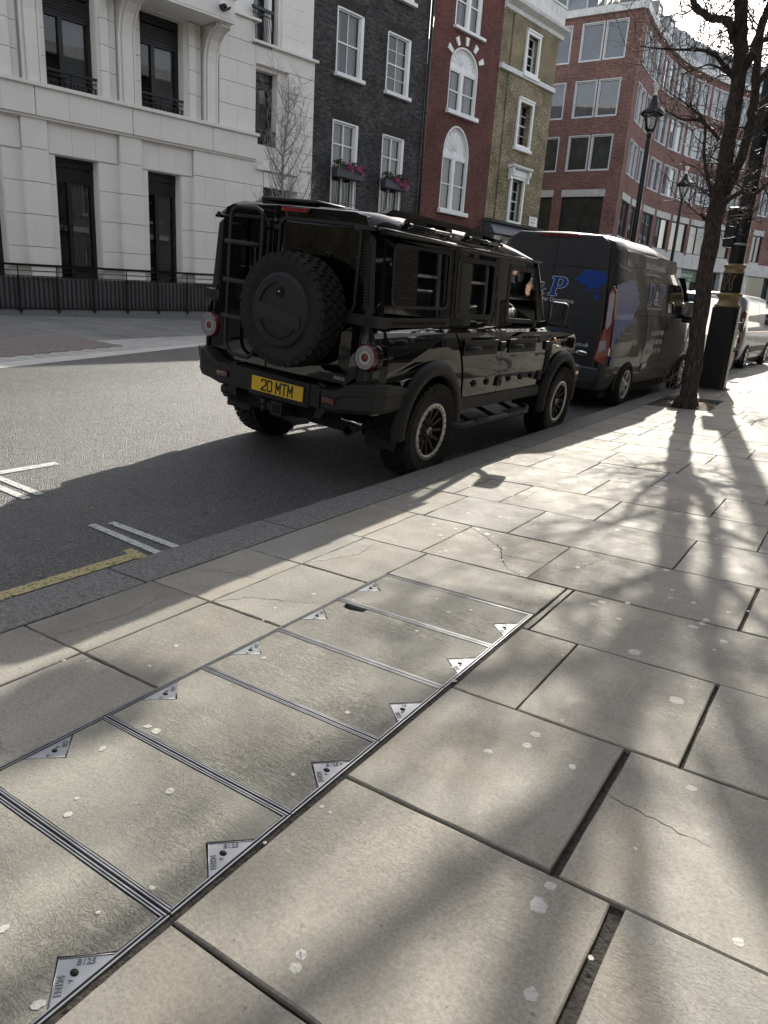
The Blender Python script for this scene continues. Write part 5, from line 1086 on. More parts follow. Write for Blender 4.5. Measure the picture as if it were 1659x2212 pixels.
    for yy in (.7, 1.2, 1.7): q = MB(); q.tube([(s * .6, yy, .5), (s * .95, yy, .41)], .02, 6); q.build('step_bracket', K['black_dark'], SUV)
    q = MB(); q.box(s * .62, s * .90, -.50, -.488, .30, .62); q.build('mud_flap', K['plastic'], SUV)
    # door mirror
    q = MB(); q.tube([(s * .84, 2.12, 1.25), (s * .93, 2.08, 1.28), (s * .98, 2.04, 1.31)], [.035, .03, .03], 8); q.bbox(s * 1.055, 2.03, 1.385, .19, .11, .24, .04); q.build('mirror', K['plastic'], SUV)
    q = MB(); q.prism(rrect(s * 1.055 - .075, s * 1.055 + .075, 1.285, 1.485, .025), 1, 1.972, 1.976); q.build('mirror_glass', K['mirror'], SUV)
    # tail lamp
    X = s * .785; q = MB(); T = frame((X, -.815, 1.015), (1, 0, 0), (0, 0, 1))   # local z = -y
    q.lathe([(.108, -.03), (.108, .01), (.098, .018)], 28, T, 3); q.lathe([(.094, -.02), (.094, .045), (.084, .052)], 28, T, 0); q.lathe([(.084, .05), (.03, .05)], 28, T, 1, smooth=False); q.lathe([(.030, .05), (.029, .054), (.001, .055)], 20, T, 4)
    for rr_ in (.077, .062, .048):
        for i in range(int(rr_ * 380)): a = 2 * math.pi * i / int(rr_ * 380); q.lathe([(.0042, .05), (.0035, .055), (.001, .056)], 5, T @ Matrix.Translation((rr_ * math.cos(a), rr_ * math.sin(a), 0)), 1, False)
        q.lathe([(rr_ + .006, .0505), (rr_ + .006, .053), (rr_ + .008, .053)], 28, T, 3)
    q.build('tail_lamp', [K['red_dark'] if s > 0 else K['red_lens'], K['clear_lens'], K['red_lens'], K['car_black'], K['red_centre']], SUV)
# rear body: corner posts and face
q = MB(); prof = [(.78, -.835), (.90, -.0)]
def rear_half(z): return lerp_tab([(.6, .80), (.84, .80), (1.15, .80), (1.22, .79), (1.83, .735), (1.87, .76), (1.93, .75), (1.975, .68), (2.0, .55)], z)
zz = [.84, .95, 1.1, 1.22, 1.4, 1.6, 1.83]
for s in (1, -1):
    vs = []
    for z in zz: h = rear_half(z); vs += [(s * .70, -.835, z), (s * (h - .02), -.835, z), (s * h, -.825, z), (s * (sx_(-.80, z) - .002), -.76, z), (s * sx_(-.7, z) - s * .004, -.70, z)]
    q.add(vs, [(i * 5 + j, i * 5 + j + 1, (i + 1) * 5 + j + 1, (i + 1) * 5 + j) for i in range(len(zz) - 1) for j in range(4)], 0, True)
q.build('corner_posts', K['car_black'], SUV) if 0 else None
for s in (1, -1):
    q = MB(); vs = []
    for z in zz: h = rear_half(z); vs += [(s * .70, -.835, z), (s * (h - .03), -.835, z), (s * (h - .008), -.828, z), (s * (sx_(-.80, z) - .006), -.775, z), (s * (sx_(-.7, z) - .004), -.69, z)]
    q.add(vs, [(i * 5 + j, i * 5 + j + 1, (i + 1) * 5 + j + 1, (i + 1) * 5 + j) for i in range(len(zz) - 1) for j in range(4)], 0, True); q.build('corner_post', K['car_black'], SUV)
    q = MB(); T_ = Vector((s * 1, 0, 0))
    f = lambda z, t: Vector((s * (rear_half(z) - .075 + .08 * t), -.838 + .012 * max(0, t - .3), z))
    poly = [(1.35, .05), (1.30, 1.0), (1.34, 1.1), (1.80, 1.05), (1.82, .6), (1.80, .1)]
    vs = [f(z, t) for z, t in poly]; vs2 = [v + Vector((0, -.006, 0)) for v in vs]; n = len(vs); q.add(vs + vs2, [tuple(n + i for i in range(n))] + [(i, (i + 1) % n, n + (i + 1) % n, n + i) for i in range(n)])
    for i in range(20): z = 1.37 + i * .021; a, b = f(z, .12), f(z, .62); q.box(a.x, b.x, -.852, -.84, z, z + .009)
    q.build('vent_panel', K['plastic'], SUV)
    q = MB(); q.box(s * .70, s * .855, -.85, -.74, 1.225, 1.30); 
    for i in range(6): q.box(s * .74, s * .82, -.855, -.845, 1.237 + i * .009, 1.241 + i * .009)
    q.build('belt_trim', K['plastic_grey'], SUV, autos=.008)
    q = MB(); q.box(s * .805, s * .815, -.70, .26, 1.225, 1.295); 
    for i in range(38): q.box(s * .81, s * .82, -.60 + i * .021, -.59 + i * .021, 1.245, 1.272)
    q.build('side_trim', K['plastic'], SUV, autos=.004)
# back doors
def back_y(z): return -.838
lo = [(-.70, .84), (-.70, 1.80), (-.665, 1.92), (-.60, 1.945), (-.165, 1.965), (-.165, .78), (-.50, .78), (-.56, .84)]
ro = [(-.155, .78), (-.155, 1.965), (.55, 1.965), (.66, 1.945), (.70, 1.86), (.715, 1.2), (.71, .86), (.63, .79), (.5, .785)]
q = MB(); q.prism(lo, 1, -.845, -.80, holes=[rrect(-.61, -.215, 1.40, 1.865, .05)]); bl = q.build('rear_door', K['car_black'], SUV, label='narrow left back door carrying the ladder', autos=.005)
q = MB(); q.prism(rrect(-.61, -.215, 1.40, 1.865, .05), 1, -.838, -.83); q.build('window', K['privacy'], bl); q = MB(); q.prism(rrect(-.625, -.20, 1.385, 1.88, .06), 1, -.852, -.84, holes=[rrect(-.603, -.222, 1.407, 1.858, .045)]); q.build('seal', K['plastic'], bl)
q = MB(); q.prism(ro, 1, -.845, -.80, holes=[rrect(-.10, .63, 1.30, 1.88, .06)]); br = q.build('rear_door', K['car_black'], SUV, label='wide right back door carrying the spare wheel', autos=.005)
q = MB(); q.prism(rrect(-.10, .63, 1.30, 1.88, .06), 1, -.838, -.83); q.build('window', K['privacy'], br); q = MB(); q.prism(rrect(-.115, .645, 1.285, 1.895, .07), 1, -.852, -.84, holes=[rrect(-.093, .623, 1.307, 1.873, .055)]); q.build('seal', K['plastic'], br)
q = MB(); q.box(-.155, .71, -.852, -.84, 1.225, 1.30); q.box(.58, .75, -.87, -.84, 1.855, 1.885); q.box(-.16, -.10, -.86, -.84, 1.80, 1.83); q.build('belt_trim', K['plastic_grey'], br, autos=.004)
q = MB(); fr = lambda a, b, y: [(a, y, .87), (b, y, .87), (b, y, 1.19), (a, y, 1.19)]
q.add([(.42, -.846, .86), (.64, -.846, .86), (.64, -.846, 1.205), (.42, -.846, 1.205), (.40, -.90, .90), (.585, -.90, .93), (.585, -.90, 1.165), (.40, -.90, 1.18)], [(4, 5, 6, 7), (0, 1, 5, 4), (1, 2, 6, 5), (2, 3, 7, 6), (3, 0, 4, 7)]); q.build('storage_box', K['car_black'], br, autos=.006)
q = MB(); q.box(-.02, .17, -.87, -.845, 1.925, 1.958, 0, .008); q.build('brake_light_housing', K['plastic'], br); q = MB(); q.box(-.09 + .01, .155, -.874, -.868, 1.928, 1.955, 0); q.build('brake_light', K['red_lens'], br)
q = MB(); text_mesh(q, 'INEOS', .036, frame((.515, -.8475, .815), (1, 0, 0), (0, 0, 1)), .002, sx=1.0, offset=.0006); q.build('badge', K['clear_lens'], br)
q = MB(); q.prism([(-.86, .60), (.86, .60), (.86, .84), (.70, .84), (.62, .78), (-.50, .775), (-.58, .84), (-.86, .84)], 1, -.80, -.70); q.build('rear_lower_panel', K['car_black'], SUV)
# roof
q = MB(); ys = [-.845, -.83, -.80, -.74, -.5, 0, .6, 1.1, 1.28, 1.5, 1.78, 1.95, 2.0]; rz = [1.88, 1.92, 1.955, 1.985, 2.005, 2.01, 2.01, 2.005, 1.99, 1.965, 1.91, 1.872, 1.85]
vs = []; xs = [(-.775, 1.865, 0), (-.768, 1.90, .25), (-.745, 1.945, .55), (-.69, 1.975, .8), (-.60, 1.99, .93), (-.3, 2.0, .99), (0, 2.01, 1)]; xs = xs + [(-a, b, c) for a, b, c in xs[:-1]][::-1]
for y, z in zip(ys, rz):
    for x, zz_, t in xs: vs.append((x * (1 if y > -.8 else .965), y, 1.855 + (z - 1.855) * t))
m = len(xs); q.add(vs, [(i * m + j, i * m + j + 1, (i + 1) * m + j + 1, (i + 1) * m + j) for i in range(len(ys) - 1) for j in range(m - 1)] + [tuple(range(m))], 0, True); q.build('roof', K['car_black'], SUV)
q = MB(); q.box(-.70, .70, -.74, 2.0, 1.78, 1.80); q.build('headlining', K['seat'], SUV)
for s in (1, -1):
    q = MB(); q.tube([(s * .755, -.835, 1.868), (s * .795, -.80, 1.868), (s * .81, -.70, 1.866), (s * .80, 1.99, 1.845)], .016, 8); q.box(s * .76, s * .808, -.82, 1.98, 1.840, 1.862); q.build('gutter', K['car_black'], SUV)
    q = MB(); q.prism([(-.58, 1.99), (-.50, 2.028), (1.08, 2.028), (1.18, 1.99)], 0, s * .585, s * .635); q.build('roof_strip', K['plastic_grey'], SUV)
    for y0, y1 in ((-.52, .18), (.40, 1.08)):
        q = MB(); q.prism(rrect(y0, y1, 1.885, 1.972, .03), 0, s * .750, s * .763); o = q.build('roof_side_panel', K['privacy'], SUV)
        q = MB(); q.tube([(s * .783, y0 + .04, 1.93), (s * .783, y1 - .04, 1.93)], .013, 10)
        for yy in (y0 + .04, (y0 + y1) / 2, y1 - .04): q.lathe([(.018, -.02), (.018, .02)], 10, frame((s * .783, yy, 1.93), (1, 0, 0), (0, 0, 1))); q.tube([(s * .783, yy, 1.93), (s * .735, yy, 1.925)], .009, 6)
        q.build('roof_grab_rail', K['car_black'], SUV)
q = MB(); q.box(-.45, .1, -.7, -.35, 2.0, 2.03, 0, .01); q.build('roof_hatch', K['plastic'], SUV)
# windscreen, pillars, bonnet, front
q = MB(); q.add([(-.72, 1.93, 1.80), (.72, 1.93, 1.80), (.74, 2.36, 1.24), (-.74, 2.36, 1.24)], [(0, 1, 2, 3)]); q.build('windscreen', K['side_glass'], SUV, recalc=False)
for s in (1, -1):
    q = MB(); q.tube([(s * .745, 1.97, 1.83), (s * .79, 2.40, 1.20)], [.035, .04], 6); q.build('windscreen_pillar', K['car_black'], SUV)
q = MB(); ys = [2.33, 2.6, 3.1, 3.3, 3.42]; zs_ = [1.235, 1.235, 1.21, 1.17, 1.05]; xs = [(-.85, -.05), (-.80, -.012), (-.6, .0), (-.45, .035), (0, .04), (.45, .035), (.6, .0), (.80, -.012), (.85, -.05)]
vs = [(x * (1 if y < 3.1 else .97), y, z + dz) for y, z in zip(ys, zs_) for x, dz in xs]; m = len(xs); q.add(vs, [(i * m + j, i * m + j + 1, (i + 1) * m + j + 1, (i + 1) * m + j) for i in range(len(ys) - 1) for j in range(m - 1)], 0, True); q.build('bonnet', K['car_black'], SUV)
q = MB(); q.box(-.82, .82, 3.3, 3.42, .62, 1.10); q.build('front_panel', K['plastic'], SUV)
q = MB(); q.prism([(-.94, 3.18), (-.94, 3.42), (-.80, 3.66), (.80, 3.66), (.94, 3.42), (.94, 3.18), (.82, 3.18), (.78, 3.40), (-.78, 3.40), (-.82, 3.18)], 2, .60, .80); q.build('front_bumper', K['plastic_grey'], SUV, autos=.02)
q = MB(); q.box(.93, .948, 3.28, 3.36, .70, .74); q.build('bumper_indicator', K['amber'], SUV)
for s in (1, -1): q = MB(); q.lathe([(.11, 0), (.10, .03), (.001, .05)], 20, frame((s * .6, 3.42, .97), (-1, 0, 0), (0, 0, 1))); q.build('headlamp', K['clear_lens'], SUV)
# underbody, interior
q = MB(); q.box(-.62, .62, -.75, 3.3, .42, .60); q.box(-.84, .84, .48, 2.3, .55, .62); q.box(-.7, .7, -.78, .45, .9, .93); q.tube([(-.7, 0, .40), (.7, 0, .40)], .06, 10); q.lathe([(.15, -.12), (.17, 0), (.15, .12)], 12, frame((0, 0, .40), (1, 0, 0), (0, 0, 1))); q.tube([(-.7, 2.9, .40), (.7, 2.9, .40)], .05, 10); q.build('underbody', K['black_dark'], SUV)
q = MB()
for x in (-.36, .36):
    for y in (.55, 1.30): q.bbox(x, y + .05, .92, .50, .5, .16, .05); q.bbox(x, y - .22, 1.18, .48, .14, .62, .05, M=Matrix.Rotation(R(12), 4, 'X')); q.bbox(x, y - .29, 1.56, .26, .10, .17, .04)
q.build('seats', K['seat'], SUV)
q = MB(); q.bbox(0, 2.32, 1.10, 1.46, .30, .24, .06); q.box(-.75, .75, -.7, 2.3, .60, .64); q.bbox(0, 1.35, .85, .24, 1.3, .3, .04); q.build('dashboard', K['seat'], SUV)
q = MB(); T = frame((.40, 2.10, 1.24), (1, 0, 0), (0, .35, 1)); pts = [T @ Vector((.185 * math.cos(2 * math.pi * i / 24), .185 * math.sin(2 * math.pi * i / 24), 0)) for i in range(25)]; q.tube(pts, .015, 8, cap=False); q.lathe([(.001, .02), (.05, .02), (.06, -.03)], 12, T)
for a in (0, 180, 270): q.tube([T @ Vector((.05 * math.cos(R(a)), .05 * math.sin(R(a)), 0)), T @ Vector((.18 * math.cos(R(a)), .18 * math.sin(R(a)), 0))], .012, 6)
q.build('steering_wheel', K['plastic_grey'], SUV)
# wheels, spare, ladder
for s in (1, -1):
    for y in (0, 2.922): wheel(SUV, s * .81, y, .40, .405, .26, .232, s)
sp = empty('spare_wheel'); sp.parent = SUV
T = Matrix.Translation((.19, -1.0, 1.255)) @ Matrix.Rotation(R(-90), 4, 'Z')
e = wheel(sp, 0, 0, 0, .402, .26, .232, 1); 
bpy.data.objects.remove(bpy.data.objects[[c.name for c in ALL_CHILD(e) if c.name.startswith('rim')][0]])
tyre = ALL_CHILD(e)[0]; tyre.parent = sp; bpy.data.objects.remove(e)
T = Matrix.Translation((.19, -.99, 1.255)) @ Matrix.Rotation(R(-90), 4, 'Z'); tyre.data.transform(T)
q = MB(); T = frame((.19, -1.11, 1.255), (1, 0, 0), (0, 0, 1)); q.lathe([(.265, -.05), (.268, .0), (.255, .016), (.235, .02), (.001, .024)], 40, T); q.build('cover', K['plastic'], sp)
q = MB(); q.prism([(.19 - .21, 1.30), (.19 + .20, 1.235), (.19 + .20, 1.14), (.19 - .21, 1.205)], 1, -1.139, -1.13); q.build('cover_band', K['plastic_grey'], sp, autos=.003)
q = MB()
for a0, a1 in ((100, 165), (205, 330)): q.tube([(.19 + .19 * math.cos(R(a0 + (a1 - a0) * i / 14)), -1.133, 1.255 + .19 * math.sin(R(a0 + (a1 - a0) * i / 14))) for i in range(15)], .007, 6)
q.build('cover_groove', K['black_dark'], sp)
q = MB(); T = frame((.19, -1.13, 1.385), (1, 0, 0), (0, 0, 1)); q.lathe([(.036, 0), (.036, .012), (.03, .014), (.001, .008)], 20, T, 0); q.lathe([(.007, .012), (.006, .018), (.001, .018)], 10, T, 1); q.build('lock', [K['black_dark'], K['chrome']], sp)
q = MB(); q.box(.05, .33, -.9, -.84, 1.1, 1.4); q.build('carrier', K['plastic'], sp)
q = MB()
pts = [(-.515, 1.12), (-.515, 1.70), (-.515, 1.86), (-.50, 1.90), (-.46, 1.925), (-.26, 1.925), (-.215, 1.905), (-.195, 1.87), (-.195, 1.60), (-.20, 1.2), (-.205, .93), (-.225, .87), (-.27, .84), (-.44, .84), (-.49, .87), (-.52, .93), (-.52, 1.12)]
q.tube([(x, -.935, z) for x, z in pts], .015, 8, cap=False)
for z in (1.675, 1.395, 1.125): q.tube([(-.55, -.95, z), (-.20, -.95, z - .005)], .017, 8)
for x in (-.5, -.21):
    for z in (1.80, .95): q.tube([(x, -.935, z), (x, -.84, z)], .01, 6)
q.build('ladder', K['plastic_grey'], SUV)
# rear bumper
q = MB()
def bsec(x, y, z0, z1, t): return [(x, y + t, z1), (x, y, z1 - .02), (x, y - .0, z0 + .03), (x, y + .03, z0), (x, y + t, z0)]
for s in (1, -1):
    st = [(.46, -.92, .575, .755), (.60, -.93, .575, .76), (.70, -.935, .60, .82), (.80, -.93, .61, .845), (.905, -.86, .62, .845), (.93, -.74, .62, .845), (.93, -.52, .63, .82), (.925, -.44, .64, .80)]
    vs = []
    for i, (x, y, z0, z1) in enumerate(st):
        t = .12; dx = 0 if i < 4 else -.10 if i > 4 else -.05; dy = t if i < 4 else (.08 if i == 4 else 0)
        cx = -1 if i > 4 else 0
        vs += [(s * (x + dx), y + dy, z1), (s * x, y, z1 - .015), (s * (x - .004), y + .004, (z0 + z1) / 2 + .02), (s * (x - (.012 if i > 3 else 0)), y + .012, (z0 + z1) / 2 + .012), (s * (x - (.012 if i > 3 else 0)), y + .012, z0 + .03), (s * (x - .02 * (i > 3)), y + .03, z0), (s * (x + dx), y + dy + .02, z0)]
    m = 7; q = MB(); q.add(vs, [(i * m + j, i * m + (j + 1) % m, (i + 1) * m + (j + 1) % m, (i + 1) * m + j) for i in range(len(st) - 1) for j in range(m)] + [tuple(range(m)), tuple((len(st) - 1) * m + j for j in range(m))], 0); q.build('rear_bumper_end', K['plastic_grey'], SUV, autos=.006)
    q = MB(); q.box(s * .487, s * .60, -.934, -.92, .645, .685); q.build('reflector', K['red_dark'], SUV)
    q = MB(); q.prism([(s * .42, .78), (s * .49, .76), (s * .50, .56), (s * .46, .50), (s * .40, .50), (s * .42, .60)], 1, -.90, -.84); q.build('recovery_bracket', K['plastic'], SUV, autos=.008)
q = MB(); q.box(-.46, .46, -.925, -.80, .585, .755); q.prism([(-.24, .57), (.37, .57), (.37, .755), (-.24, .755)], 1, -.935, -.925); q.build('rear_bumper', K['plastic'], SUV, autos=.012)
q = MB(); T = Matrix.Translation((.063, -.944, .663)); q.prism([(a + .063, b + .663) for a, b in rrect(-.26, .26, -.0555, .0555, .008)], 1, -.950, -.944); np_ = q.build('number_plate', K['plate_yellow'], SUV)
# plate characters drawn as strokes
def plate_text(mb, s_, x0, z0, h, w_, sp_, y, t=.0065):
    G = {'2': [(0, .8), (.02, .93), (.2, 1), (.8, 1), (.98, .93), (1, .8), (1, .62), (.9, .5), (0, .06), (0, 0), (1, 0)], '0': [(.2, 0), (.8, 0), (1, .12), (1, .88), (.8, 1), (.2, 1), (0, .88), (0, .12), (.2, 0)], 'M': [(0, 0), (0, 1), (.5, .35), (1, 1), (1, 0)], 'T': [(0, 1), (1, 1), None, (.5, 1), (.5, 0)]}
    x = x0
    for ch in s_:
        if ch == ' ': x += w_ * .66; continue
        st = [[]]
        for p in G[ch]:
            if p is None: st.append([])
            else: st[-1].append((x + p[0] * w_, z0 + p[1] * h))
        for l in st:
            for a, b in zip(l, l[1:]):
                d = Vector((b[0] - a[0], b[1] - a[1])); d.normalize(); n_ = Vector((-d.y, d.x)) * t; a_ = (a[0] - d.x * t, a[1] - d.y * t); b_ = (b[0] + d.x * t, b[1] + d.y * t)
                mb.prism([(a_[0] - n_.x, a_[1] - n_.y), (b_[0] - n_.x, b_[1] - n_.y), (b_[0] + n_.x, b_[1] + n_.y), (a_[0] + n_.x, a_[1] + n_.y)], 1, y - .0012, y)
        x += w_ + sp_
q = MB(); plate_text(q, '20 MTM', -.092, .6235, .079, .043, .017, -.950); q.build('characters', K['sign_black'], np_)
q = MB(); q.prism([(-.34, .60), (-.22, .60), (-.02, .44), (.22, .40), (.34, .44), (.34, .48), (.20, .46), (.0, .50)], 1, -.88, -.86); q.build('skid_plate', K['plastic_grey'], SUV, autos=.006)
q = MB(); q.box(.04, .15, -.98, -.82, .46, .565, 0); q.box(.06, .13, -.985, -.975, .48, .545, 1); q.tube([(-.03, -.98, .47), (-.03, -.98, .52)], .02, 8, 0); q.lathe([(.001, -.028), (.02, -.02), (.028, 0), (.02, .02), (.001, .028)], 12, Matrix.Translation((-.03, -.98, .54)), 0); q.build('tow_hitch', [K['plastic'], K['black_dark']], SUV)
q = MB(); q.tube([(.66, -.3, .50), (.68, -.70, .48), (.70, -.86, .46)], .038, 12, 0, cap=False); q.tube([(.60, -.80, .53), (.78, -.80, .52)], .016, 6, 1); q.build('exhaust', [K['rim_dark'], K['chrome']], SUV, recalc=False)
q = MB(); q.box(-.60, -.44, -.88, -.80, .50, .56); q.tube([(-.56, -.88, .50), (-.50, -.93, .50), (-.44, -.88, .50)], .015, 8); q.build('recovery_eye', K['plastic'], SUV)
# driver: seated, right arm resting on the window ledge
K['skin'] = mat('skin', (.42, .25, .18), .5, var=.1, vs=20); K['shirt'] = mat('cream_sleeve', (.55, .52, .45), .85, var=.15, vs=20, bs=60, bd=.002); K['trousers'] = mat('dark_trousers', (.03, .03, .04), .9); K['hair'] = mat('dark_hair', (.02, .015, .012), .7, var=.3, vs=60)
def skin_obj(name, V, E, Rr, m, par=None, root=0, sub=2, **k):
    me = bpy.data.meshes.new(name); me.from_pydata(V, E, []); o = bpy.data.objects.new(name, me); COL.objects.link(o); me.materials.append(m)
    if par: o.parent = par
    md = o.modifiers.new('skin', 'SKIN'); md.use_smooth_shade = True
    if not me.skin_vertices: me.attributes.new('skin', 'FLOAT', 'POINT') if 0 else None
    for i, sv in enumerate(me.skin_vertices[0].data if me.skin_vertices else []):
        r_ = Rr[i]; sv.radius = (r_, r_) if not hasattr(r_, '__len__') else r_; sv.use_root = (i == root)
    s2 = o.modifiers.new('sub', 'SUBSURF'); s2.levels = sub; s2.render_levels = sub; return tag(o, **k)
def chain_tube(mb, pts, rad, n=10, mi=0): 
    # smooth tapered limb through the joints
    P = []; Q = []
    for i in range(len(pts) - 1):
        q4 = [pts[max(i - 1, 0)], pts[i], pts[i + 1], pts[min(i + 2, len(pts) - 1)]]
        for k_ in range(5): P.append(cr_(*q4, k_ / 5)); Q.append(rad[i] + (rad[i + 1] - rad[i]) * k_ / 5)
    P.append(pts[-1]); Q.append(rad[-1]); mb.tube(P, Q, n, mi)
DR = empty('person', (0, 0, 0), label='driver in a cream top with one hand on the steering wheel of the black four-wheel-drive', cat='person'); DR.matrix_world = SUV.matrix_world.copy()
q = MB(); PX, PY, PZ = .39, 1.42, 0
chain_tube(q, [(PX, PY - .02, 1.50), (PX, PY, 1.56), (PX, PY + .01, 1.62), (PX, PY + .02, 1.70), (PX, PY + .015, 1.77)], [.05, .055, .078, .088, .04], 14, 0)
q.lathe([(.001, -.02), (.012, -.01), (.012, .01), (.001, .02)], 8, Matrix.Translation((PX, PY + .112, 1.655)), 0)
for s in (1, -1): q.lathe([(.001, -.03), (.012, 0), (.001, .03)], 8, Matrix.Translation((PX + s * .085, PY + .01, 1.66)), 0)
# forearm and hand on the wheel
chain_tube(q, [(.62, 1.74, 1.315), (.605, 1.85, 1.34), (.59, 1.94, 1.35)], [.038, .032, .027], 10, 0)
hand = Vector((.58, 1.99, 1.352)); chain_tube(q, [(.59, 1.94, 1.35), tuple(hand), (.565, 2.04, 1.345)], [.026, .036, .030], 10, 0)
for i in range(4):
    o_ = (i - 1.5) * .019; L = (.062, .074, .07, .055)[i]; b0 = Vector((.567 + o_ * .55, 2.04, 1.348 - abs(o_) * .2 + .004 - .003 * i)); chain_tube(q, [tuple(b0), tuple(b0 + Vector((-.004, L * .45, -.008))), tuple(b0 + Vector((-.006, L * .75, -.028))), tuple(b0 + Vector((-.008, L * .8, -.052)))], [.0105, .0095, .0085, .007], 7, 0)
chain_tube(q, [(.55, 1.975, 1.335), (.525, 2.0, 1.315), (.52, 2.03, 1.30)], [.013, .011, .008], 7, 0)
chain_tube(q, [(.19, 1.70, 1.22), (.22, 1.84, 1.27), (.25, 1.95, 1.30), (.26, 2.01, 1.30)], [.035, .03, .028, .02], 10, 0)
# torso and legs
body = q
chain_tube(q, [(PX, PY - .03, .98), (PX, PY - .04, 1.15), (PX, PY - .05, 1.34), (PX, PY - .03, 1.50)], [.14, .15, .17, .06], 16, 0)
for s in (1, -1): chain_tube(q, [(PX + s * .1, PY, .99), (PX + s * .13, PY + .42, 1.02), (PX + s * .12, PY + .75, .74)], [.085, .07, .05], 10, 0)
q.build('body', K['skin'], DR)
q = MB(); chain_tube(q, [(PX, PY - .03, .96), (PX, PY - .04, 1.15), (PX, PY - .05, 1.34), (PX, PY - .03, 1.49)], [.155, .165, .185, .07], 16)
chain_tube(q, [(PX + .14, PY - .04, 1.43), (PX + .20, PY + .06, 1.36), (.615, 1.60, 1.30), (.62, 1.72, 1.31), (.608, 1.87, 1.335)], [.07, .065, .058, .055, .05], 12)
chain_tube(q, [(PX - .14, PY - .04, 1.43), (PX - .22, PY + .04, 1.30), (.17, 1.60, 1.20), (.20, 1.78, 1.25)], [.07, .06, .05, .042], 12)
q.build('top', K['shirt'], DR)
q = MB()
for s in (1, -1): chain_tube(q, [(PX + s * .1, PY - .05, .98), (PX + s * .13, PY + .42, 1.01), (PX + s * .12, PY + .75, .74)], [.10, .08, .065], 10)
q.build('trousers', K['trousers'], DR)
q = MB(); chain_tube(q, [(PX, PY - .03, 1.62), (PX, PY - .02, 1.70), (PX, PY + .0, 1.79)], [.075, .095, .05], 14); q.build('hair', K['hair'], DR)
# ---------------------------------------------------------------- vans and cars parked in front
def loft(mb, ys, secs, mi=0, smooth=True, cap=(True, True)):
    """secs: list of half sections [(x,z)...] from bottom to roof centre, mirrored"""
    vs = []; m = None
    for y, s_ in zip(ys, secs):
        full = [(x, z) for x, z in s_] + [(-x, z) for x, z in s_[::-1] if x > 1e-4]; m = len(full); vs += [(x, y(x, z) if callable(y) else y, z) for x, z in full]
    fs = [(i * m + j, i * m + j + 1, (i + 1) * m + j + 1, (i + 1) * m + j) for i in range(len(ys) - 1) for j in range(m - 1)]
    if cap[0]: fs.append(tuple(range(m))[::-1])
    if cap[1]: fs.append(tuple((len(ys) - 1) * m + j for j in range(m)))
    mb.add(vs, fs, mi, smooth)
def van(name, T, yaw, pitch, roll, WB, W, H, L_r, L_f, col, r, parts_fn, label, bonnet=1.05, ws=(0.35, 1.15), belt=1.12, hoodz=1.10, spokes=5, cat='van', wind=None, floor=.28, wx=None):
    """generic van: origin on the ground below the rear axle, y forward"""
    e = empty(name, label=label, cat=cat); e.matrix_world = Matrix.Translation(T) @ Matrix.Rotation(R(yaw), 4, 'Z') @ Matrix.Rotation(R(pitch), 4, 'X') @ Matrix.Rotation(R(roll), 4, 'Y')
    hw = W / 2; yb, yf = -L_r, WB + L_f
    def xs(z):
        return hw * lerp_tab([(floor, .93), (.45, .975), (.75, 1.0), (1.0, .995), (belt, .98), (belt + .08, .955), (H * .80, .90), (H * .92, .865), (H * .97, .80), (H * 1.0, .6)], z)
    zt = [floor, .45, .62, .75, .9, 1.0, belt, belt + .08, (belt + H * .80) / 2, H * .80, H * .92, H * .97, H * .993]
    def roofz(y):
        t = [(yb, H - .03), (yb + .3, H), (WB * .62, H), (WB + .05, H * .965), (WB + .30, H * .90), (yf - bonnet + .0 + ws[0], H * .80), (yf - bonnet + .25, hoodz + .02), (yf - .35, hoodz - .12), (yf - .08, hoodz - .35), (yf, .6)]
        return lerp_tab(wind or t, y)
    e['_'] = 0; del e['_']
    ysl = [yb + .03, yb + .10, yb + .3] + [yb + .3 + (yf - yb - .6) * i / 26 for i in range(1, 27)] + [yf - .2, yf - .08, yf]
    q = MB(); secs = []
    for y in ysl:
        hz = roofz(y); k = hz / H; s_ = []
        for z in zt:
            z2 = z if z <= belt and z < hz - .1 else None
            if z2 is None: z2 = max(min(z, hz * (z / H)), .0) if hz < H else z
            if hz < H * .98 and z > belt: z2 = belt + (z - belt) * (hz - belt) / (H - belt) if hz > belt else hz - .01 * (H - z)
            if z <= belt and z > hz: z2 = hz
            x = xs(z); f = max(0, (y - (yf - .75)) / .75); x *= 1 - .22 * f ** 2.2
            if y < yb + .25: x *= 1 - .045 * ((yb + .25 - y) / .25) ** 2
            s_.append((x, min(z2, hz)))
        s_.append((xs(H) * .5, hz + .004)); s_.append((0, hz + .012)); secs.append(s_)
    loft(q, ysl, secs); body = q.build('body', K[col], e, weld=True)
    # wheel arches cut by dark liners and flares
    for s in (1, -1):
        for yc in (0, WB):
            a = MB(); x_ = wx or hw * .985
            a.lathe([(r + .075, -.02), (r + .09, .012), (r + .06, .012), (r + .055, -.02)], 26, frame((s * x_ * .985, yc, r), (0, 1, 0), (0, 0, 1)) if s > 0 else frame((s * x_ * .985, yc, r), (0, -1, 0), (0, 0, 1)), a0=-.25, a1=math.pi + .25); a.build('arch_lip', K[col], e)
            a = MB(); a.lathe([(.001, .008), (r + .062, .008), (r + .062, -.1)], 26, frame((s * x_ * .985, yc, r), (0, 1, 0), (0, 0, 1)) if s > 0 else frame((s * x_ * .985, yc, r), (0, -1, 0), (0, 0, 1))); a.build('wheel_well', K['black_dark'], e)
            wheel(e, s * (hw - .085), yc, r, r, .215, r * .62, s, style=spokes, tread=False)
    a = MB(); a.box(-hw * .9, hw * .9, yb + .2, yf - .3, .16, floor + .05); a.build('underbody', K['black_dark'], e)
    return e, xs, roofz, hw, yb, yf, body
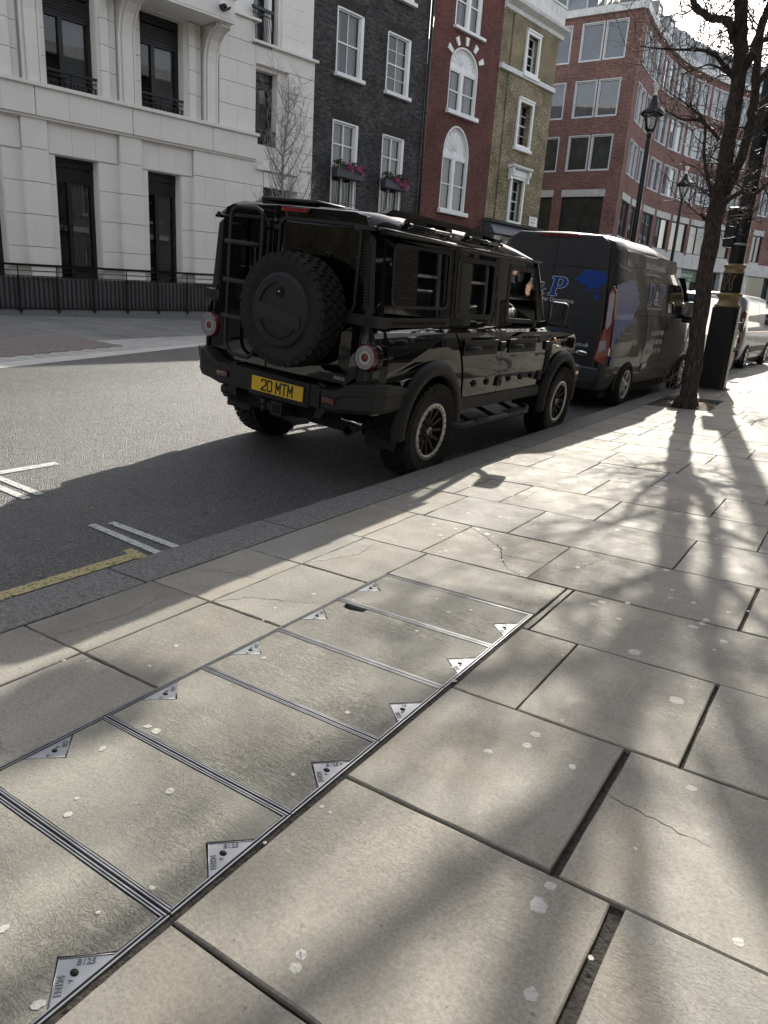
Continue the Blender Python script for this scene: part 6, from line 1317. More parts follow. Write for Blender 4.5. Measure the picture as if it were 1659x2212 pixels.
def side_plate(par, name, poly, xs, dx, m, s=1, zs=(), thick=.008, holes=(), **k):
    q = MB(); shaped(q, poly, holes, lambda y, z: xs(z) + dx, zs, thick, 0, s); return q.build(name, K[m] if isinstance(m, str) else m, par, **k)
# slab-serif italic letters for the van livery, drawn as polygons in a unit box
def glyph(ch):
    if ch == 'P': return [[(0, 0), (.52, 0), (.52, .1), (.40, .1), (.40, .42), (.62, .42), (.85, .5), (.95, .66), (.95, .80), (.85, .94), (.62, 1), (0, 1), (0, .9), (.12, .9), (.12, .1), (0, .1)], [[(.40, .52), (.56, .52), (.66, .60), (.67, .72), (.66, .84), (.56, .9), (.40, .9)]]]
    if ch == 'D': return [[(0, 0), (.6, 0), (.85, .1), (1, .32), (1, .68), (.85, .9), (.6, 1), (0, 1), (0, .9), (.12, .9), (.12, .1), (0, .1)], [[(.38, .1), (.56, .1), (.68, .22), (.72, .4), (.72, .6), (.68, .78), (.56, .9), (.38, .9)]]]
AMP = [(1.0, .42), (.78, .42), (.62, .12), (.40, 0), (.15, .02), (.02, .18), (.10, .38), (.42, .56), (.62, .74), (.58, .94), (.38, 1.0), (.20, .9), (.20, .72), (.40, .45), (.72, .10), (.98, .0)]
def grow(poly, d):
    c = [Vector(p) for p in poly]; n = len(c); out = []; ar = sum(c[i].x * c[(i + 1) % n].y - c[(i + 1) % n].x * c[i].y for i in range(n)); sg = 1 if ar > 0 else -1
    for i in range(n):
        a, b, e_ = c[i - 1], c[i], c[(i + 1) % n]; d1 = (b - a).normalized(); d2 = (e_ - b).normalized(); n1 = Vector((d1.y, -d1.x)) * sg; n2 = Vector((d2.y, -d2.x)) * sg; m_ = (n1 + n2); m_ = m_.normalized() if m_.length > .1 else n1; out.append(tuple(b + m_ * d / max(.5, m_.dot(n1))))
    return out
K['livery_blue'] = mat('livery_blue', (.010, .050, .26), .35, var=.15, spec=.3); K['livery_white'] = mat('livery_white', (.62, .62, .64), .35, var=.05); K['van_grey'] = paint('metallic_grey_paint', (.017, .0175, .019), wav=.06, coat=.45, metal=.1, rough=.5); K['van_dark'] = paint('slate_grey_paint', (.016, .019, .024), wav=.04, metal=.3, rough=.4); K['van_silver'] = paint('silver_paint', (.24, .255, .28), wav=.03, coat=.5, metal=.3, rough=.5); K['car_white'] = paint('white_car_paint', (.42, .42, .42), wav=.02, coat=.4); K['van_glass'] = glass_dark('vehicle_glass', (.012, .014, .016), spec=.9)
def letters(par, M_, h, both, wf=.85, sh=.16, amp=True, names=True, gap=1.0):
    """D & P lettering with white outline and blue fill; M_ maps (x, y, 0) to the panel, z outwards"""
    x = 0; res = []
    for ch in 'D&P':
        q = MB(); w_ = h * wf
        if ch == '&':
            w_ = h * .62; hh = h * .62; pts = [M_ @ Vector((x + (p[0] * .95 + sh * p[1]) * hh, p[1] * hh + h * .02, .002)) for p in AMP]; sm = []
            for i in range(len(pts) - 1):
                q4 = [pts[max(i - 1, 0)], pts[i], pts[i + 1], pts[min(i + 2, len(pts) - 1)]]
                for k_ in range(4): sm.append(cr_(*q4, k_ / 4))
            sm.append(tuple(pts[-1])); q.tube(sm, h * .042, 6, 0); q.tube([Vector(p) + (M_.to_3x3() @ Vector((0, 0, .004))) for p in sm], h * .026, 6, 1); q.build('lettering', [K['livery_white'], K['sign_black']], par)
        else:
            o, hs = glyph(ch); f = lambda p: (x + (p[0] * w_ / h + sh * p[1]) * h, p[1] * h)
            O = [f(p) for p in o]; Hs = [[f(p) for p in l] for l in hs]; go = grow(O, h * .028); gi = [grow(l, -h * .028) for l in Hs]
            for (a, b, zz, mi) in ((go, gi, .0015, 0), (O, Hs, .0035, 1)):
                tr = tessellate_polygon([[Vector((p[0], p[1], 0)) for p in l] for l in [a] + b]); fl = [p for l in [a] + b for p in l]; q.add([M_ @ Vector((p[0], p[1], zz)) for p in fl], [tuple(t) for t in tr], mi)
            q.build('lettering', [K['livery_white'], K['livery_blue']], par, recalc=False)
        x += w_ * 1.12 * gap
# ---- tall grey decorators' van
vn, vxs, vrz, vhw, vyb, vyf, vbody = van('parked_van', (-4.01, 11.21, -.018), -1.99, .57, 2.77, 3.30, 1.97, 2.37, 1.0, .93, 'van_grey', .335, None, "tall dark grey decorators' van with blue paint splashes and D & P lettering", belt=1.28, hoodz=1.22, bonnet=1.0, spokes=5,
    wind=[(-1.0, 2.33), (-.7, 2.37), (.9, 2.36), (1.7, 2.29), (2.25, 2.10), (2.68, 1.88), (3.1, 1.52), (3.4, 1.30), (3.9, 1.13), (4.15, .95), (4.23, .70)], floor=.30)
yb = vyb
q = MB(); q.prism([(-.82, .56), (.82, .56), (.845, 1.1), (.80, 1.75), (.74, 2.25), (.60, 2.34), (-.60, 2.34), (-.74, 2.25), (-.80, 1.75), (-.845, 1.1)], 1, yb - .012, yb + .06, holes=[]); q.build('back_doors', K['van_grey'], vn, autos=.02)
q = MB(); q.box(-.004, .004, yb - .0145, yb, .57, 2.33); q.box(-.80, .80, yb - .0145, yb, 1.915, 1.922); q.build('door_gap', K['black_dark'], vn)
q = MB(); q.prism([(-.86, .34), (.86, .34), (.93, .52), (.90, .62), (-.90, .62), (-.93, .52)], 1, yb - .05, yb + .1); q.build('rear_bumper', K['van_grey'], vn, autos=.03); q = MB(); q.box(-.84, .84, yb - .07, yb, .30, .44); q.build('bumper_step', K['plastic'], vn, autos=.02)
q = MB(); q.prism([(-.25, 2.335), (.28, 2.335), (.34, 2.30), (.28, 2.285), (-.25, 2.285), (-.31, 2.30)], 1, yb - .03, yb); q.build('brake_light', K['red_dark'], vn)
for s in (1, -1):
    q = MB(); pr = [(1.72, .88), (1.60, .845), (1.20, .875), (1.0, .83), (.72, .80), (.66, .93), (.80, .975), (1.30, .965), (1.66, .925)]
    q.add([(s * x, yb - .03 + max(0, x - .86) * .5, z) for z, x in pr] + [(s * x, yb + .1, z) for z, x in pr], [tuple(range(9))] + [(i, (i + 1) % 9, 9 + (i + 1) % 9, 9 + i) for i in range(9)]); q.build('tail_lamp', K['red_lens'], vn, autos=.008)
    q = MB(); q.prism([(s * .865, 1.60), (s * .895, 1.66), (s * .93, 1.60), (s * .955, 1.22), (s * .915, 1.14), (s * .885, 1.20)], 1, yb - .032, yb - .02); q.prism([(s * .85, .98), (s * .93, 1.0), (s * .945, .88), (s * .85, .82)], 1, yb - .036, yb - .02); q.build('clear_lens', K['clear_lens'], vn)
q = MB(); q.prism(rrect(-.78, -.02, 1.20, 1.90, .03), 1, yb - .016, yb - .01); q.build('door_panel', K['van_grey'], vn); q = MB(); q.prism([(.02, 1.90), (.74, 1.90), (.775, 1.86), (.80, 1.50), (.76, 1.42), (.45, 1.24), (.02, 1.24)], 1, yb - .016, yb - .01); q.build('door_panel', K['van_grey'], vn, autos=.004)
BK = frame((-.545, yb - .018, 1.51), (1, 0, 0), (0, 0, 1)); letters(vn, BK, .255, True, wf=.98, gap=1.12)
q = MB(); text_mesh(q, 'Interior & Exterior Decorators', .085, frame((-.60, yb - .018, 1.43), (1, 0, 0), (0, 0, 1)), .001, sx=.90); text_mesh(q, 'www.dpdecorating.co.uk', .085, frame((-.12, yb - .014, .875), (1, 0, 0), (0, 0, 1)), .001, sx=.95); q.build('lettering', K['livery_white'], vn)
q = MB(); q.lathe([(.085, 0), (.085, .006), (.078, .01), (.001, .008)], 28, frame((.61, yb - .013, .785), (1, 0, 0), (0, 0, 1)) @ Matrix.Diagonal((1, .42, 1, 1)), 0); q.build('oval_badge', K['chrome'], vn)
q = MB(); text_mesh(q, 'Ford', .05, frame((.555, yb - .025, .772), (1, 0, 0), (0, 0, 1)), .001, shear=.3); q.build('badge_lettering', K['sign_black'], vn)
def splash(seed, cx, cy, rx, ry, arms, n=64):
    random.seed(seed); out = []
    am = [(random.random() * 2 * math.pi, random.uniform(.10, .35), random.uniform(.05, .12)) for _ in range(arms)]
    for i in range(n):
        a = 2 * math.pi * i / n; k = 1 + .08 * math.sin(5 * a + seed)
        for c, h_, w_ in am:
            d = (a - c + math.pi) % (2 * math.pi) - math.pi; k += h_ * math.exp(-(d / w_) ** 2)
        out.append((cx + rx * k * math.cos(a), cy + ry * k * math.sin(a)))
    return out
clip = lambda P_, x1, z1: [(min(x, x1), min(z, z1)) for x, z in P_]
q = MB(); q.prism(clip(splash(3, .58, 1.78, .20, .12, 9), .775, 1.89), 1, yb - .0185, yb - .015)
for x, z, r_ in ((.69, 1.555, .036), (.62, 1.63, .012), (.68, 1.63, .018), (.50, 1.64, .010), (.30, 1.80, .012)): q.prism(arc(x, z, r_, 0, 360, 14)[:-1], 1, yb - .0185, yb - .015)
for x, z in ((.55, 1.60), (.68, 1.61)): q.box(x - .010, x + .010, yb - .0184, yb - .0149, z, z + .10)
q.build('paint_splash', K['livery_blue'], vn)
q = MB(); q.box(.06, .33, yb - .03, yb - .012, 1.10, 1.125); q.tube([(.05, yb - .03, 1.115), (.34, yb - .03, 1.115)], .018, 8); q.build('door_handle', K['plastic'], vn, autos=.004)
for s in (1, -1):
    q = MB(); q.box(s * .84, s * .875, yb - .025, yb, 1.38, 1.46); q.box(s * .84, s * .875, yb - .025, yb, .62, .70); q.build('hinge', K['black_dark'], vn)
    # side panels, windows, doors
    side_plate(vn, 'side_panel', rrect(-.70, 1.50, 1.40, 1.83, .05), vxs, .004, 'van_grey', s, (1.5, 1.6, 1.7)); 
    side_plate(vn, 'roof_panel', rrect(-.60, 1.95, 2.0, 2.20, .04), vxs, .003, 'van_grey', s, (2.05, 2.1, 2.15))
    side_plate(vn, 'window', [(1.72, 1.40), (2.85, 1.36), (2.85, 1.42), (2.42, 1.78), (2.32, 1.84), (1.72, 1.84)], vxs, .005, 'van_glass', s, (1.5, 1.6, 1.7)); side_plate(vn, 'rub_strip', rrect(.70, 2.2, .50, .62, .02), vxs, .014, 'van_grey', s, ())
    side_plate(vn, 'rail_slot', [(-.55, 1.335), (1.15, 1.335), (1.15, 1.345), (-.55, 1.345)], vxs, .004, 'black_dark', s)
    for a, b, c, d in ((1.62, 1.626, .50, 1.86), (.60, .606, .62, 1.38)): side_plate(vn, 'door_gap', [(a, c), (b, c), (b, d), (a, d)], vxs, .003, 'black_dark', s, (.75, 1.0, 1.28, 1.36, 1.6))
    q = MB(); q.box(s * .975, s * 1.01, 1.72, 1.90, 1.14, 1.18); q.build('door_handle', K['van_grey'], vn, autos=.01)
    q = MB(); q.tube([(s * .90, 2.50, 1.34), (s * 1.03, 2.44, 1.36)], .04, 8); q.bbox(s * 1.12, 2.42, 1.46, .20, .14, .28, .06); q.bbox(s * 1.10, 2.43, 1.29, .18, .12, .08, .03); q.build('mirror', K['plastic'], vn)
    q = MB(); q.prism(rrect(s * 1.12 - .08, s * 1.12 + .08, 1.35, 1.57, .04), 1, 2.345, 2.349); q.build('mirror_glass', K['mirror'], vn)
def sidemap(xs, y0, z0, s=1):
    """local x -> +y, local y -> +z, z outwards on the right side"""
    k = (xs(z0 + .25) - xs(z0)) / .25
    return frame((s * (xs(z0) + .008), y0, z0), (0, 1, 0), (k, 0, 1))
LT = sidemap(vxs, .52, 1.50); letters(vn, LT, .31, True, gap=1.0, wf=.98)
q = MB(); text_mesh(q, 'Interior & Exterior Decorators', .066, sidemap(vxs, .52, 1.43), .001, sx=.95)
for i, t_ in enumerate(('• 0118 987 4084', '• 01753 887 654', '• 07785 471 120')): text_mesh(q, t_, .11, sidemap(vxs, .84 - i * .02, 1.04 - i * .14), .0012, sx=1.0)
q.build('lettering', K['livery_white'], vn)
q = MB(); P_ = [(max(-.93, a), b) for a, b in clip(splash(8, -.45, 1.52, .50, .30, 9, 80), .9, 1.82)]; shaped(q, P_, [], lambda y, z: vxs(z) + .0065, (1.3, 1.4, 1.5, 1.6, 1.7, 1.8), .002, 0, 1); q.build('paint_splash', K['livery_blue'], vn)
q = MB(); P_ = [(-.95, .92), (-.82, .86), (-.80, 1.0), (-.74, 1.05), (-.70, .95), (-.67, 1.08), (-.55, 1.12), (-.50, 1.05), (-.46, 1.2), (-.30, 1.3), (-.95, 1.5)]; shaped(q, P_, [], lambda y, z: vxs(z) + .005, (1.0, 1.1, 1.2, 1.28, 1.36, 1.45), .002, 0, 1); q.prism(arc(-.80, .70, .07, 0, 360, 16)[:-1], 0, .985, .992); q.build('paint_splash', K['livery_blue'], vn)
q = MB(); q.add([(-.80, 2.90, 1.98), (.80, 2.90, 1.98), (.86, 3.50, 1.42), (-.86, 3.50, 1.42)], [(0, 1, 2, 3)]); q.build('windscreen', K['van_glass'], vn, recalc=False)
# ---- slate grey small van
cv, cxs, crz, chw, cyb, cyf, _ = van('parked_van', (-3.93, 17.3, .02), -2.6, .4, 2.4, 2.73, 1.85, 1.83, .85, .82, 'van_dark', .32, None, 'slate grey small van between the decorators\' van and the silver van, partly behind the tree', belt=1.08, hoodz=1.10, bonnet=.9, spokes=7,
    wind=[(-.85, 1.78), (-.5, 1.83), (1.5, 1.82), (2.0, 1.70), (2.6, 1.30), (2.8, 1.16), (3.2, 1.04), (3.45, .88), (3.55, .65)], floor=.26)
q = MB(); q.prism([(-.78, .45), (.78, .45), (.79, 1.1), (.70, 1.70), (-.70, 1.70), (-.79, 1.1)], 1, cyb - .012, cyb + .04); q.build('back_door', K['van_dark'], cv, autos=.02); q = MB(); q.prism([(-.70, 1.12), (.70, 1.12), (.65, 1.60), (.60, 1.63), (-.60, 1.63), (-.65, 1.60)], 1, cyb - .018, cyb - .01); q.build('rear_window', K['van_glass'], cv, autos=.003)
q = MB(); q.prism([(-.82, .28), (.82, .28), (.88, .5), (-.88, .5)], 1, cyb - .06, cyb + .1); q.build('rear_bumper', K['plastic'], cv, autos=.03)
q = MB()
for dz in (0, -.07): q.prism([(-.10, .83 + dz), (0, .90 + dz), (.10, .83 + dz), (.10, .80 + dz), (0, .865 + dz), (-.10, .80 + dz)], 1, cyb - .03, cyb - .012)
q.build('chevron_badge', K['rim_dark'], cv); q = MB(); text_mesh(q, 'CITROËN', .07, frame((-.19, cyb - .0135, .66), (1, 0, 0), (0, 0, 1)), .0015); q.build('badge_lettering', K['rim_dark'], cv)
for s in (1, -1):
    q = MB(); q.box(s * .78, s * .89, cyb - .01, cyb + .12, .75, 1.10); q.build('tail_lamp', K['red_lens'], cv, autos=.02)
    q = MB(); q.tube([(s * .86, 2.1, 1.10), (s * .95, 2.05, 1.12)], .03, 6); q.bbox(s * 1.03, 2.03, 1.17, .19, .13, .18, .05); q.build('mirror', K['plastic'], cv); q = MB(); q.prism(rrect(s * 1.03 - .07, s * 1.03 + .07, 1.10, 1.24, .03), 1, 1.962, 1.966); q.build('mirror_glass', K['mirror'], cv)
    side_plate(cv, 'window', [(1.30, 1.14), (2.20, 1.12), (1.95, 1.50), (1.30, 1.52)], cxs, .004, 'van_glass', s, (1.2, 1.35)); side_plate(cv, 'rub_strip', rrect(.45, 2.2, .50, .60, .02), cxs, .012, 'plastic', s)
    side_plate(cv, 'door_gap', [(1.22, .4), (1.226, .4), (1.226, 1.55), (1.22, 1.55)], cxs, .003, 'black_dark', s, (.75, 1.08, 1.16))
# ---- silver van
sv, sxs, srz, shw, syb, syf, _ = van('parked_van', (-3.90, 22.8, .03), -2.6, .4, 2.2, 3.10, 1.95, 1.97, .95, .9, 'van_silver', .33, None, 'silver van parked beyond the black lamp column, its rear doors without windows', belt=1.12, hoodz=1.12, bonnet=.95, spokes=5,
    wind=[(-.95, 1.92), (-.6, 1.97), (2.0, 1.96), (2.4, 1.86), (2.8, 1.6), (3.2, 1.2), (3.5, 1.08), (3.85, .9), (4.0, .65)], floor=.26)
q = MB(); q.prism([(-.80, .50), (.80, .50), (.84, 1.1), (.72, 1.88), (-.72, 1.88), (-.84, 1.1)], 1, syb - .012, syb + .04); q.build('back_doors', K['van_silver'], sv, autos=.02)
for a, b in ((-.78, -.03), (.03, .72)): q = MB(); q.prism([(a, 1.05), (b - .1, 1.05), (b, 1.15), (b - .04, 1.72), (b - .08, 1.76), (a, 1.76)], 1, syb - .018, syb - .01); q.build('door_panel', K['van_silver'], sv, autos=.006)
q = MB(); q.box(-.003, .003, syb - .02, syb, .5, 1.88); q.prism([(.029, 1.045), (.63, 1.045), (.725, 1.145), (.685, 1.73), (.645, 1.765), (.029, 1.765)], 1, syb - .0125, syb - .0121, holes=[]); q.build('door_gap', K['black_dark'], sv)
q = MB(); q.prism(rrect(.12, .60, .58, .80, .03), 1, syb - .016, syb - .01); q.build('plate_recess', K['van_silver'], sv, autos=.005); q = MB(); text_mesh(q, 'RENAULT', .075, frame((.25, syb - .0135, .93), (1, 0, 0), (0, 0, 1)), .0015, sx=1.3); q.build('badge_lettering', K['rim_dark'], sv)
q = MB(); q.prism([(-.86, .26), (.86, .26), (.95, .40), (.93, .52), (-.93, .52), (-.95, .40)], 1, syb - .07, syb + .15); q.build('rear_bumper', K['plastic_grey'], sv, autos=.03); q = MB(); q.box(.42, .58, syb - .075, syb - .06, .42, .455); q.build('reflector', K['red_lens'], sv)
for s in (1, -1):
    q = MB(); q.prism([(s * .83, 1.02), (s * .93, 1.02), (s * .91, 1.52), (s * .86, 1.56), (s * .81, 1.50)], 1, syb - .03, syb + .1); q.build('tail_lamp', K['red_dark'], sv, autos=.01); q = MB(); q.box(s * .85, s * .90, syb - .034, syb - .028, 1.24, 1.36); q.box(s * .84, s * .90, syb - .034, syb - .028, .62, .70); q.build('clear_lens', K['clear_lens'], sv); q = MB(); q.box(s * .83, s * .91, syb - .032, syb - .01, .60, .84); q.build('fog_lamp', K['red_lens'], sv)
    side_plate(sv, 'window', [(2.05, 1.20), (3.0, 1.16), (2.65, 1.62), (2.05, 1.66)], sxs, .004, 'van_glass', s, (1.3, 1.5)); side_plate(sv, 'rub_strip', rrect(.5, 2.6, .44, .60, .02), sxs, .012, 'plastic_grey', s); side_plate(sv, 'door_gap', [(.95, .42), (.956, .42), (.956, 1.75), (.95, 1.75)], sxs, .003, 'black_dark', s, (.75, 1.12, 1.2, 1.5))
    q = MB(); q.tube([(s * .9, 2.9, 1.15), (s * 1.0, 2.85, 1.17)], .03, 6); q.bbox(s * 1.09, 2.83, 1.27, .19, .13, .27, .05); q.build('mirror', K['plastic'], sv)
# ---- small white car and others beyond
def small_car(T, yaw, col, label, H=1.5):
    e, xs_, rz_, hw_, yb_, yf_, _ = van('parked_car', T, yaw, .3, 2, 2.5, 1.75, H, .75, .8, col, .31, None, label, belt=.90, hoodz=.98, bonnet=.9, spokes=5, cat='car', wind=[(-.75, .92), (-.62, 1.05), (-.2, H - .1), (.3, H), (1.3, H), (1.9, 1.18), (2.2, .98), (2.9, .85), (3.2, .65), (3.3, .5)], floor=.25)
    q = MB(); q.add([(-.62, -.60, 1.06), (.62, -.60, 1.06), (.55, -.24, H - .14), (-.55, -.24, H - .14)], [(0, 1, 2, 3)]); o = q.build('rear_window', K['van_glass'], e, recalc=False); o.location = (0, -.02, .01)
    for s in (1, -1):
        side_plate(e, 'window', [(-.1, .98), (1.75, .98), (1.35, H - .12), (.15, H - .10)], xs_, .004, 'van_glass', s, (1.1, 1.25)); q = MB(); q.bbox(s * .74, -.74, .82, .24, .12, .20, .04); q.build('tail_lamp', K['red_lens'], e)
        q = MB(); q.bbox(s * .97, 1.7, 1.0, .17, .1, .13, .04); q.build('mirror', K['plastic'], e)
    q = MB(); q.box(-.8, .8, yb_ - .05, yb_ + .1, .28, .5); q.build('rear_bumper', K[col], e, autos=.04); return e
small_car((-3.95, 29.3, .03), -3, 'car_white', 'small white car parked beyond the silver van, red tail lamp at the right edge')
small_car((-8.5, 35.0, .05), -14, 'car_white', 'white car seen only by its roof over the slate grey van', H=1.62)
small_car((-4.1, 34.6, .03), -6, 'van_dark', 'dark small car parked farthest along the near kerb')
# awning / kiosk edge on the far right
K['canvas'] = mat('dark_green_canvas', (.018, .032, .026), .8, var=.2); K['cream'] = mat('cream_trim', (.55, .52, .42), .6)
aw = empty('shop_awning', (-2.6, 57, 0), (0, 0, R(-35)), label='dark green awning with a cream top edge in front of the far shops, right edge', cat='awning')
q = MB(); q.prism([(0, 1.2), (0, 2.55), (-.2, 2.6), (-1.2, 2.15), (-1.2, 1.9)], 0, -9, 9); q.build('canopy', K['canvas'], aw); q = MB(); q.box(-9, 9, -.25, .05, 2.6, 2.68); q.build('top_edge', K['cream'], aw)
for i, x in enumerate((-8.5, -4, 0, 4, 8.5)): q = MB(); q.tube([(x, -1.1, 0), (x, -1.1, 2.1)], .03, 6); q.build('pole', K['black_iron'], aw)
# ---------------------------------------------------------------- trees
def bark_mat(name, c0, c1):
    t = NT(name); v = t.coord(); b = t.b; m_ = t.mapv(v, (9, 9, 1.6)); n = t.noise(m_, 4, 8, .7, .8)
    vo = t.n('TexVoronoi', feature='DISTANCE_TO_EDGE'); t.l(t.mapv(v, (26, 26, 4.5)), vo.inputs['Vector']); vo.inputs['Scale'].default_value = 1.0
    c = t.mix(1, t.ramp(n, [(.3, c0), (.7, c1)]), t.ramp(vo.outputs['Distance'], [(0, (.35, .35, .35)), (.25, (1, 1, 1))]), 'MULTIPLY')
    c = t.mix(t.math('MULTIPLY', t.ramp(t.noise(v, 3, 4), [(.6, (0, 0, 0)), (.75, (1, 1, 1))]), .35), c, (.10, .11, .06))
    t.l(c, b.inputs['Base Color']); b.inputs['Roughness'].default_value = .9; h = t.math('ADD', n, t.math('MULTIPLY', vo.outputs['Distance'], 1.6)); t.l(t.bump(h, 1, .02), b.inputs['Normal']); return t.m
K['bark'] = bark_mat('rough_bark', (.045, .034, .026), (.13, .10, .078)); K['twig'] = mat('twig_bark', (.055, .042, .036), .6, var=.3, vs=20); K['twig_pale'] = mat('pale_glinting_bark', (.30, .27, .24), .3, var=.3, vs=20)  # young tree's white glints are lightened into the pale twig colour
def limb(mb, pts, rad, n=10, sub=4, wob=.012):
    P = []; Q = []
    for i in range(len(pts) - 1):
        q4 = [pts[max(i - 1, 0)], pts[i], pts[i + 1], pts[min(i + 2, len(pts) - 1)]]
        for k in range(sub):
            p = Vector(cr_(*[tuple(x) for x in q4], k / sub)); r = rad[i] + (rad[i + 1] - rad[i]) * k / sub; P.append(p + Vector((random.gauss(0, 1), random.gauss(0, 1), 0)) * min(wob, r * .15)); Q.append(r * random.uniform(.94, 1.06))
    P.append(Vector(pts[-1])); Q.append(rad[-1]); mb.tube(P, Q, n); return P, Q
TW = [0]
def twig(mb, p, d, L, r, lv, up=.15, kink=.35, buds=True, nmax=4):
    n = max(3, int(L / .055)); P = [p.copy()]; q = p.copy(); dd = d.normalized(); kids = []
    for i in range(n):
        dd = (dd + Vector((random.gauss(0, kink), random.gauss(0, kink), random.gauss(0, kink) + up)) * .38).normalized(); q = q + dd * (L / n); P.append(q.copy())
        if lv > 0 and i > 0 and random.random() < .62: kids.append((q.copy(), dd.copy(), 1 - i / n))
    mb.tube(P, [r * (1 - .62 * i / n) for i in range(n + 1)], 5 if r > .006 else 4 if r > .004 else 3, cap=False, smooth=True); TW[0] += 1
    for k_, d_, f in kids:
        s = d_.orthogonal().normalized(); s.rotate(Matrix.Rotation(random.random() * 6.28, 3, d_)); nd = (d_ * .6 + s * random.uniform(.5, 1.1)).normalized(); twig(mb, k_, nd, L * random.uniform(.35, .62) * (.5 + .5 * f), r * .6, lv - 1, up, kink, buds)
    if buds and lv == 0: mb.tube([q, q + dd * .012, q + dd * .024], [r * .5, r * .5 + .0035, .0012], 4, cap=False)
random.seed(77)
TR = empty('tree', (-2.13, 11.41, .02), label='bare street tree with a leaning rough trunk beside the kerb, nearest the camera', cat='tree')
def W2(x, z, y=11.41): return Vector((x + 2.13, y - 11.41, z - .02))
mb = MB(); LB = []
def L_(pts, rad, n=12, **k): P, Q = limb(mb, pts, rad, n, **k); LB.append((P, Q)); return P
# trunk
L_([W2(-2.115, -.1), W2(-2.115, .06), W2(-2.12, .35), W2(-2.14, .9), W2(-2.17, 1.5), W2(-2.195, 2.1), W2(-2.20, 2.7), W2(-2.195, 3.2), W2(-2.215, 3.8), W2(-2.22, 4.35), W2(-2.28, 4.8), W2(-2.37, 5.27), W2(-2.47, 6.0, 11.3), W2(-2.6, 6.9, 11.2), W2(-2.62, 7.9, 11.1), W2(-2.7, 8.9, 11)], [.165, .14, .122, .117, .112, .110, .115, .098, .094, .094, .084, .076, .066, .055, .04, .022], 18, wob=.006)
L_([W2(-2.18, 2.8), W2(-2.09, 3.1, 11.45), W2(-2.03, 3.4, 11.5), W2(-1.99, 3.8, 11.5), W2(-2.0, 4.1, 11.5), W2(-2.05, 4.5, 11.55), W2(-2.08, 5.1, 11.6), W2(-1.9, 6.0, 11.7), W2(-1.8, 7.0, 11.7)], [.075, .068, .062, .058, .055, .05, .045, .035, .02])
L_([W2(-2.22, 4.62), W2(-2.38, 4.84, 11.38), W2(-2.44, 5.00, 11.36), W2(-2.54, 5.05, 11.34), W2(-2.66, 5.06, 11.3), W2(-2.76, 5.12, 11.28), W2(-2.87, 5.20, 11.25), W2(-2.95, 5.32, 11.2), W2(-3.05, 5.5, 11.1), W2(-3.3, 6.1, 11), W2(-3.5, 6.8, 10.9)], [.058, .052, .05, .048, .046, .045, .042, .038, .034, .024, .012])
L_([W2(-2.25, 4.33), W2(-2.42, 4.51, 11.3), W2(-2.55, 4.63, 11.25), W2(-2.72, 4.68, 11.2), W2(-2.96, 4.71, 11.2), W2(-3.2, 4.72, 11.1), W2(-3.5, 4.78, 11.1)], [.036, .03, .025, .02, .016, .012, .005], 8)
L_([W2(-2.25, 4.32), W2(-2.4, 4.42, 11.2), W2(-2.56, 4.47, 11.1), W2(-2.68, 4.42, 11.05), W2(-2.86, 4.36, 11)], [.02, .016, .012, .009, .005], 7)
L_([W2(-2.21, 2.72), W2(-2.27, 2.92, 11.32), W2(-2.36, 3.15, 11.25), W2(-2.43, 3.35, 11.2), W2(-2.47, 3.6, 11.2), W2(-2.50, 3.8, 11.2), W2(-2.62, 3.93, 11.15), W2(-2.80, 4.05, 11.1), W2(-3.05, 4.2, 11)], [.04, .034, .028, .024, .02, .018, .015, .011, .004], 8)
L_([W2(-2.21, 4.4), W2(-2.14, 4.6, 11.5), W2(-2.12, 4.9, 11.6), W2(-2.08, 5.2, 11.7), W2(-1.7, 6.1, 11.9), W2(-1.5, 7.0, 12)], [.055, .05, .045, .04, .03, .016])
L_([W2(-2.17, 2.70), W2(-2.08, 2.84, 11.35), W2(-1.97, 2.92, 11.3), W2(-1.86, 2.955, 11.25), W2(-1.75, 2.91, 11.2), W2(-1.64, 2.95, 11.1), W2(-1.5, 3.1, 11)], [.035, .032, .03, .03, .024, .018, .01], 8)
L_([W2(-1.71, 2.88, 11.2), W2(-1.75, 2.65, 11.15), W2(-1.87, 2.55, 11.1), W2(-2.02, 2.50, 11.1)], [.014, .010, .007, .003], 6)
L_([W2(-2.27, 2.60), W2(-2.33, 2.63, 11.36), W2(-2.385, 2.69, 11.33)], [.026, .022, .018], 8)
# higher limbs, out of the picture but throwing the shadows on the paving
for (x0, z0, dx, dy, dz, r0) in ((-2.4, 5.4, -1.3, -.4, 1.2, .05), (-2.5, 6.1, .9, -.6, 1.3, .045), (-2.6, 6.8, -.9, .5, 1.0, .04), (-2.45, 5.8, .6, .9, 1.4, .04), (-3.2, 5.9, -.7, -.3, .9, .03), (-1.9, 6.0, 1.1, .2, 1.0, .04), (-2.1, 5.2, .9, -.5, .9, .04), (-2.6, 7.3, .8, .2, 1.2, .03), (-2.35, 4.9, .45, -.9, .9, .035), (-2.0, 4.2, .8, -.4, .6, .028), (-2.3, 3.6, -.7, -.3, .35, .02), (-1.95, 3.7, .7, .3, .4, .022)):
    a = W2(x0, z0, 11.3); d = Vector((dx, dy, dz)); L_([a, a + d * .35 + Vector((0, 0, .1)), a + d * .7, a + d], [r0 * 1.35, r0 * 1.05, r0 * .75, r0 * .35], 8)
for i in range(9):     # root flare
    a = i * .7; mb.tube([Vector((.10 * math.cos(a), .10 * math.sin(a), .14)), Vector((.15 * math.cos(a), .15 * math.sin(a), .02)), Vector((.2 * math.cos(a), .2 * math.sin(a), -.05))], [.05, .045, .03], 8)
mb.build('trunk', K['bark'], TR, recalc=False)
mb = MB(); TW[0] = 0
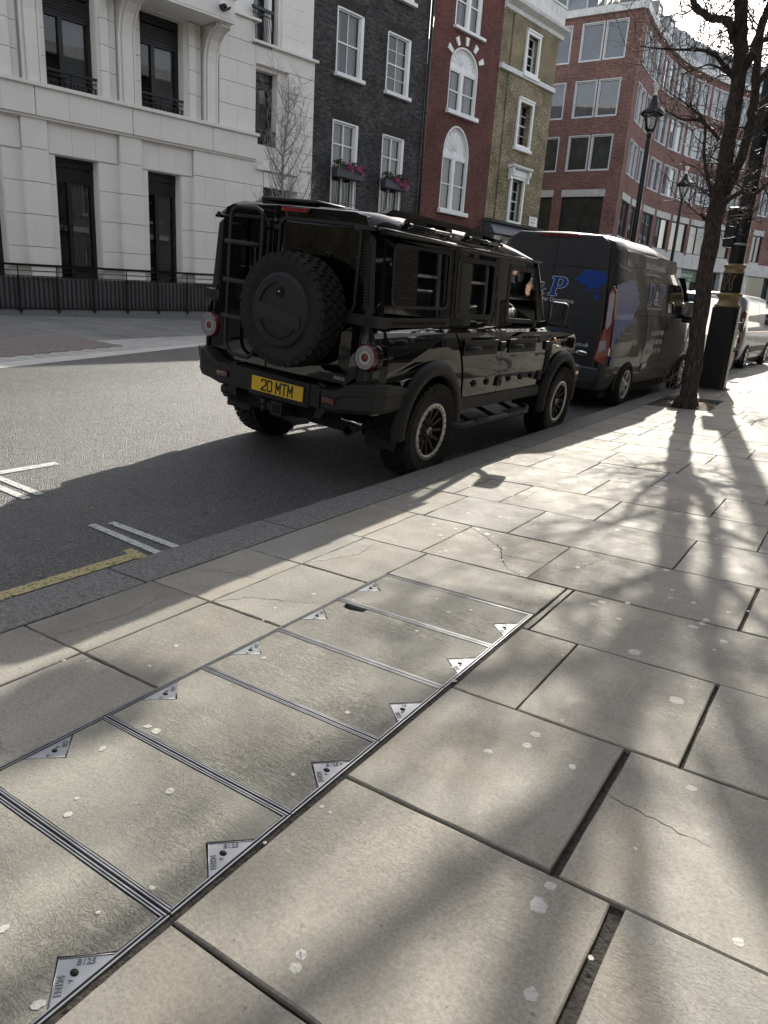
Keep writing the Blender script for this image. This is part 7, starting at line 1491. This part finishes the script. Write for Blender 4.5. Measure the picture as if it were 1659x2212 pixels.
for P, Q in LB:
    L = len(P)
    for i in range(2, L):
        r = Q[i]; z = P[i].z
        if z < 2.3: continue
        k = 1 if r > .06 else 2
        for _ in range(k):
            if random.random() < (.22 if r > .06 else .45) * (1 if z < 5.2 else .14):
                d = Vector((random.gauss(0, 1), random.gauss(0, 1), random.gauss(.25, .6))).normalized(); twig(mb, P[i] + d * r * .8, d, random.uniform(.35, .85), max(.005, min(.011, r * .4)), 2, .12, .42)
print('twigs', TW[0], len(mb.f))
mb.build('crown', K['twig'], TR, recalc=False)
def bare_tree(loc, H, r0, spread, seed, label, m='bark', mt='twig', lv=2, nl=12, z0=2.2, dens=.7, narrow=0):
    random.seed(seed); e = empty('tree', loc, label=label, cat='tree'); t = MB(); tw = MB(); pts = [Vector((0, 0, -.1))]; x = Vector((0, 0, 0))
    for i in range(1, 9): x = Vector((x.x + random.gauss(0, .05), x.y + random.gauss(0, .05), H * i / 8)); pts.append(x)
    rad = [r0 * (1 - .9 * i / 8) for i in range(9)]; P, Q = limb(t, pts, rad, 10); allp = [(P, Q)]
    for i in range(nl):
        z = z0 + (H * .92 - z0) * i / nl; f = z / H; a = pts[min(7, int(f * 8))].lerp(pts[min(8, int(f * 8) + 1)], (f * 8) % 1); an = i * 2.4 + random.random(); out = spread * (1 - .5 * f) * random.uniform(.7, 1.1); rise = out * (1.7 if narrow else .8)
        d = Vector((math.cos(an) * out, math.sin(an) * out, rise)); r = r0 * (1 - f) * .55 + .006; allp.append(limb(t, [a, a + Vector((d.x * .4, d.y * .4, d.z * .25)), a + Vector((d.x * .75, d.y * .75, d.z * .6)), a + d], [r, r * .7, r * .45, r * .2], 7))
    for P, Q in allp:
        for i in range(2, len(P)):
            if P[i].z < z0 * .9: continue
            for _ in range(2):
                if random.random() < dens:
                    d = Vector((random.gauss(0, 1), random.gauss(0, 1), random.gauss(1.0 if narrow else .3, .5))).normalized(); twig(tw, P[i], d, random.uniform(.3, .7) * (.7 if narrow else 1), .007 if not narrow else .006, lv, .3 if narrow else .1, .25 if narrow else .42)
    t.build('trunk', K[m], e, recalc=False); tw.build('crown', K[mt], e, recalc=False); return e
bare_tree((-1.1, 17.2, .05), 8.5, .13, 2.0, 5, 'second bare street tree, its twigs filling the right edge behind the column', nl=16, z0=2.4, dens=.9)
bare_tree((-2.4, 28.5, .02), 8, .12, 2.2, 6, 'farther bare street tree beyond the silver van', nl=13, z0=2.2, dens=.7)
YT = bare_tree((-13.9, 15.75, .05), 6.4, .08, .95, 11, 'slender young tree with upright twigs coloured pale for glints in front of the cream stone building', m='twig_pale', mt='twig_pale', nl=30, z0=1.9, dens=.6, narrow=1, lv=1)
# whippy suckers and weeds in the tree pit
pl = empty('sapling', (-2.42, 11.62, .0), label='thin leafless suckers growing in the tree pit beside the trunk', cat='plant'); random.seed(3); mb = MB()
for i in range(9): twig(mb, Vector((random.uniform(-.12, .1), random.uniform(-.1, .1), 0)), Vector((random.gauss(0, .25), random.gauss(0, .25), 1)), random.uniform(.3, .6), .004, 1, .3, .25)
mb.build('stems', K['twig_pale'], pl, recalc=False)
# plastic bag caught in the branches
K['bag'] = mat('translucent_white_plastic', (.92, .89, .82), .4, var=.06, vs=14, bs=14, bd=.02)
_t = K['bag'].node_tree; _a = _t.nodes.new('ShaderNodeBsdfTranslucent'); _a.inputs[0].default_value = (.95, .9, .8, 1); _b = _t.nodes.new('ShaderNodeMixShader'); _b.inputs[0].default_value = .6
_o = [n for n in _t.nodes if n.type == 'OUTPUT_MATERIAL'][0]; _p = [n for n in _t.nodes if n.type == 'BSDF_PRINCIPLED'][0]; _t.links.new(_p.outputs[0], _b.inputs[1]); _t.links.new(_a.outputs[0], _b.inputs[2]); _t.links.new(_b.outputs[0], _o.inputs[0])
bg_ = empty('plastic_bag', (-3.92, 11.0, 5.58), label='torn white plastic bag caught in the branches at the top edge', cat='bag'); random.seed(12); bm = bmesh.new(); bmesh.ops.create_icosphere(bm, subdivisions=4, radius=.2)
for v in bm.verts: n_ = noise.fractal(v.co * 6, 1, 2, 4); v.co = Vector((v.co.x * 1.25, v.co.y * .7, v.co.z * .75)) * (1 + .45 * n_) + Vector((0, 0, -.12 * max(0, n_)))
mb = MB(); mb.bm(bm, None, 0, True)
for i in range(5): a = Vector((random.uniform(-.2, .2), random.uniform(-.05, .05), -.1)); mb.add([a, a + Vector((.04, .01, 0)), a + Vector((.03, .02, -.12)), a + Vector((-.01, 0, -.17))], [(0, 1, 2, 3)])
mb.build('film', K['bag'], bg_, recalc=False)
mb = MB(); twig(mb, Vector((1.3, .1, -.35)), Vector((-1, 0, .28)), 1.6, .012, 2, .03, .15); mb.build('snagged_branch', K['twig'], bg_, recalc=False)
